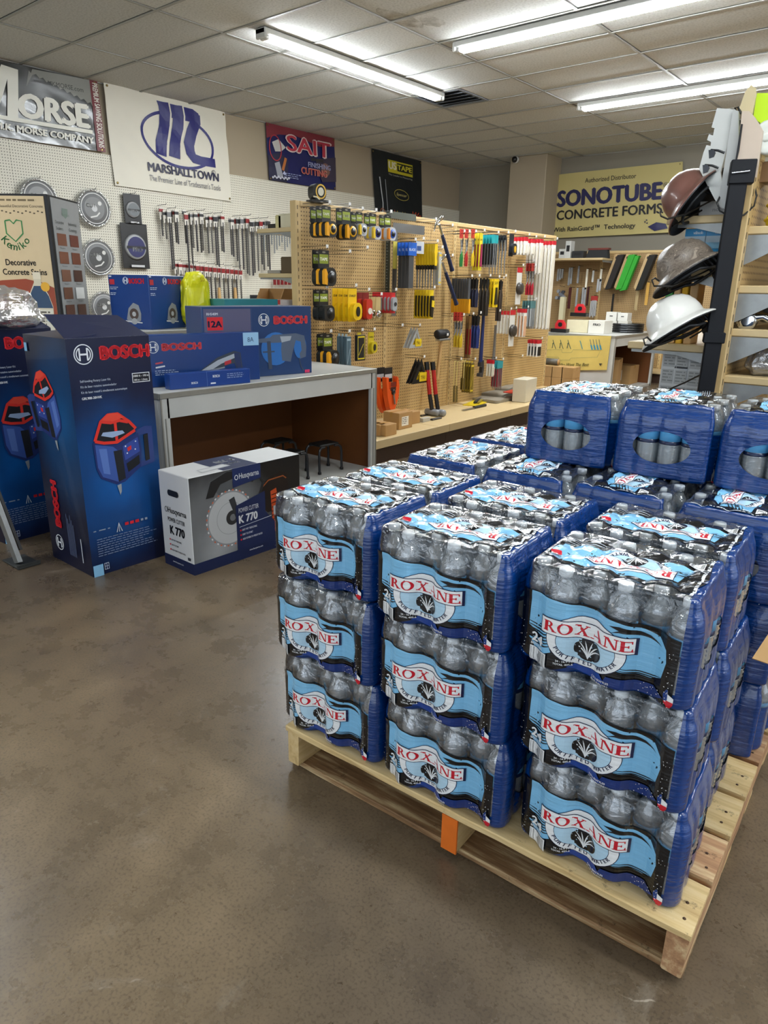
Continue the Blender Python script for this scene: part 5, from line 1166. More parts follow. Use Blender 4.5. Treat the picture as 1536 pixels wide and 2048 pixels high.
x, y = back_from(-3.125, 3.09, th8, .715); blue_box('large blue rotary hammer box at the right end of the low counter', (x - .012, y, .695), th8, .715, .20, .395, art_big, base='#20406f')
def art_thin(a, w, h):
    a.text('BOSCH', .12, .02, .012, '#dfe6f2', w=.035, bold=.05); a.text('BOSCH', .245, .045, .014, '#dfe6f2', w=.04, bold=.05); a.lines(.33, .06, .12, .03, 3, '#9db0d6'); a.line([(.21, 0), (.21, h)], .0012, '#7a90c2'); a.rect(.23, .012, .26, .02, '#dfe6f2')
blue_box('thin blue box lying in front of the long saw box on the low counter', (-3.092, 2.045, .695), math.radians(83), .475, .055, .078, art_thin, base='#16408c')
def art_saw(a, w, h, q=1):
    logo(a, w * .44, h - .035, .022); a.text('BOSCH', w * .53, h - .052, .032, BRED, w=w * .36, bold=.05); a.rect(.01, h - .014, .03, h - .006, '#d7dee8'); a.rect(.012, h - .06, .05, h - .028, '#b02834'); a.lines(.012, h - .075, .07, .02, 2, '#cdd6e6'); a.lines(.012, h - .11, .05, .02, 2, '#cdd6e6')
    cx = w * .62; a.poly([(cx - .07, .06), (cx - .05, .13), (cx - .01, .165), (cx + .03, .15), (cx + .045, .10), (cx + .04, .055), (cx - .02, .03)], '#8b8f94'); a.ell(cx - .01, .095, .035, .035, '#4e3f3a'); a.ell(cx - .01, .095, .015, .015, '#b7b9bb'); a.poly([(cx - .08, .055), (cx + .05, .045), (cx + .05, .038), (cx - .08, .045)], '#c6c9cc'); a.ell(cx - .01, .05, .022, .02, '#a5a8ab', 14)
pm = P(295, 548, X=-4.12); o = thing('circular_saw_box', 'blue circular saw box standing corner-on behind the tall laser box', 'box', (pm.x, pm.y, .92), math.radians(110))
q = MB(); q.box(0, 0, 0, .38, .31, .335, mat('blue_box_123a7a', '#123a7a', .32), .003); q.build('carton_body', o)
a = Art(); art_saw(a, .38, .335); a.build('printed_front', o, face((0, -.0003, 0), (1, 0, 0), (0, 0, 1))); a = Art(); art_saw(a, .31, .335); a.build('printed_side', o, face((-.0003, .31, 0), (0, -1, 0), (0, 0, 1)))
# yellow bag
def crumple(name, label, cat, loc, rz, sx, sy, sz, m, amp=.02, freq=9, seed=1, squash=None):
    bm = bmesh.new(); bmesh.ops.create_icosphere(bm, subdivisions=4, radius=1)
    for v in bm.verts:
        p = v.co.copy(); s = lambda t: math.copysign(abs(t) ** .6, t)
        v.co = Vector((s(p.x) * sx, s(p.y) * sy, (s(p.z) * .5 + .5) * sz)); k = 1 - .25 * (v.co.z / sz) if squash is None else squash(v.co.z / sz); v.co.x *= k; v.co.y *= k
        nv = mnoise.noise(p * freq / 4 + Vector((seed, 0, 0))) * amp + abs(mnoise.noise(p * freq + Vector((0, seed, 0)))) * amp * .6; v.co += p * nv
        v.co.z = max(0, v.co.z)
    o = thing(name, label, cat, loc, rz); q = MB(); q.bm(bm, m, False); q.build('crumpled_body', o); return o
M_yel = mat('yellow_plastic_bag', '#f2f01c', .28, var=.10, scale=10, coat=.4)
p = P(395, 640, X=-4.18); o = crumple('yellow_bag', 'bright yellow plastic bag standing right of the circular saw box', 'bag', (-4.20, p.y + .01, .92), R90, .115, .05, .36, M_yel, .018, 8, 3, squash=lambda t: 1.05 - .25 * t)
a = Art(); a.text('50', -.01, .30, .025, '#b08a20', w=.035, rot=.1); a.build('ink_mark', o, lambda x, z, h: (x, -.08 - h, z))
p = P(485, 610, X=-4.0); o = thing('teal_tray_box', 'flat teal and white box top showing above the large hammer box', 'box', (-3.98, p.y - .17, .92), th8); q = MB(); q.box(0, 0, 0, .42, .25, .19, cm('#2e8794')); q.build('carton_body', o); q = MB(); q.box(.42, 0, 0, .62, .25, .185, cm('#d8d0cb')); q.box(.42, -.001, .155, .44, .001, .186, cm('#b9413c')); q.build('white_carton', o)
M_bag = clear_mat('clear_bag_plastic', (.95, .95, .95, 1), .38, .12, (20, .8, .01), .25, .4, (.8, .78, .74, 1))
crumple('plastic_bag', 'crumpled clear plastic bag on top of the cut-off blue box', 'bag', (-3.52, 1.42, 1.0), .5, .17, .22, .17, M_bag, .03, 10, 5)
# black metal stands inside the counter
def stand(loc, rz, label):
    o = thing('step_stand', label, 'stand', loc, rz, 'black stands inside the counter'); q = MB(); q.box(-.085, -.06, .175, .085, .06, .19, cm('#131313', .5), .006); q.build('seat', o)
    for sx in (-1, 1):
        for sy in (-1, 1):
            q = MB(); q.tube([(sx * .045, sy * .055, .172), (sx * .075, sy * .06, .172), (sx * .095, sy * .062, .158), (sx * .10, sy * .064, .13), (sx * .10, sy * .066, .0)], .0085, cm('#26282c', .3), 8); q.lathe([(.012, 0), (.012, .015), (.009, .018)], M_black, 8, c=(sx * .10, sy * .066, 0)); q.build('leg', o)
    return o
stand((-3.19, 2.93, .026), R90 + .1, 'front black step stand nearest the cutter box inside the counter'); stand((-3.22, 3.27, .026), R90 - .05, 'black step stand at the right end inside the counter'); stand((-3.50, 3.12, .026), R90, 'black step stand behind the other two inside the counter')
# stain sample tower
pm = P(93, 388, X=-4.42); LN = .41; o = thing('stain_display', 'tall corner display board with concrete stain samples and a bottle picture', 'display', (pm.x, pm.y, .92), math.radians(128)); hh = pm.z - .92
M_cream = mat('display_cream', '#cdb68f', .35, var=.04); M_dg = mat('display_grey', '#8d8e8d', .4)
q = MB(); q.box(0, 0, 0, LN, .50, hh, M_black, .002); q.build('core_board', o)
q = MB(); q.box(.03, -.004, .0, LN - .012, 0, hh - .012, M_dg); q.build('sample_panel', o)
q = MB(); q.box(-.004, .02, .0, 0, .49, hh - .012, M_cream); q.build('poster_panel', o)
a = Art(); a.poly([(.16, hh - .06), (.24, hh - .06), (.235, hh - .10), (.20, hh - .12), (.165, hh - .10)], '#6d7d74'); a.text('Kemiko', .155, hh - .105, .02, '#5d7064', w=.10)
for k, t in enumerate(('Decorative', 'Sealers', 'Industrial', 'Coatings')): a.text(t, .06 + (.17 if k > 1 else 0), hh - .155 - .035 * (k % 2), .02, '#3a3f3c', w=.11 if k != 1 else .09)
cs = ['#6a3a22', '#5b2413', '#6f3f28', '#64301a', '#6d4632', '#3d1c10', '#5f3a26', '#d8d8d4', '#5b3222', '#4f2a1c', '#67432f', '#7d5c46']
for k in range(12): x, y = .06 + .165 * (k % 2), hh - .28 - .105 * (k // 2); a.rect(x, y, x + .12, y + .07, cs[k]); a.text('Stain', x + .02, y - .018, .009, '#3f4340', w=.07)
a.build('printed_samples', o, face((0, -.0045, 0), (1, 0, 0), (0, 0, 1)))
a = Art(); u0 = .49
a.poly([(0, 0), (.47, 0), (.47, .25), (.40, .28), (.30, .30), (.15, .29), (.0, .26)], '#8c3a1e'); a.poly([(0, 0), (.20, 0), (.23, .12), (.10, .22), (0, .20)], '#a5562a')
a.lines(.01, hh - .03, .44, .02, 1, '#6b5a3c', .5); a.text('Path to Beautiful Decorative Concrete', .13, hh - .075, .016, '#3f3422', w=.33)
for k in range(14): a.ell(.14 + k * .024, hh - .095 - .006 * (k % 3), .007, .004, '#4a3d28', 8); a.n -= 1
a.n += 1; gx = .27; a.line([(gx - .05, hh - .15), (gx - .05, hh - .22), (gx, hh - .265), (gx + .05, hh - .22), (gx + .05, hh - .15), (gx + .02, hh - .145), (gx, hh - .165), (gx - .02, hh - .145), (gx - .05, hh - .15)], .008, '#2c7a3e')
a.arc_text('Kemiko', gx, hh - .20, .10, .115, PI * 1.15, PI * 1.85, .045, '#2c7a3e', .01)
a.text('Decorative', .19, hh - .40, .036, '#1c1712', w=.185, bold=.02); a.text('Concrete Stains', .165, hh - .455, .036, '#1c1712', w=.27, bold=.02)
a.rect(.17, .10, .26, .24, '#c38a22'); a.rect(.18, .11, .25, .23, '#d9a83a')
bx = .37; a.poly([(bx - .075, -.0 + .0), (bx + .075, 0), (bx + .08, .14), (bx + .06, .21), (bx + .022, .28), (bx + .02, .33), (bx - .02, .33), (bx - .022, .28), (bx - .06, .21), (bx - .08, .14)], '#c9bfa6'); a.poly([(bx - .078, .13), (bx + .078, .13), (bx + .06, .20), (bx + .025, .26), (bx - .025, .26), (bx - .06, .20)], '#27405c'); a.rect(bx - .024, .30, bx + .024, .34, '#d8cdb4'); a.rect(bx - .075, .0, bx + .075, .12, '#cfcabb'); a.lines(bx - .06, .11, .12, .09, 5, '#4c4438', .5); a.ell(bx + .045, .255, .028, .028, '#d9a22a', 14)
a.build('printed_poster', o, face((-.0045, .49, 0), (0, -1, 0), (0, 0, 1)))
# sign leg at the left edge
f0 = P(38, 1130, Z=0); o = thing('folding_sign', 'grey angled metal leg of a folding sign at the left edge', 'sign', (f0.x, f0.y, 0), 0)
up = P(-45, 905, Y=f0.y - .03) - f0
q = MB(); q.M = Matrix.Translation((0, 0, 0)); n = up.normalized(); s = Vector((0, 1, 0)); w2 = n.cross(s).normalized()
def slab(a_, b_, w_, t_, m, mb):
    vs = []
    for c_ in (a_, b_):
        for i, j in ((-1, -1), (1, -1), (1, 1), (-1, 1)): vs.append(tuple(c_ + w2 * i * w_ + s * j * t_))
    mb.add(vs, [(0, 1, 2, 3), (7, 6, 5, 4), (0, 4, 5, 1), (1, 5, 6, 2), (2, 6, 7, 3), (3, 7, 4, 0)], m)
slab(Vector((0, 0, .012)), up * 1.6, .022, .010, M_gal, q); q.build('leg', o, label='galvanised leg')
q = MB(); slab(Vector((-.045, .03, .03)) + n * .02, up * 1.6 + Vector((-.06, .03, 0)), .03, .006, cm('#151515'), q); q.build('black_panel', o)
q = MB(); q.box(-.10, -.03, 0, .06, .07, .008, cm('#2c2e2d', .5), .002); q.box(.055, -.03, .008, .06, .07, .02, cm('#2c2e2d', .5)); q.build('foot_plate', o)
# ------------------------------------------------------------ banners on the left wall
def banner(name, label, corners, W_, H_, base, art, wav=.006, seed=0, cat='banner', eps=.0016, norm=None, gro=True):
    TL, TR, BR_, BL = [Vector(c) for c in corners]; nn = norm or Vector((1, 0, 0))
    def S_(x, y, h=0.0):
        u, v = x / W_, y / H_; p = (BL * (1 - u) + BR_ * u) * (1 - v) + (TL * (1 - u) + TR * u) * v
        k = wav * (mnoise.noise(Vector((u * 3 + seed, v * 1.5, seed))) + .5 * mnoise.noise(Vector((u * 8 + v * 5, v * 2 - u * 3, seed + 3)))) * 1.6 + wav
        return p + nn * (k + h)
    o = thing(name, label, cat, BL)
    nx, ny = 44, 26; vs = [tuple(S_(W_ * i / nx, H_ * j / ny) - BL) for j in range(ny + 1) for i in range(nx + 1)]
    fs = [(j * (nx + 1) + i, j * (nx + 1) + i + 1, (j + 1) * (nx + 1) + i + 1, (j + 1) * (nx + 1) + i) for j in range(ny) for i in range(nx)]
    q = MB(); q.add(vs, fs, base, True); q.build('cloth', o)
    art.build('printed_design', o, lambda x, y, h: S_(x, y, h + .002) - BL, PRINT, None, step=max(W_ / 24, .04), eps=eps)
    if gro:
        q = MB(); 
        for u, v in ((.02, .97), (.98, .97), (.02, .03), (.98, .03)): c_ = S_(u * W_, v * H_, .004) - BL; q.lathe([(.006, 0), (.012, 0), (.012, .004), (.006, .004)], mat('brass_grommet', '#8a7648', .3, .9), 10, axis='x', c=tuple(c_))
        q.build('grommets', o)
    return o
wx = WX + .03
def wp(px, py): return P(px, py, X=wx)
M_clothw = mat('white_banner_cloth', '#e4dfd0', .6, var=.03, scale=3); M_vin = mat('dark_camo_vinyl', '#2b2c2a', .3, var=.5, scale=3.5, coat=.3)
# Marshalltown
W_, H_ = 1.52, .92; a = Art(); NB = '#1f1f6c'
a.ring(.84, .53, .47, .27, .030, NB, 48, rot=-.06)
for x in (.60, .77): a.line([(x, .36), (x + .015, .48), (x + .075, .64), (x + .095, .76), (x + .085, .87)], .135, NB); a.n -= 1
a.line([(1.10, .83), (1.09, .76), (1.02, .64), (.975, .52), (.985, .44), (1.03, .385), (1.12, .372), (1.31, .372)], [.10, .13, .13, .13, .12, .10, .09, .09], NB); a.n -= 1
a.poly([(.60, .87), (1.06, .87), (1.13, .84), (1.15, .78), (1.10, .74), (.66, .74)], NB)
for x in (.70, .87): a.line([(x - .02, .36), (x - .005, .50), (x + .055, .66), (x + .07, .78), (x + .055, .88)], .018, '#e4dfd0')
a.text('MARSHALLTOWN', .42, .19, .085, '#1b1b40', w=.92, bold=.03); a.text("The Premier Line of Tradesman's Tools", .42, .095, .060, '#6d6d74', w=.94); a.ring(1.27, .27, .028, .028, .005, '#1b1b40', 14); a.text('R', 1.255, .255, .03, '#1b1b40')
banner('wall_banner', 'white trowel maker banner with a dark blue oval emblem and lettering', (wp(204, 164), wp(448, 225), wp(462, 403), wp(229, 371)), W_, H_, M_clothw, a, .014, 1)
# Morse (continues out of the frame)
TR, BR2 = wp(193, 163), wp(210, 305); TL = wp(0, 122); BL = wp(0, 273); k = 1.75; TL2 = TR + (TL - TR) * k; BL2 = BR2 + (BL - BR2) * k
W_, H_ = (TR - TL2).length, .82; vis = W_ / k; x0 = W_ - vis; a = Art(); GRY = '#8a8a84'
a.poly([(x0 + vis * .30, .80), (x0 + vis * .99, .82), (x0 + vis * .93, .47)] + [(x0 + vis * (.93 - .035 * i), .52 + .012 * i + (.03 if i % 2 else 0)) for i in range(1, 20)] + [(x0 + vis * .24, .60)], GRY); a.text('www.MKMORSE.com', x0 + vis * .31, .66, .055, '#30302e', w=vis * .52)
a.poly([(x0 + vis * .91, 0), (W_, 0), (W_, .82), (x0 + vis * .91, .82)], '#6a1620'); a.text('PREMIUM SAWING SOLUTIONS', x0 + vis * .937, .79, .055, '#e3dcd2', w=.74, bold=.03, rot=-PI / 2)
WB = '#e8e6da'
a.text('ORSE', x0 + vis * .17, .26, .27, WB, w=vis * .68, bold=.05)
a.poly([(x0 - vis * .55, .28), (x0 - vis * .42, .28), (x0 - vis * .30, .62), (x0 - vis * .14, .28), (x0 - vis * .03, .28), (x0 + .0, .38), (x0 + vis * .06, .64), (x0 + vis * .06, .20), (x0 + vis * .16, .20), (x0 + vis * .16, .76), (x0 - vis * .0, .78), (x0 - vis * .10, .45), (x0 - vis * .27, .78), (x0 - vis * .42, .78)], WB)
a.rect(x0 - vis * .55, .19, x0 + vis * .88, .235, WB); a.text('THE M.K. MORSE COMPANY', x0 - vis * .24, .08, .075, WB, w=vis * 1.12, bold=.04)
banner('wall_banner', 'dark camouflage saw maker banner with large white letters at the upper left', (TL2, TR, BR2, BL2), W_, H_, M_vin, a, .008, 4)
# SAIT
M_sait = glow_card('blurred_poster_vinyl', '#1b1f55', '#b9a9a4', (0, 9.2, 2.75), .42, (0, .8, 1.5)); W_, H_ = 1.5, .95; a = Art()
a.poly([(0, .95), (1.5, .95), (1.5, .80), (1.15, .74), (.6, .84), (.25, .80), (0, .70)], '#7e2f3a'); a.poly([(0, .42), (.25, .5), (.42, .38), (.36, 0), (0, 0)], '#2a2a44'); a.poly([(.15, .50), (.28, .52), (.38, .60), (.24, .72), (.1, .65)], '#c4c2bf'); a.ring(.16, .56, .13, .22, .018, '#a8323c', 24); a.poly([(.12, .30), (.22, .34), (.28, .10), (.16, .05)], '#9d9fa8')
a.line([(.36, .42), (.30, .26), (.28, .20)], .05, '#b8703a'); a.poly([(1.02, .50), (1.5, .60), (1.5, .15), (1.15, .1)], '#3c3548'); a.ell(1.25, .34, .10, .12, '#7d5a50', 16)
a.text('SAIT', .40, .55, .30, '#d9c9c6', w=.98, bold=.045); a.text('SAIT', .41, .565, .27, '#b23446', w=.95, bold=.02)
a.text('GRINDING', .90, .46, .055, '#3c3a30', w=.30, bold=.03); a.text('FINISHING', .84, .34, .09, '#9aa0c4', w=.52, bold=.02); a.text('CUTTING', .68, .20, .12, '#c98a78', w=.58, bold=.05); a.text('CUTTING', .685, .205, .105, '#a33434', w=.56, bold=.01); a.lines(.28, .16, .42, .10, 3, '#9da6cf'); a.poly([(.25, .13), (.33, .13), (.29, .19)], '#b9c0df')
for k_ in range(10): a.ell(.05 + .035 * k_, .05 + .02 * (k_ % 2), .02, .02, '#c9cbd6', 8)
banner('wall_banner', 'blurry red, white and blue abrasive maker poster beside the white banner', (wp(530, 245), wp(668, 277), wp(671, 380), wp(538, 360)), W_, H_, M_sait, a, .006, 6)
# US Tape
W_, H_ = .92, 1.25; a = Art(); a.rect(.27, .94, .74, 1.14, '#c9bd2c'); a.text('US', .29, 1.0, .12, '#e9e4c8', w=.13, bold=.05); a.rect(.44, .985, .73, 1.115, '#1c1e22'); a.text('TAPE', .445, 1.01, .085, '#d8cc3a', w=.27, bold=.04); a.text('The Leader in Measuring', .27, .89, .028, '#b8b8b0', w=.45)
a.ring(.50, .60, .14, .09, .010, '#a79a4a', 24, rot=-.1); a.text('Spencer', .40, .58, .05, '#c9bd7a', w=.2, shear=.3); a.line([(.10, .82), (.14, .40), (.12, .05)], .018, '#b9bec4'); a.line([(.2, .80), (.22, .40), (.24, .0)], .012, '#8f959c')
for k_ in range(12): a.poly([(.32 + .05 * (k_ % 5) + .02, .10 + .07 * (k_ // 4)), (.37 + .05 * (k_ % 5), .12 + .07 * (k_ // 4)), (.35 + .05 * (k_ % 5), .19 + .07 * (k_ // 4))], ('#b59a2c', '#a3402a', '#c9b23a')[k_ % 3]); a.n -= 1
a.n += 1; a.text('We', .70, .25, .12, '#b3452a', w=.17, shear=.4, bold=.02); a.line([(.68, .12), (.80, .10), (.90, .14)], .03, '#8a3a26'); a.ring(.12, .22, .05, .09, .012, '#a35a3a', 14)
banner('wall_banner', 'narrow black measuring tape poster hanging behind the gondola', (wp(743, 297), wp(842, 322), wp(845, 470), wp(751, 450)), W_, H_, mat('black_poster_vinyl', '#1a2024', .35), a, .004, 8)
# Sonotube on the back wall
def bp_(px, py): return P(px, py, Y=BY - .05)
W_, H_ = 1.95, 1.0; a = Art(); a.text('Authorized Distributor', .52, .83, .072, '#2c2924', w=.78, bold=.01); a.text('SONOTUBE', .09, .50, .25, '#232350', w=1.58, bold=.05); a.text('®', 1.69, .66, .07, '#232350'); a.text('CONCRETE FORMS', .09, .29, .15, '#1d1c20', w=1.60, bold=.028); a.text('With RainGuard™  Technology', .04, .10, .075, '#2c2924', w=1.28, bold=.02)
a.poly([(1.50, .10), (1.62, .16), (1.75, .13), (1.78, .06), (1.60, .03)], '#232350')
for q_ in ((1.48, .20), (1.49, .155), (1.46, .175)): a.ell(q_[0], q_[1], .012, .010, '#232350', 8)
banner('wall_banner', 'pale yellow concrete form tube banner with dark lettering on the back wall', (bp_(1110, 350), bp_(1366, 323), bp_(1362, 464), bp_(1101, 477)), W_, H_, mat('faded_yellow_banner', '#c3b477', .6, var=.05, scale=3), a, .012, 11, norm=Vector((0, -1, 0)))
# ------------------------------------------------------------ goods on the white pegboard
def wall_at(px, py, out=.06): return P(px, py, X=WX + .02 + out)
def wall_hook(p, ln):
    q = MB(); q.tube([(0, 0, .004), (ln, 0, .004), (ln + .012, 0, .018)], .0028, M_wire, 5); m = q.build('peg_hook', wl); m.location = (WX + .02, p.y, p.z)
M_clam = clear_mat('clamshell_plastic', (.93, .94, .95, 1), .10, .08, (30, .6, .01), .2, .4)
def saw_disc(o, r=.15, core='#8f9092', face_c='#6d6e70'):
    q = MB(); q.lathe([(r * .92, -.016), (r * 1.0, -.022), (r * 1.06, -.016), (r * 1.1, 0)], M_clam, 32, axis='y', c=(0, 0, -r), cap=False); q.build('clamshell', o)
    q = MB(); q.lathe([(.012, -.012), (r, -.012), (r, -.006), (.012, -.006)], mat('saw_blade_steel', core, .5, .3), 36, axis='y', c=(0, 0, -r)); q.build('blade', o)
    a = Art(); a.ell(0, -r, r * .62, r * .62, face_c, 28); a.ell(0, -r, r * .18, r * .18, '#c9cacb', 16); a.text('CUT', -r * .5, -r * .95, r * .22, '#d9dad8', bold=.03); a.ring(0, -r, r * .85, r * .85, r * .05, '#d0d1cf', 28); a.ell(r * .35, -r * .7, r * .12, r * .12, '#d9d9d6', 10); a.line([(-r * .3, -r * 1.5), (r * .1, -r * 1.4), (r * .3, -r * 1.2)], r * .08, '#d9d9d6'); art_on(o, a, -.0125)
for k, (px, py, r, fc, nm) in enumerate(((73, 358, .175, '#8c8d8e', 'large round saw blade in clear packing, highest and farthest left on the white board'), (184, 380, .175, '#7c7d7e', 'large round saw blade in clear packing right of the stain display'), (193, 480, .175, '#48494b', 'dark round saw blade in clear packing below the other, marked CUT'), (205, 585, .15, '#5a5b5d', 'round saw blade half hidden behind the circular saw box'))):
    p = wall_at(px, py, .05); wall_hook(p, .12); o = thing('saw_disc_pack', nm, 'saw blade', p, R90); saw_disc(o, r, face_c=fc)
def pad_pack(o, w, h, c, c2='#16171b'):
    piece(o, 'backing_card', rect(-w / 2, -h, w / 2, 0), -.006, 0, cm(c2)); q = MB(); q.lathe([(.001, -.03), (w * .36, -.026), (w * .43, -.006)], cm('#a9abad', .3), 24, axis='y', c=(0, 0, -h * .52)); q.build('cup', o)
    a = Art(); a.ell(0, -h * .52, w * .33, w * .33, c, 24); a.rect(-w * .36, -h * .56, w * .36, -h * .50, c2); a.text('PRO', -w * .14, -h * .62, w * .14, '#e6e7ea', bold=.03); a.rect(-w * .25, -h * .97, w * .25, -h * .92, '#c9cacc'); a.build('printed_front', o, lambda x, z, hh: (x, -.031 - hh, z))
p = wall_at(262, 388, .04); wall_hook(p, .12); pad_pack(thing('cup_wheel_pack', 'small black pack with a grey cup wheel on the white board', 'wheel pack', p, R90), .20, .30, '#6d7276')
p = wall_at(266, 447, .04); wall_hook(p, .12); pad_pack(thing('diamond_blade_pack', 'larger black pack with a dark blue diamond blade below the small one', 'blade pack', p, R90), .32, .46, '#23265c')
def drill_bit(o, ln=.35, card='#d9d4cb', band='#8a2a2c', rod='#4c4a48', r=.010):
    piece(o, 'card', rect(-.024, -.13, .024, 0), -.010, 0, cm(card)); piece(o, 'band', rect(-.025, -.05 - .02 * (ln > .45), .025, -.02), -.012, .001, cm(band))
    q = MB(); pts = []; n = 9
    q.tube([(.0, -.005, -.085), (0, -.005, -ln)], r, cm(rod, .3), 6)
    for i in range(int((ln - .1) / .03)): q.lathe([(r * .95, -.12 - i * .03), (r * 1.25, -.127 - i * .03), (r * .95, -.134 - i * .03)], cm(rod, .3), 6, c=(0, -.005, 0))
    q.build('fluted_shank', o, label='dark fluted shank')
_bits = {}
def bit(px, py, ln, lab, grp, rod='#4c4a48', band='#8a2a2c', out=.10):
    k = (round(ln, 2), rod, band); p = wall_at(px, py, out)
    if k not in _bits: o = thing('masonry_bit', lab, 'drill bit', p, R90, grp); drill_bit(o, ln, band=band, rod=rod); _bits[k] = o
    else: dup(_bits[k], p, R90, lab, grp)
L1 = [.30, .30, .62, .62, .34, .36, .38, .36, .65, .66, .38, .42, .44, .42, .44, .42, .42, .55, .58, .40, .42, .38, .42, .44, .50, .62, .60, .66, .68, .64, .62, .60, .52, .60, .56, .62]
for k, ln in enumerate(L1):
    if k in (6, 14, 21): continue
    px = 321 + k * 6.15 + (k * 37 % 5) * .8; py = 414 + k * .72 + (k * 13 % 7); pp = wall_at(px, py)
    if k % 3 == 0: wall_hook(wall_at(px, py - 3, .06), .16)
    bit(px, py, ln, f'{ORD[k % 12] if k else "leftmost"} masonry bit of {("the left dozen", "the middle dozen", "the right dozen")[k // 12]} hanging in the long upper row', 'long upper row of masonry bits', rod=('#4c4a48', '#5b5854', '#39373a')[k % 3], band=('#8a2a2c', '#3a3a3c', '#6f6f72', '#2c2c30')[(k * 7) % 4], out=.06 + .03 * (k % 3))
for k in range(16):
    px = 351 + k * 8.6; py = 524 + k * .9
    if k % 2 == 0: wall_hook(wall_at(px, py - 3, .06), .15)
    bit(px, py, .62 if k > 4 else .34, f'{ORD[k % 8]} masonry bit of the {"left" if k < 8 else "right"} eight in the lower row behind the yellow bag', 'lower row of masonry bits', rod='#57544f' if k % 2 else '#454240', out=.06 + .03 * (k % 2))
for k, px in enumerate((438, 470)):
    p = wall_at(px, 575, .16); o = thing('wooden_handle_tool', ('left', 'right')[k] + ' pale wooden handle hanging among the lower masonry bits', 'handle', p, R90); q = MB(); q.tube([(0, 0, 0), (0, 0, -.10), (0, 0, -.42)], [.016, .022, .02], M_wood, 10); q.build('handle', o); q = MB(); q.tube([(0, 0, .05), (0, 0, 0)], .006, M_steel, 6); q.build('tang', o)
for k in range(14):
    px = 527 + k * 5.2; py = 452 + (k % 4); p = wall_at(px, py, .08); 
    lab = f'{ORD[k % 7]} thin grey bit of the {"left" if k < 7 else "right"} seven under the upper back shelf'
    if k == 0: thin0 = thing('slim_bit', lab, 'drill bit', p, R90, 'thin grey bits'); q = MB(); q.tube([(0, 0, 0), (0, 0, -.30)], .008, cm('#7d8286', .3), 6); q.build('shank', thin0); q = MB(); q.box(-.012, -.006, -.05, .012, .006, .01, cm('#c9cbcd')); q.build('card', thin0)
    else: o = dup(thin0, p, R90, lab); o.scale = (1, 1, .6 + .5 * ((k * 5) % 7) / 6)
for k in range(6):
    p = wall_at(548 + k * 7.4, 552, .08); lab = ORD[k] + ' dark red hanging tag tool under the lower back shelf'
    if k == 0: r0 = thing('red_tag_tool', lab, 'tool', p, R90, 'dark red hanging tools'); piece(r0, 'tag', rect(-.018, -.11, .018, -.03), -.02, 0, cm('#7d1c22')); piece(r0, 'neck', rect(-.006, -.03, .006, .01), -.008, 0, cm('#c9c9c9'))
    else: dup(r0, p, R90, lab)
for k in range(7):
    p = wall_at((505, 519, 533, 573, 582, 590, 598)[k], 590 + (k > 2) * 1, .08); lab = f'{ORD[k % 4] if k < 3 else ORD[k - 3]} black blister pack {"left" if k < 3 else "right"} of the open brown carton'
    if k == 0: b0 = thing('black_blister', lab, 'pack', p, R90, 'black blister packs on the white board'); piece(b0, 'pack', rect(-.045, -.28, .045, 0), -.03, 0, cm('#1a1c22')); piece(b0, 'tool', circ(0, -.12, .025), -.045, -.03, cm('#5d6068'))
    else: dup(b0, p, R90, lab)
# open carton on the far side, shelf goods behind the gondola
p = P(548, 611, X=-4.35); o = carton('open_carton', 'brown carton with a slanted cut side behind the blue hammer box', (-4.35, p.y, .92), R90 + .3, .22, .22, .14, tape=False)
q = MB(); q.prism([(-.11, .14), (.11, .14), (.11, .26), (-.02, .26)], -.11, -.104, M_kraft); q.prism([(-.11, .14), (.11, .14), (.11, .26), (-.02, .26)], .104, .11, M_kraft); q.box(.104, -.11, .14, .11, .11, .26, M_kraft); q.build('raised_flap', o)
for nm, px, py, z, w, d, h, c in (('white box on the upper shelf behind the gondola end', 573, 445, 1.56, .17, .12, .09, '#d9d2b4'), ('cream box at the left on the upper back shelf', 556, 445, 1.56, .06, .12, .085, '#cfc68f'), ('flat black tin on the upper back shelf', 538, 444, 1.56, .10, .1, .03, '#26241f'), ('dark brown box on the lower shelf behind the gondola end', 575, 537, 1.28, .14, .12, .11, '#57462c'), ('small silver parts tray on the lower back shelf', 543, 537, 1.28, .14, .10, .02, '#9b978c')):
    p = P(px, py, Y=GY0 + .06); o = thing('shelf_carton', nm, 'box', (max(-4.10, min(-3.93, p.x)), GY0 + .12, z + .032 if z > 1.4 else 1.287), 0); q = MB(); q.box(-w / 2, -d / 2, 0, w / 2, d / 2, h, cm(c), .003); q.build('carton_body', o); q = MB(); q.box(-w / 2 + .004, -d / 2 + .004, h, w / 2 - .004, d / 2 - .004, h + .004, cm(c), .001); q.build('lid', o)
# ------------------------------------------------------------ right gondola, hard hat stand
g2 = shelf_unit('end_gondola', 'tan gondola seen end-on behind the hard hat pole, shelves both sides', (-.77, 3.07, 0), R90, 4, .9, 1.71, .40, M_pegt,
    front_shelves=[(.02, 2.6, P(1515, 452, Y=3.09).z), (.02, 2.6, P(1500, 571, Y=3.09).z), (.02, 2.6, P(1485, 658, Y=3.09).z), (.02, 2.6, P(1470, 752, Y=3.09).z)],
    back_shelves=[(.02, 2.6, P(1420, 430, Y=3.09).z, .26), (.02, 2.6, P(1430, 537, Y=3.09).z, .26), (.02, 2.6, P(1350, 688, Y=3.09).z, .36)], depth_b=.37)
ZS = [P(1515, 452, Y=3.09).z, P(1500, 571, Y=3.09).z, P(1485, 658, Y=3.09).z, P(1470, 752, Y=3.09).z]
ZV = P(1430, 537, Y=3.09).z; ZW = P(1350, 688, Y=3.09).z
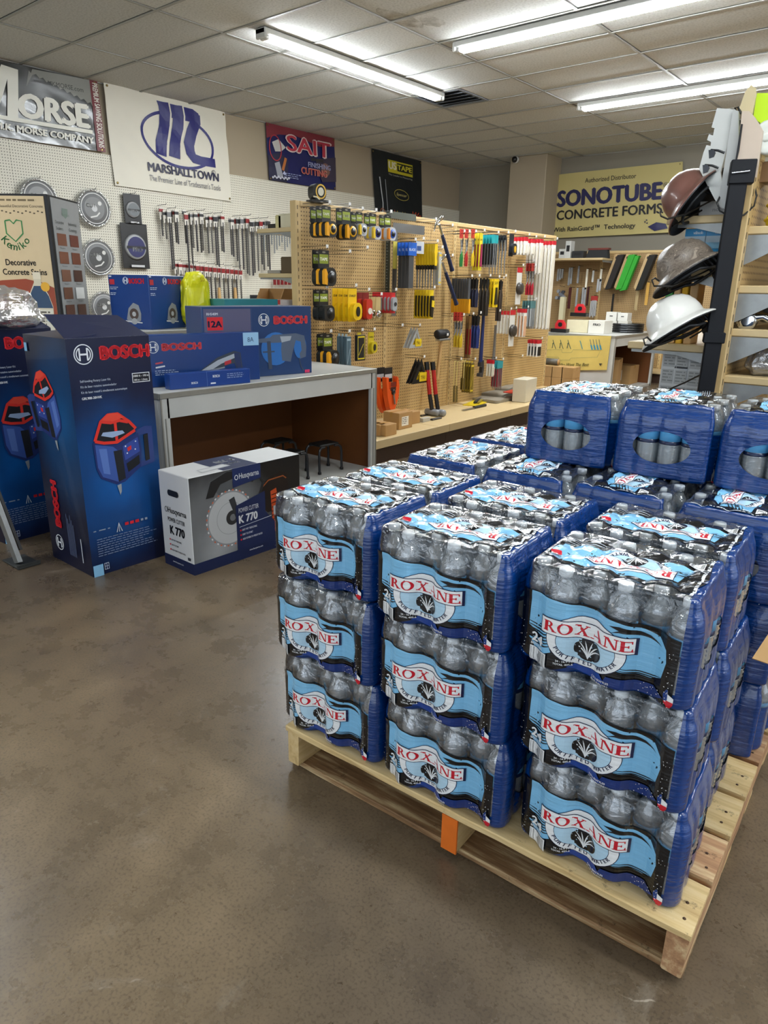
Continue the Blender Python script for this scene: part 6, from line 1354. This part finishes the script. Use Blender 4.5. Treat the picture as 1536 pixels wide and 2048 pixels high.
# pole
M_pole = mat('black_enamel_steel', '#080a10', .55, spec=.3, coat=.0, var=.04)
pp = P(1472, 345, Y=2.96); pb = P(1418, 780, Y=2.96); PXc = (pp.x + pb.x) / 2
st = thing('hat_stand', 'black steel pole holding three hard hats on wire arms', 'stand', (PXc, 2.96, 0), .35)
q = MB(); q.box(-.03, -.022, 0, .03, .022, 1.62, M_pole, .004); q.build('pole', st)
q = MB(); q.box(-.038, -.03, 1.02, .038, .03, 1.06, M_pole, .003); q.build('sleeve', st)
q = MB(); q.box(-.034, -.03, 1.58, .05, .025, 1.66, M_pole, .003); q.tube([(-.028, -.034, 1.615), (.03, -.034, 1.62)], .0035, M_chrome, 6); q.build('top_clamp', st)
q = MB(); q.box(-.16, -.14, 0, .16, .06, .01, M_pole, .003); q.build('foot', st)
sti = (Matrix.Translation(st.location) @ Matrix.Rotation(.35, 4, 'Z')).inverted()
def arm(pix, dep):
    pts = [sti @ P(x, y, D=d) for x, y, d in pix]; q = MB(); q.tube(pts, .0035, M_wire, 6); q.build('wire_arm', st)
arm([(1462, 378, 2.78), (1440, 392, 2.75), (1372, 428, 2.68), (1335, 438, 2.66), (1322, 432, 2.66), (1320, 424, 2.66), (1326, 425, 2.66)], 0); arm([(1460, 384, 2.82), (1420, 412, 2.8), (1345, 452, 2.75)], 0)
arm([(1446, 525, 2.8), (1400, 548, 2.72), (1345, 572, 2.66), (1308, 572, 2.64), (1304, 560, 2.64), (1310, 556, 2.64), (1318, 562, 2.65)], 0); arm([(1446, 530, 2.84), (1400, 556, 2.8), (1330, 576, 2.72)], 0)
arm([(1434, 640, 2.8), (1380, 665, 2.72), (1318, 690, 2.66), (1290, 690, 2.64), (1287, 678, 2.64), (1294, 674, 2.64), (1302, 682, 2.65)], 0); arm([(1434, 644, 2.84), (1380, 676, 2.8)], 0)
arm([(1410, 745, 2.85), (1370, 765, 2.75), (1330, 782, 2.65)], 0)
def camo_mat():
    m, nt, N, L, b = nodes('camo_hat_shell'); tc = N('ShaderNodeTexCoord'); n = N('ShaderNodeTexNoise', i_Scale=22.0, i_Detail=5.0); n.inputs['Distortion'].default_value = 2.5; L(tc.outputs['Object'], n.inputs['Vector'])
    r = ramp(N, [(.35, '#4d443b'), (.48, '#7b7064'), (.56, '#5c5047'), (.65, '#978b7c')]); L(n.outputs['Fac'], r.inputs[0]); L(r.outputs[0], b.inputs['Base Color']); b.inputs['Roughness'].default_value = .38; return m
M_bh = mat('black_hat_lining', '#131417', .55)
def hard_hat(label, px, py, dep, up, m, m_in=None):
    U = (CR * up[0] + CU * up[1] + CF * up[2]).normalized(); Fv = (-CR * 1.0 - CU * .3); Fv = (Fv - U * Fv.dot(U)).normalized(); Sv = U.cross(Fv)
    o = thing('hard_hat', label, 'hard hat', P(px, py, D=dep)); o.matrix_world = Matrix(((Fv.x, Sv.x, U.x, o.location.x), (Fv.y, Sv.y, U.y, o.location.y), (Fv.z, Sv.z, U.z, o.location.z), (0, 0, 0, 1)))
    n = 48; vs = []; fs = []
    R_ = [(1.0 + .36, -.010), (1.0 + .37, -.007), (1.0 + .30, 0), (1.0 + .08, .012), (1.0, .020)] + [(math.cos(t * PI / 2) ** .8, .020 + .105 * math.sin(t * PI / 2)) for t in (.15, .3, .45, .6, .72, .84, .93)]
    for r_, z in R_:
        for j in range(n):
            t = 2 * PI * j / n; a_, b_ = .112, .094
            if r_ > 1.0: a_ += (.006 if math.cos(t) > 0 else 0)
            x, y = a_ * r_ * math.cos(t), b_ * r_ * math.sin(t); zz = z
            if z > .03:
                if abs(y) < .014: zz += .006 * math.cos(y / .014 * PI / 2)
                k = abs(abs(y) - .045)
                if k < .006 and abs(x) < .08: zz += .003
            if r_ > 1.05: zz -= .010 * max(0, math.cos(t)) * (r_ - 1) / .36
            vs.append((x, y, zz))
    vs.append((0, 0, .131)); top = len(vs) - 1
    for i in range(len(R_) - 1):
        for j in range(n): fs.append((i * n + j, i * n + (j + 1) % n, (i + 1) * n + (j + 1) % n, (i + 1) * n + j))
    for j in range(n): fs.append(((len(R_) - 1) * n + j, (len(R_) - 1) * n + (j + 1) % n, top))
    q = MB(); q.add(vs, fs, m, True); q.build('shell', o)
    vs2 = [(x * .985, y * .985, z - .004) for x, y, z in vs]; q = MB(); q.add(vs2, [tuple(reversed(f)) for f in fs], M_bh if m_in is None else m_in, True); q.build('lining', o, label='black inside of the hat')
    q = MB()
    for y in (-.070, .070):
        for a0 in (-.05, .0, .05): q.box(a0 - .018, y * 1.34 - .003 if y > 0 else y * 1.34 - .001, .012, a0 + .018, y * 1.34 + .001 if y > 0 else y * 1.34 + .003, .030, m, .001)
    q.build('accessory_slots', o) if False else None
    q = MB(); q.tube([(.095 * math.cos(t * PI / 8), .078 * math.sin(t * PI / 8), -.022 - .012 * (math.cos(t * PI / 8) < -.2)) for t in range(17)], .006, M_bh, 6, caps=False); q.build('headband', o)
    for t in (-.6, .0, .6):
        q = MB(); q.tube([(-.085 - .004, .05 * t, .02), (-.10, .055 * t, -.03), (-.095, .03 * t, -.055)], .005, M_bh, 5); q.build('strap', o)
    q = MB(); q.box(-.112, -.028, -.066, -.086, .028, -.040, M_bh, .006); q.build('ratchet', o)
    return o
hard_hat('brown hard hat tilted steeply, highest of the three on the pole', 1392, 401, 2.74, (-.62, .70, .34), mat('brown_hat_shell', '#6f4a40', .35, var=.05, coat=.3))
hard_hat('camouflage pattern hard hat in the middle of the pole', 1378, 545, 2.74, (-.42, .89, .12), camo_mat())
hard_hat('white hard hat, lowest on the pole', 1357, 655, 2.74, (-.42, .90, .08), mat('white_hat_shell', '#e2e0d8', .3, var=.02, coat=.3))
# lanyard
q = MB(); q.tube([P(x, y, D=d) for x, y, d in ((1482, 228, 2.72), (1476, 214, 2.72), (1470, 216, 2.72), (1474, 232, 2.72), (1480, 245, 2.72), (1468, 280, 2.70), (1464, 320, 2.68), (1462, 345, 2.66), (1444, 385, 2.64), (1434, 405, 2.62), (1440, 422, 2.62), (1462, 434, 2.62), (1488, 430, 2.62), (1508, 412, 2.62), (1513, 392, 2.62), (1507, 360, 2.63), (1498, 340, 2.66), (1497, 240, 2.70), (1495, 226, 2.70))], .0035, M_black, 6)
q.build('lanyard', label='black looped lanyard hanging from the top of the pole', cat='lanyard', kind='thing')
def plate(parent, name, pix, Y, th, m, label=None):
    pts = [P(x, y, Y=Y) for x, y in pix]; q = MB(); q.prism([(p.x, p.z) for p in pts], Y, Y + th, m); return q.build(name, parent, label=label)
o = thing('glasses_display', 'pale grey notched safety glasses holder above the brown hat', 'display', (0, 0, 0))
plate(o, 'backboard', [(1434, 216), (1470, 219), (1463, 260), (1450, 310), (1441, 345), (1452, 420), (1430, 400), (1398, 338), (1407, 305), (1413, 290), (1421, 292), (1422, 284), (1414, 280), (1418, 268), (1426, 271), (1429, 256), (1423, 255)], 3.02, .012, cm('#c9cac5'))
plate(o, 'side_rail', [(1466, 219), (1477, 222), (1478, 330), (1452, 420), (1436, 410), (1452, 310)], 3.005, .012, cm('#b4b5b1'))
for k, (x, y) in enumerate(((1424, 300), (1412, 330))):
    q = MB(); q.tube([P(x - 2, y, Y=2.97), P(x + 12, y + 1, Y=2.96), P(x + 25, y + 6, Y=2.97)], .004, M_black, 6); q.build('temple', o); plate(o, 'lens', [(x - 7, y), (x + 2, y - 1), (x + 7, y + 5), (x + 3, y + 14), (x - 6, y + 17)], 2.95, .006, cm('#26282d', .15))
o = thing('beige_panel', 'tall beige card panel with a black slot beside the glasses holder', 'panel', (0, 0, 0)); plate(o, 'card', [(1484, 222), (1498, 222), (1510, 235), (1526, 262), (1512, 355), (1473, 335)], 2.99, .012, cm('#cbb9a6')); plate(o, 'slot', [(1482, 248), (1485, 248), (1478, 300), (1472, 325), (1471, 318)], 2.982, .006, M_black); plate(o, 'tongue', [(1479, 216), (1490, 184), (1502, 169), (1511, 176), (1512, 190), (1504, 228), (1484, 223)], 3.003, .01, cm('#c8b88f'))
M_viz = mat('hi_viz_fabric', '#b9dc1e', .7, bump=.3, scale=20)
o = thing('hi_viz_vest', 'fluorescent yellow-green vest hanging at the top right edge', 'vest', (0, 0, 0)); plate(o, 'panel', [(1514, 186), (1560, 186), (1566, 250), (1545, 300), (1520, 245), (1506, 236)], 3.06, .05, M_viz); plate(o, 'lower_panel', [(1516, 240), (1545, 238), (1560, 300), (1530, 285), (1522, 250)], 3.12, .03, M_viz)
for k, (x, y) in enumerate(((1533, 262), (1534, 287))):
    p = P(x, y, Y=3.02); o = thing('white_roll', ('upper', 'lower')[k] + ' white paper-cored roll at the right edge under the vest', 'roll', p); q = MB(); q.lathe([(.012, 0), (.028, -.004), (.036, 0), (.036, .06), (.012, .06)], cm('#dfe3da'), 18, axis='y'); q.build('roll', o)
# goods on the right-hand shelves
for k in range(3):
    p = P(1534, 440 - k * 0, Y=3.16); o = thing('yellow_rope_coil', ('bottom', 'middle', 'top')[k] + ' yellow rope coil on the upper right shelf', 'rope', (p.x + .045, 3.20, ZS[0] + .052 * k)); q = MB(); q.lathe([(.02, 0), (.052, .002), (.06, .026), (.052, .05), (.02, .052)], mat('yellow_rope', '#c9b51c', .7, bump=.5, scale=60), 20); q.build('coil', o); q = MB(); q.tube([(.061 * math.cos(t * .3), .061 * math.sin(t * .3), .01 + .0015 * t) for t in range(22)], .004, mat('yellow_rope', '', 0), 6); q.build('outer_turn', o)
def shackle(label, px, py, L_):
    p = P(px, py, Y=3.13); o = thing('shackle_wrench', label, 'wrench', (p.x, 3.13, p.z), -.02)
    q = MB(); q.lathe([(.018, -.018), (.034, -.018), (.040, -.010), (.040, .010), (.034, .018), (.018, .018)], M_chrome, 22, axis='y'); q.lathe([(.001, -.016), (.014, -.016), (.019, -.012), (.019, .014)], M_steel, 6, False, axis='y'); q.build('ring_end', o)
    q = MB(); q.tube([(.034, 0, .012), (.06, 0, .016), (.10, 0, -.002), (.22, 0, -.008)], [.018, .014, .018, .016], M_chrome, 12); q.build('shaft', o); return o
shackle('big chrome ring-ended rod lying lower on the third right shelf', 1494, 640, .2); o = shackle('second chrome ring-ended rod resting behind and above the first', 1522, 625, .2); o.location.y = 3.22
M_bag2 = clear_mat('grey_bag_plastic', (.9, .9, .9, 1), .6, .15, (25, .8, .01), .25, .4, (.32, .30, .28, 1))
crumple('parts_bag', 'grey plastic bag of parts on the lowest right shelf', 'bag', (P(1535, 745, Y=3.2).x, 3.22, ZS[3]), 0, .09, .09, .14, M_bag2, .015, 10, 8)
p = P(1532, 330, Y=3.2); o = thing('brown_roll_box', 'brown and white box under the white rolls at the right edge', 'box', (p.x + .04, 3.2, ZS[0] + .16)); q = MB(); q.box(-.05, -.05, 0, .05, .05, .07, cm('#8a6a4a')); q.build('box', o); q = MB(); q.box(-.05, -.052, .07, .05, .05, .11, cm('#d8d5cc')); q.build('lid', o)
# left-hand shelf goods
def simple_box(name, lab, loc, w, d, h, c, artf=None, rz=0.0, cat='box', group=None):
    o = thing(name, lab, cat, loc, rz, group); q = MB(); q.box(-w / 2, -d / 2, 0, w / 2, d / 2, h, cm(c), .002); q.build('carton_body', o)
    if artf: a = Art(); artf(a, w, h); a.build('printed_front', o, lambda x, z, hh: (x, -d / 2 - .0003 - hh, z))
    return o
p0 = P(1365, 500, Y=3.12); p1 = P(1407, 500, Y=3.12); p2 = P(1450, 500, Y=3.12); bh = (P(1407, 456, Y=3.12).z - ZV) / 2
def art_v(a, w, h): a.rect(-w / 2, h * .62, w / 2, h, '#2a8fc6'); a.rect(-w / 2, 0, w / 2, h * .3, '#7fb4d0'); a.text('vilnoh', -w * .1, h * .72, h * .16, '#eaf4fa', w=w * .45, bold=.03)
for i in range(2):
    for j in range(2):
        w = (p1 - p0).length - .002; cx = (p0.x + p1.x) / 2 if i == 0 else (p1.x + p2.x) / 2
        simple_box('glove_box', f'{("lower", "upper")[j]} {("left", "right")[i]} blue and white glove box beside the pole', (cx, 3.12 + .06, ZV + j * bh), w, .11, bh - .001, '#b9cdd8', art_v, group='blue glove boxes')
p = P(1430, 425, Y=3.12); simple_box('grey_carton', 'low grey box with a printed end on the shelf behind the brown hat', (p.x, 3.18, P(1420, 430, Y=3.09).z), .13, .1, .055, '#b7b5b0', lambda a, w, h: a.text('noble', -w * .1, h * .3, .015, '#6b6b6b', w=w * .4))
for k, (px, w, c, c2, nm) in enumerate(((1338, .03, '#2f9a3c', '#2f9a3c', 'green'), (1354, .026, '#c9a26a', '#b48a52', 'pale wooden'), (1369, .024, '#d9a81c', '#d9a81c', 'orange-yellow'), (1387, .032, '#b99463', '#8a6a42', 'brown wooden'))):
    p = P(px, 600, Y=3.14); o = thing('hand_float', f'{nm} float standing on the shelf between the camouflage and white hats', 'float', (p.x, 3.17, ZW)); q = MB(); q.box(-w / 2, -.04, 0, w / 2, .05, P(px, 566, Y=3.13).z - ZW, cm(c), .003); q.build('blade', o); q = MB(); q.box(-w / 2 - .001, -.043, .03, -w / 2 + .006, .05, .12, cm(c2), .002); q.build('grip', o)
# printed white carton on the lower shelf
zb = .60; p = P(1366, 700, Y=3.12); hh2 = P(1366, 702, Y=3.12).z - zb
def art_grid(a, w, h):
    for i in range(3):
        for j in range(5):
            x, y = -w * .46 + i * w * .315, h * .97 - j * h * .19; a.rect(x, y - h * .16, x + w * .28, y, '#aeb0ae'); a.lines(x + .004, y - .006, w * .26, h * .14, 4, '#7f8280', .35)
    for y in (.80, .55, .30): a.rect(-w * .12, h * y, w * .14, h * (y + .02), '#26282a'); a.poly([(-w * .17, h * y), (-w * .13, h * y), (-w * .15, h * (y + .03))], '#26282a')
simple_box('instruction_carton', 'white carton printed with a grid of instructions, below the white hat', (p.x + .0, 3.22, zb), .175, .16, hh2, '#cdcfcd', art_grid)
q = MB(); q.box(.02, .052, zb - .03, 2.6, .43, zb - .001, M_tan2, .004); q.build('shelf', g2)
# ------------------------------------------------------------ far counter with its pliers sign
FX_, FYc = -3.29, 8.2; wl_ = P(1314, 668, X=FX_).y - FYc
counter('far_counter', 'far low white counter with a yellow tool sign on its end', (FX_, FYc, 0), R90, wl_, .92, .695)
sg = thing('plier_sign', 'pale yellow tool sign leaning on the end of the far counter', 'sign', (0, 0, 0))
c4 = [P(x, y, Y=FYc - .03) for x, y in ((1086, 741), (1213, 740), (1222, 672), (1092, 671))]
q = MB(); q.prism([(p.x, p.z) for p in c4], FYc - .03, FYc - .018, cm('#d3b964', .5)); q.build('board', sg)
a = Art()
for k, x in enumerate((.12, .24, .36)): a.line([(x, .88), (x + .02, .78), (x + .06, .62)], .010, '#2f4f44'); a.line([(x - .005, .76), (x + .01, .80), (x + .0, .64)], .010, '#2f4f44')
a.line([(.55, .86), (.60, .62)], .016, '#5f8f86')
for k in range(4): x = .70 + .045 * k; a.line([(x, .90), (x + .025, .74)], .008, '#3a5560'); a.line([(x + .025, .74), (x + .05, .60)], .022, '#2f86a8')
a.line([(.02, .40), (.05, .60), (.28, .60), (.29, .52), (.44, .52), (.46, .60), (.88, .58), (.84, .38), (.44, .36), (.42, .30), (.26, .30), (.24, .38), (.02, .40)], .006, '#4d6a5a')
a.text('For You Who Want The Best', .03, .12, .10, '#6d6a4a', w=.70, shear=.3, bold=.01); a.poly([(.88, .20), (.93, .20), (.905, .12)], '#3a3a34')
a.build('printed_design', sg, lambda u, v, h: tuple((c4[0] * (1 - u) + c4[1] * u) * (1 - v) + (c4[3] * (1 - u) + c4[2] * u) * v + Vector((0, -.0015 - h * 4, 0))))
def on_fc(px, py): return P(px, py, Z=.695)
def fbox(lab, px0, px1, pyt, pyb, c, Y=None, d=.12, artf=None, name='small_box', z=None):
    """box standing on the far counter between two columns of the photograph"""
    b0 = P(px0, pyb, Y=Y); b1 = P(px1, pyb, Y=Y); zz = .697 if z is None else z; h = P((px0 + px1) / 2, pyt, Y=Y).z - zz
    return simple_box(name, lab, ((b0.x + b1.x) / 2, Y + d / 2, zz), b1.x - b0.x, d, max(.02, h), c, artf)
fbox('wide cream carton at the left on the far counter', 1132, 1174, 640, 668, '#d8cfae', 8.45, .25); fbox('white carton with small black print on the far counter', 1175, 1207, 641, 667, '#d9d6cc', 8.42, .25, lambda a, w, h: a.text('FRIO', -w * .2, h * .6, h * .18, '#2a2a2a', w=w * .45, bold=.04))
for k, (x0, x1, y0, y1, Y_) in enumerate(((1211, 1232, 624, 641, 8.95), (1234, 1254, 626, 642, 8.95))):
    fbox(('left', 'right')[k] + ' upper small white box on the far counter', x0, x1, 642, 658, '#cfccc2', 8.95, .14)
    bz = .697 + P((x0 + x1) / 2, 642, Y=8.95).z - .697; o = fbox(('left', 'right')[k] + ' top small white box with a dark logo on the far counter', x0, x1, y0, y1, '#d6d4cc', 8.95, .14, lambda a, w, h: a.rect(-w * .15, h * .5, w * .15, h * .62, '#4a4a4a'), z=bz)
for k in range(4):
    p = P(1272, 655, Y=9.1); q = MB(); q.lathe([(.13, 0), (.20, .0), (.205, .012), (.20, .026), (.13, .026)], M_black, 26); o = thing('black_hose_coil', ('bottom', 'second', 'third', 'top')[k] + ' black coil in the flat pile on the far counter', 'coil', (min(p.x, FX_ - .22), 9.1, .697 + .028 * k)); q.build('coil', o); q = MB(); q.tube([(.205 * math.cos(t), .205 * math.sin(t), .013) for t in (-1.6, -1.4, -1.2)], .012, cm('#3c3e42'), 6); q.build('tie', o)
def red_float(lab, px, py, Y_, k=1.0):
    p = P(px, py, Y=Y_); o = thing('red_hand_tool', lab, 'hand tool', (p.x, Y_, .697 if k == 1 else .697 + .19), 0); q = MB(); q.box(-.105, -.05, 0, .105, .05, .045, M_black, .004); q.build('base', o); q = MB(); q.prism([(-.06, .045), (.07, .045), (.07, .10), (.03, .15), (-.03, .15), (-.06, .10)], -.02, .02, cm('#c2222a', .35)); q.build('handle', o); q = MB(); q.prism(round_rect(-.02, .07, .035, .12, .02), -.022, -.019, M_black); q.build('grip_opening', o)
red_float('red-handled tool on a black base at the left corner of the far counter', 1119, 668, 8.30); red_float('second red-handled tool resting on the cream cartons', 1158, 640, 8.55, 2)
# cartons inside and left of the far counter
carton('brown_carton', 'open brown carton inside the far counter', (-3.62, 8.75, .026), .25, .40, .40, .36, tape=True); carton('brown_carton', 'smaller brown carton with labels farther inside the counter', (-3.62, 9.35, .026), 0, .36, .30, .24, lab_=True)
for i in range(2):
    for j in range(3): carton('small_brown_carton', f'{("left", "middle", "right")[j]} brown carton in the {("lower", "upper")[i]} row beyond the end of the gondola', (P(1084 + j * 20, 770, Y=7.75).x + .05, 7.85, .082 + i * .13), 0, .145, .2, .128, tape=True)
q = MB(); q.box(-4.0, 7.65, 0, -3.35, 8.1, .08, M_kraft, .004); o = q.build('wide_carton', label='wide brown carton on the floor carrying six smaller ones', cat='box')
carton('white_faced_carton', 'white-faced carton at the end of the gondola base shelf', (P(1062, 803, Z=.152).x - .08, P(1062, 803, Z=.152).y, .152), R90 + .1, .26, .14, .22, m=cm('#cfc8b4'), tape=False)
q = MB(); o = thing('dark_roll', 'short dark grey roll lying on the stacked brown cartons', 'roll', (P(1095, 745, Y=7.75).x, 7.85, .382)); q.lathe([(.001, -.08), (.038, -.08), (.038, .08), (.001, .08)], cm('#5b564c'), 14, axis='x'); q.build('roll', o); q = MB(); q.lathe([(.02, .081), (.036, .081), (.036, .084)], M_kraft, 12, axis='x'); q.build('core', o)
# ------------------------------------------------------------ back gondola under the yellow banner
BGY = 10.28; bx0 = -5.45
bg = shelf_unit('back_gondola', 'tan pegboard shelving along the back wall under the yellow banner', (bx0, BGY, 0), 0, 5, 1.0, 1.74, .45, M_pegb,
                front_shelves=[(.05, P(1213, 512, Y=9.95).x - bx0, P(1160, 516, Y=9.85).z)])
def bp2(px, py, out=.12): return P(px, py, Y=BGY - .004 - out)
def bhang(px, py, label, cat, name, fn, out=.12, **k):
    p = bp2(px, py, out); q = MB(); q.tube([(0, 0, 0), (0, -out - .02, 0), (0, -out - .025, .012)], .003, M_wire, 5); h_ = q.build('hook', bg); h_.location = (p.x - bx0, -.003, p.z + .004); o = thing(name, label, cat, p, 0); fn(o, **k); return o
def bar_tool(o, ln=.3, w=.035, c='#b9bcc0', n=2):
    for i in range(n): q = MB(); q.box(-w * n / 2 + i * w, -.01, -ln + i * .02, -w * n / 2 + i * w + w * .8, 0, 0, cm(c, .25)); q.build('bar', o)
for px, py, ln, n, c, lab in ((1122, 538, .17, 3, '#8d8f90', 'short silver tools at the left of the back board'), (1143, 535, .25, 2, '#8a8d90', 'pair of grey tubes under the back shelf'), (1159, 532, .24, 1, '#8b8e92', 'single dull tube hanging under the back shelf'), (1176, 538, .28, 1, '#efe9d6', 'bright polished strip hanging under the back shelf'), (1188, 541, .16, 1, '#c9cac6', 'small silver strip right of the bright one'), (1204, 538, .17, 1, '#e3dfd0', 'short bright strip at the end of the back shelf'), (1142, 575, .30, 1, '#4a1c1c', 'dark red narrow strip in the lower row of the back board'), (1156, 576, .26, 1, '#9a9da0', 'grey tube in the lower row of the back board'), (1170, 575, .34, 2, '#9da0a4', 'pair of long grey tubes in the lower row of the back board'), (1178, 574, .26, 1, '#3c1418', 'dark maroon strip right of the long tubes'), (1200, 558, .18, 2, '#aeb1b4', 'crossed silver blades in the middle of the back board'), (1228, 588, .28, 1, '#1c1a1a', 'black bar hanging from a single hook on the back board'), (1278, 570, .34, 1, '#b09a70', 'thin pale wooden rod on the back board'), (1298, 565, .30, 1, '#c79a4c', 'thin amber rod beside the pale one')):
    bhang(px, py, lab, 'tool', 'hanging_strip', bar_tool, ln=ln, n=n, c=c, w=.035 if n > 1 or ln < .3 else .05)
bhang(1122, 573, 'bundle of crumpled silver fittings on the back board', 'fittings', 'fitting_bundle', lambda o: [piece(o, 'fitting', circ(random.uniform(-.08, .08), -.06 - random.random() * .12, .025, 8), -.05 * random.random() - .01, 0, cm(('#6a6f7a', '#8d9096', '#43464e')[k % 3], .25)) for k in range(9)])
bhang(1190, 592, 'clear pack of silver spoons-like blades with a red header on the back board', 'pack', 'blade_bundle', lambda o: [piece(o, 'header', rect(-.05, -.07, .05, 0), -.02, 0, cm('#a8302c'))] + [piece(o, 'blade', rect(-.05 + k * .025, -.30 + .02 * (k % 2), -.035 + k * .025, -.06), -.02 - .004 * k, 0, cm('#b9bbbd', .25)) for k in range(4)])
bhang(1128, 605, 'cream paper roll standing beside the long sleeves', 'roll', 'cream_roll', lambda o: piece(o, 'roll', rect(-.035, -.30, .035, .08), -.07, 0, cm('#e3dbb4')))
def brush(o, c='#1d1a19', wood='#c2a274', n=1):
    piece(o, 'wood_back', round_rect(-.06, -.46, .02, .02, .03), -.04, -.005, cm(wood)); piece(o, 'handle_hole', circ(-.02, -.03, .02, 12), -.043, -.04, cm('#3a2c1c'))
    for i in range(n): piece(o, 'bristles', [(.0 + i * .055, -.47), (.075 + i * .055, -.43), (.085 + i * .055, .04), (.0 + i * .055, .01)], -.10 + .02 * i, -.01, cm(c, .8))
    o.rotation_euler = (0, math.radians(16), 0)
bhang(1240, 512, 'black-bristled brush tilted on the back board', 'brush', 'concrete_brush', brush, c='#221d1b'); bhang(1262, 512, 'bright green brushes tilted on the back board', 'brush', 'concrete_brush', brush, c='#2f9a2c', n=2); bhang(1303, 512, 'black brush with a pale wooden back at the right of the green ones', 'brush', 'concrete_brush', brush, c='#15130f', wood='#c9ab7c')
# back shelf goods
zs_ = P(1160, 516, Y=9.85).z
for lab, x0, x1, yt, c in (('white box with black squares at the left of the back shelf', 1116, 1130, 498, '#c9cac6'), ('tall white box on the back shelf', 1128, 1140, 482, '#cfd0cc'), ('low black and clear pack on the back shelf', 1142, 1166, 502, '#2b2d2f')):
    a0, a1 = P(x0, 513, Y=9.95), P(x1, 513, Y=9.95); simple_box('shelf_pack', lab, ((a0.x + a1.x) / 2, 10.02, zs_), a1.x - a0.x - .01, .12, P(x0, yt, Y=9.95).z - zs_, c, lambda a, w, h: a.rect(-w * .3, h * .4, w * .3, h * .75, '#1c1d1f'))
a0, a1 = P(1169, 513, Y=9.95), P(1214, 513, Y=9.95); o = thing('push_broom_head', 'wide broom head with a reddish back and black bristles on the back shelf', 'broom', ((a0.x + a1.x) / 2, 10.02, zs_)); w = a1.x - a0.x
q = MB(); q.prism([(-w / 2, 0), (w / 2, 0), (w / 2 - .02, .11), (-w / 2 + .04, .11)], -.04, .04, cm('#242628', .8)); q.build('bristles', o); q = MB(); q.box(-w / 2 + .03, -.045, .11, w / 2, .045, .135, cm('#6d3028')); q.build('wood_back', o)
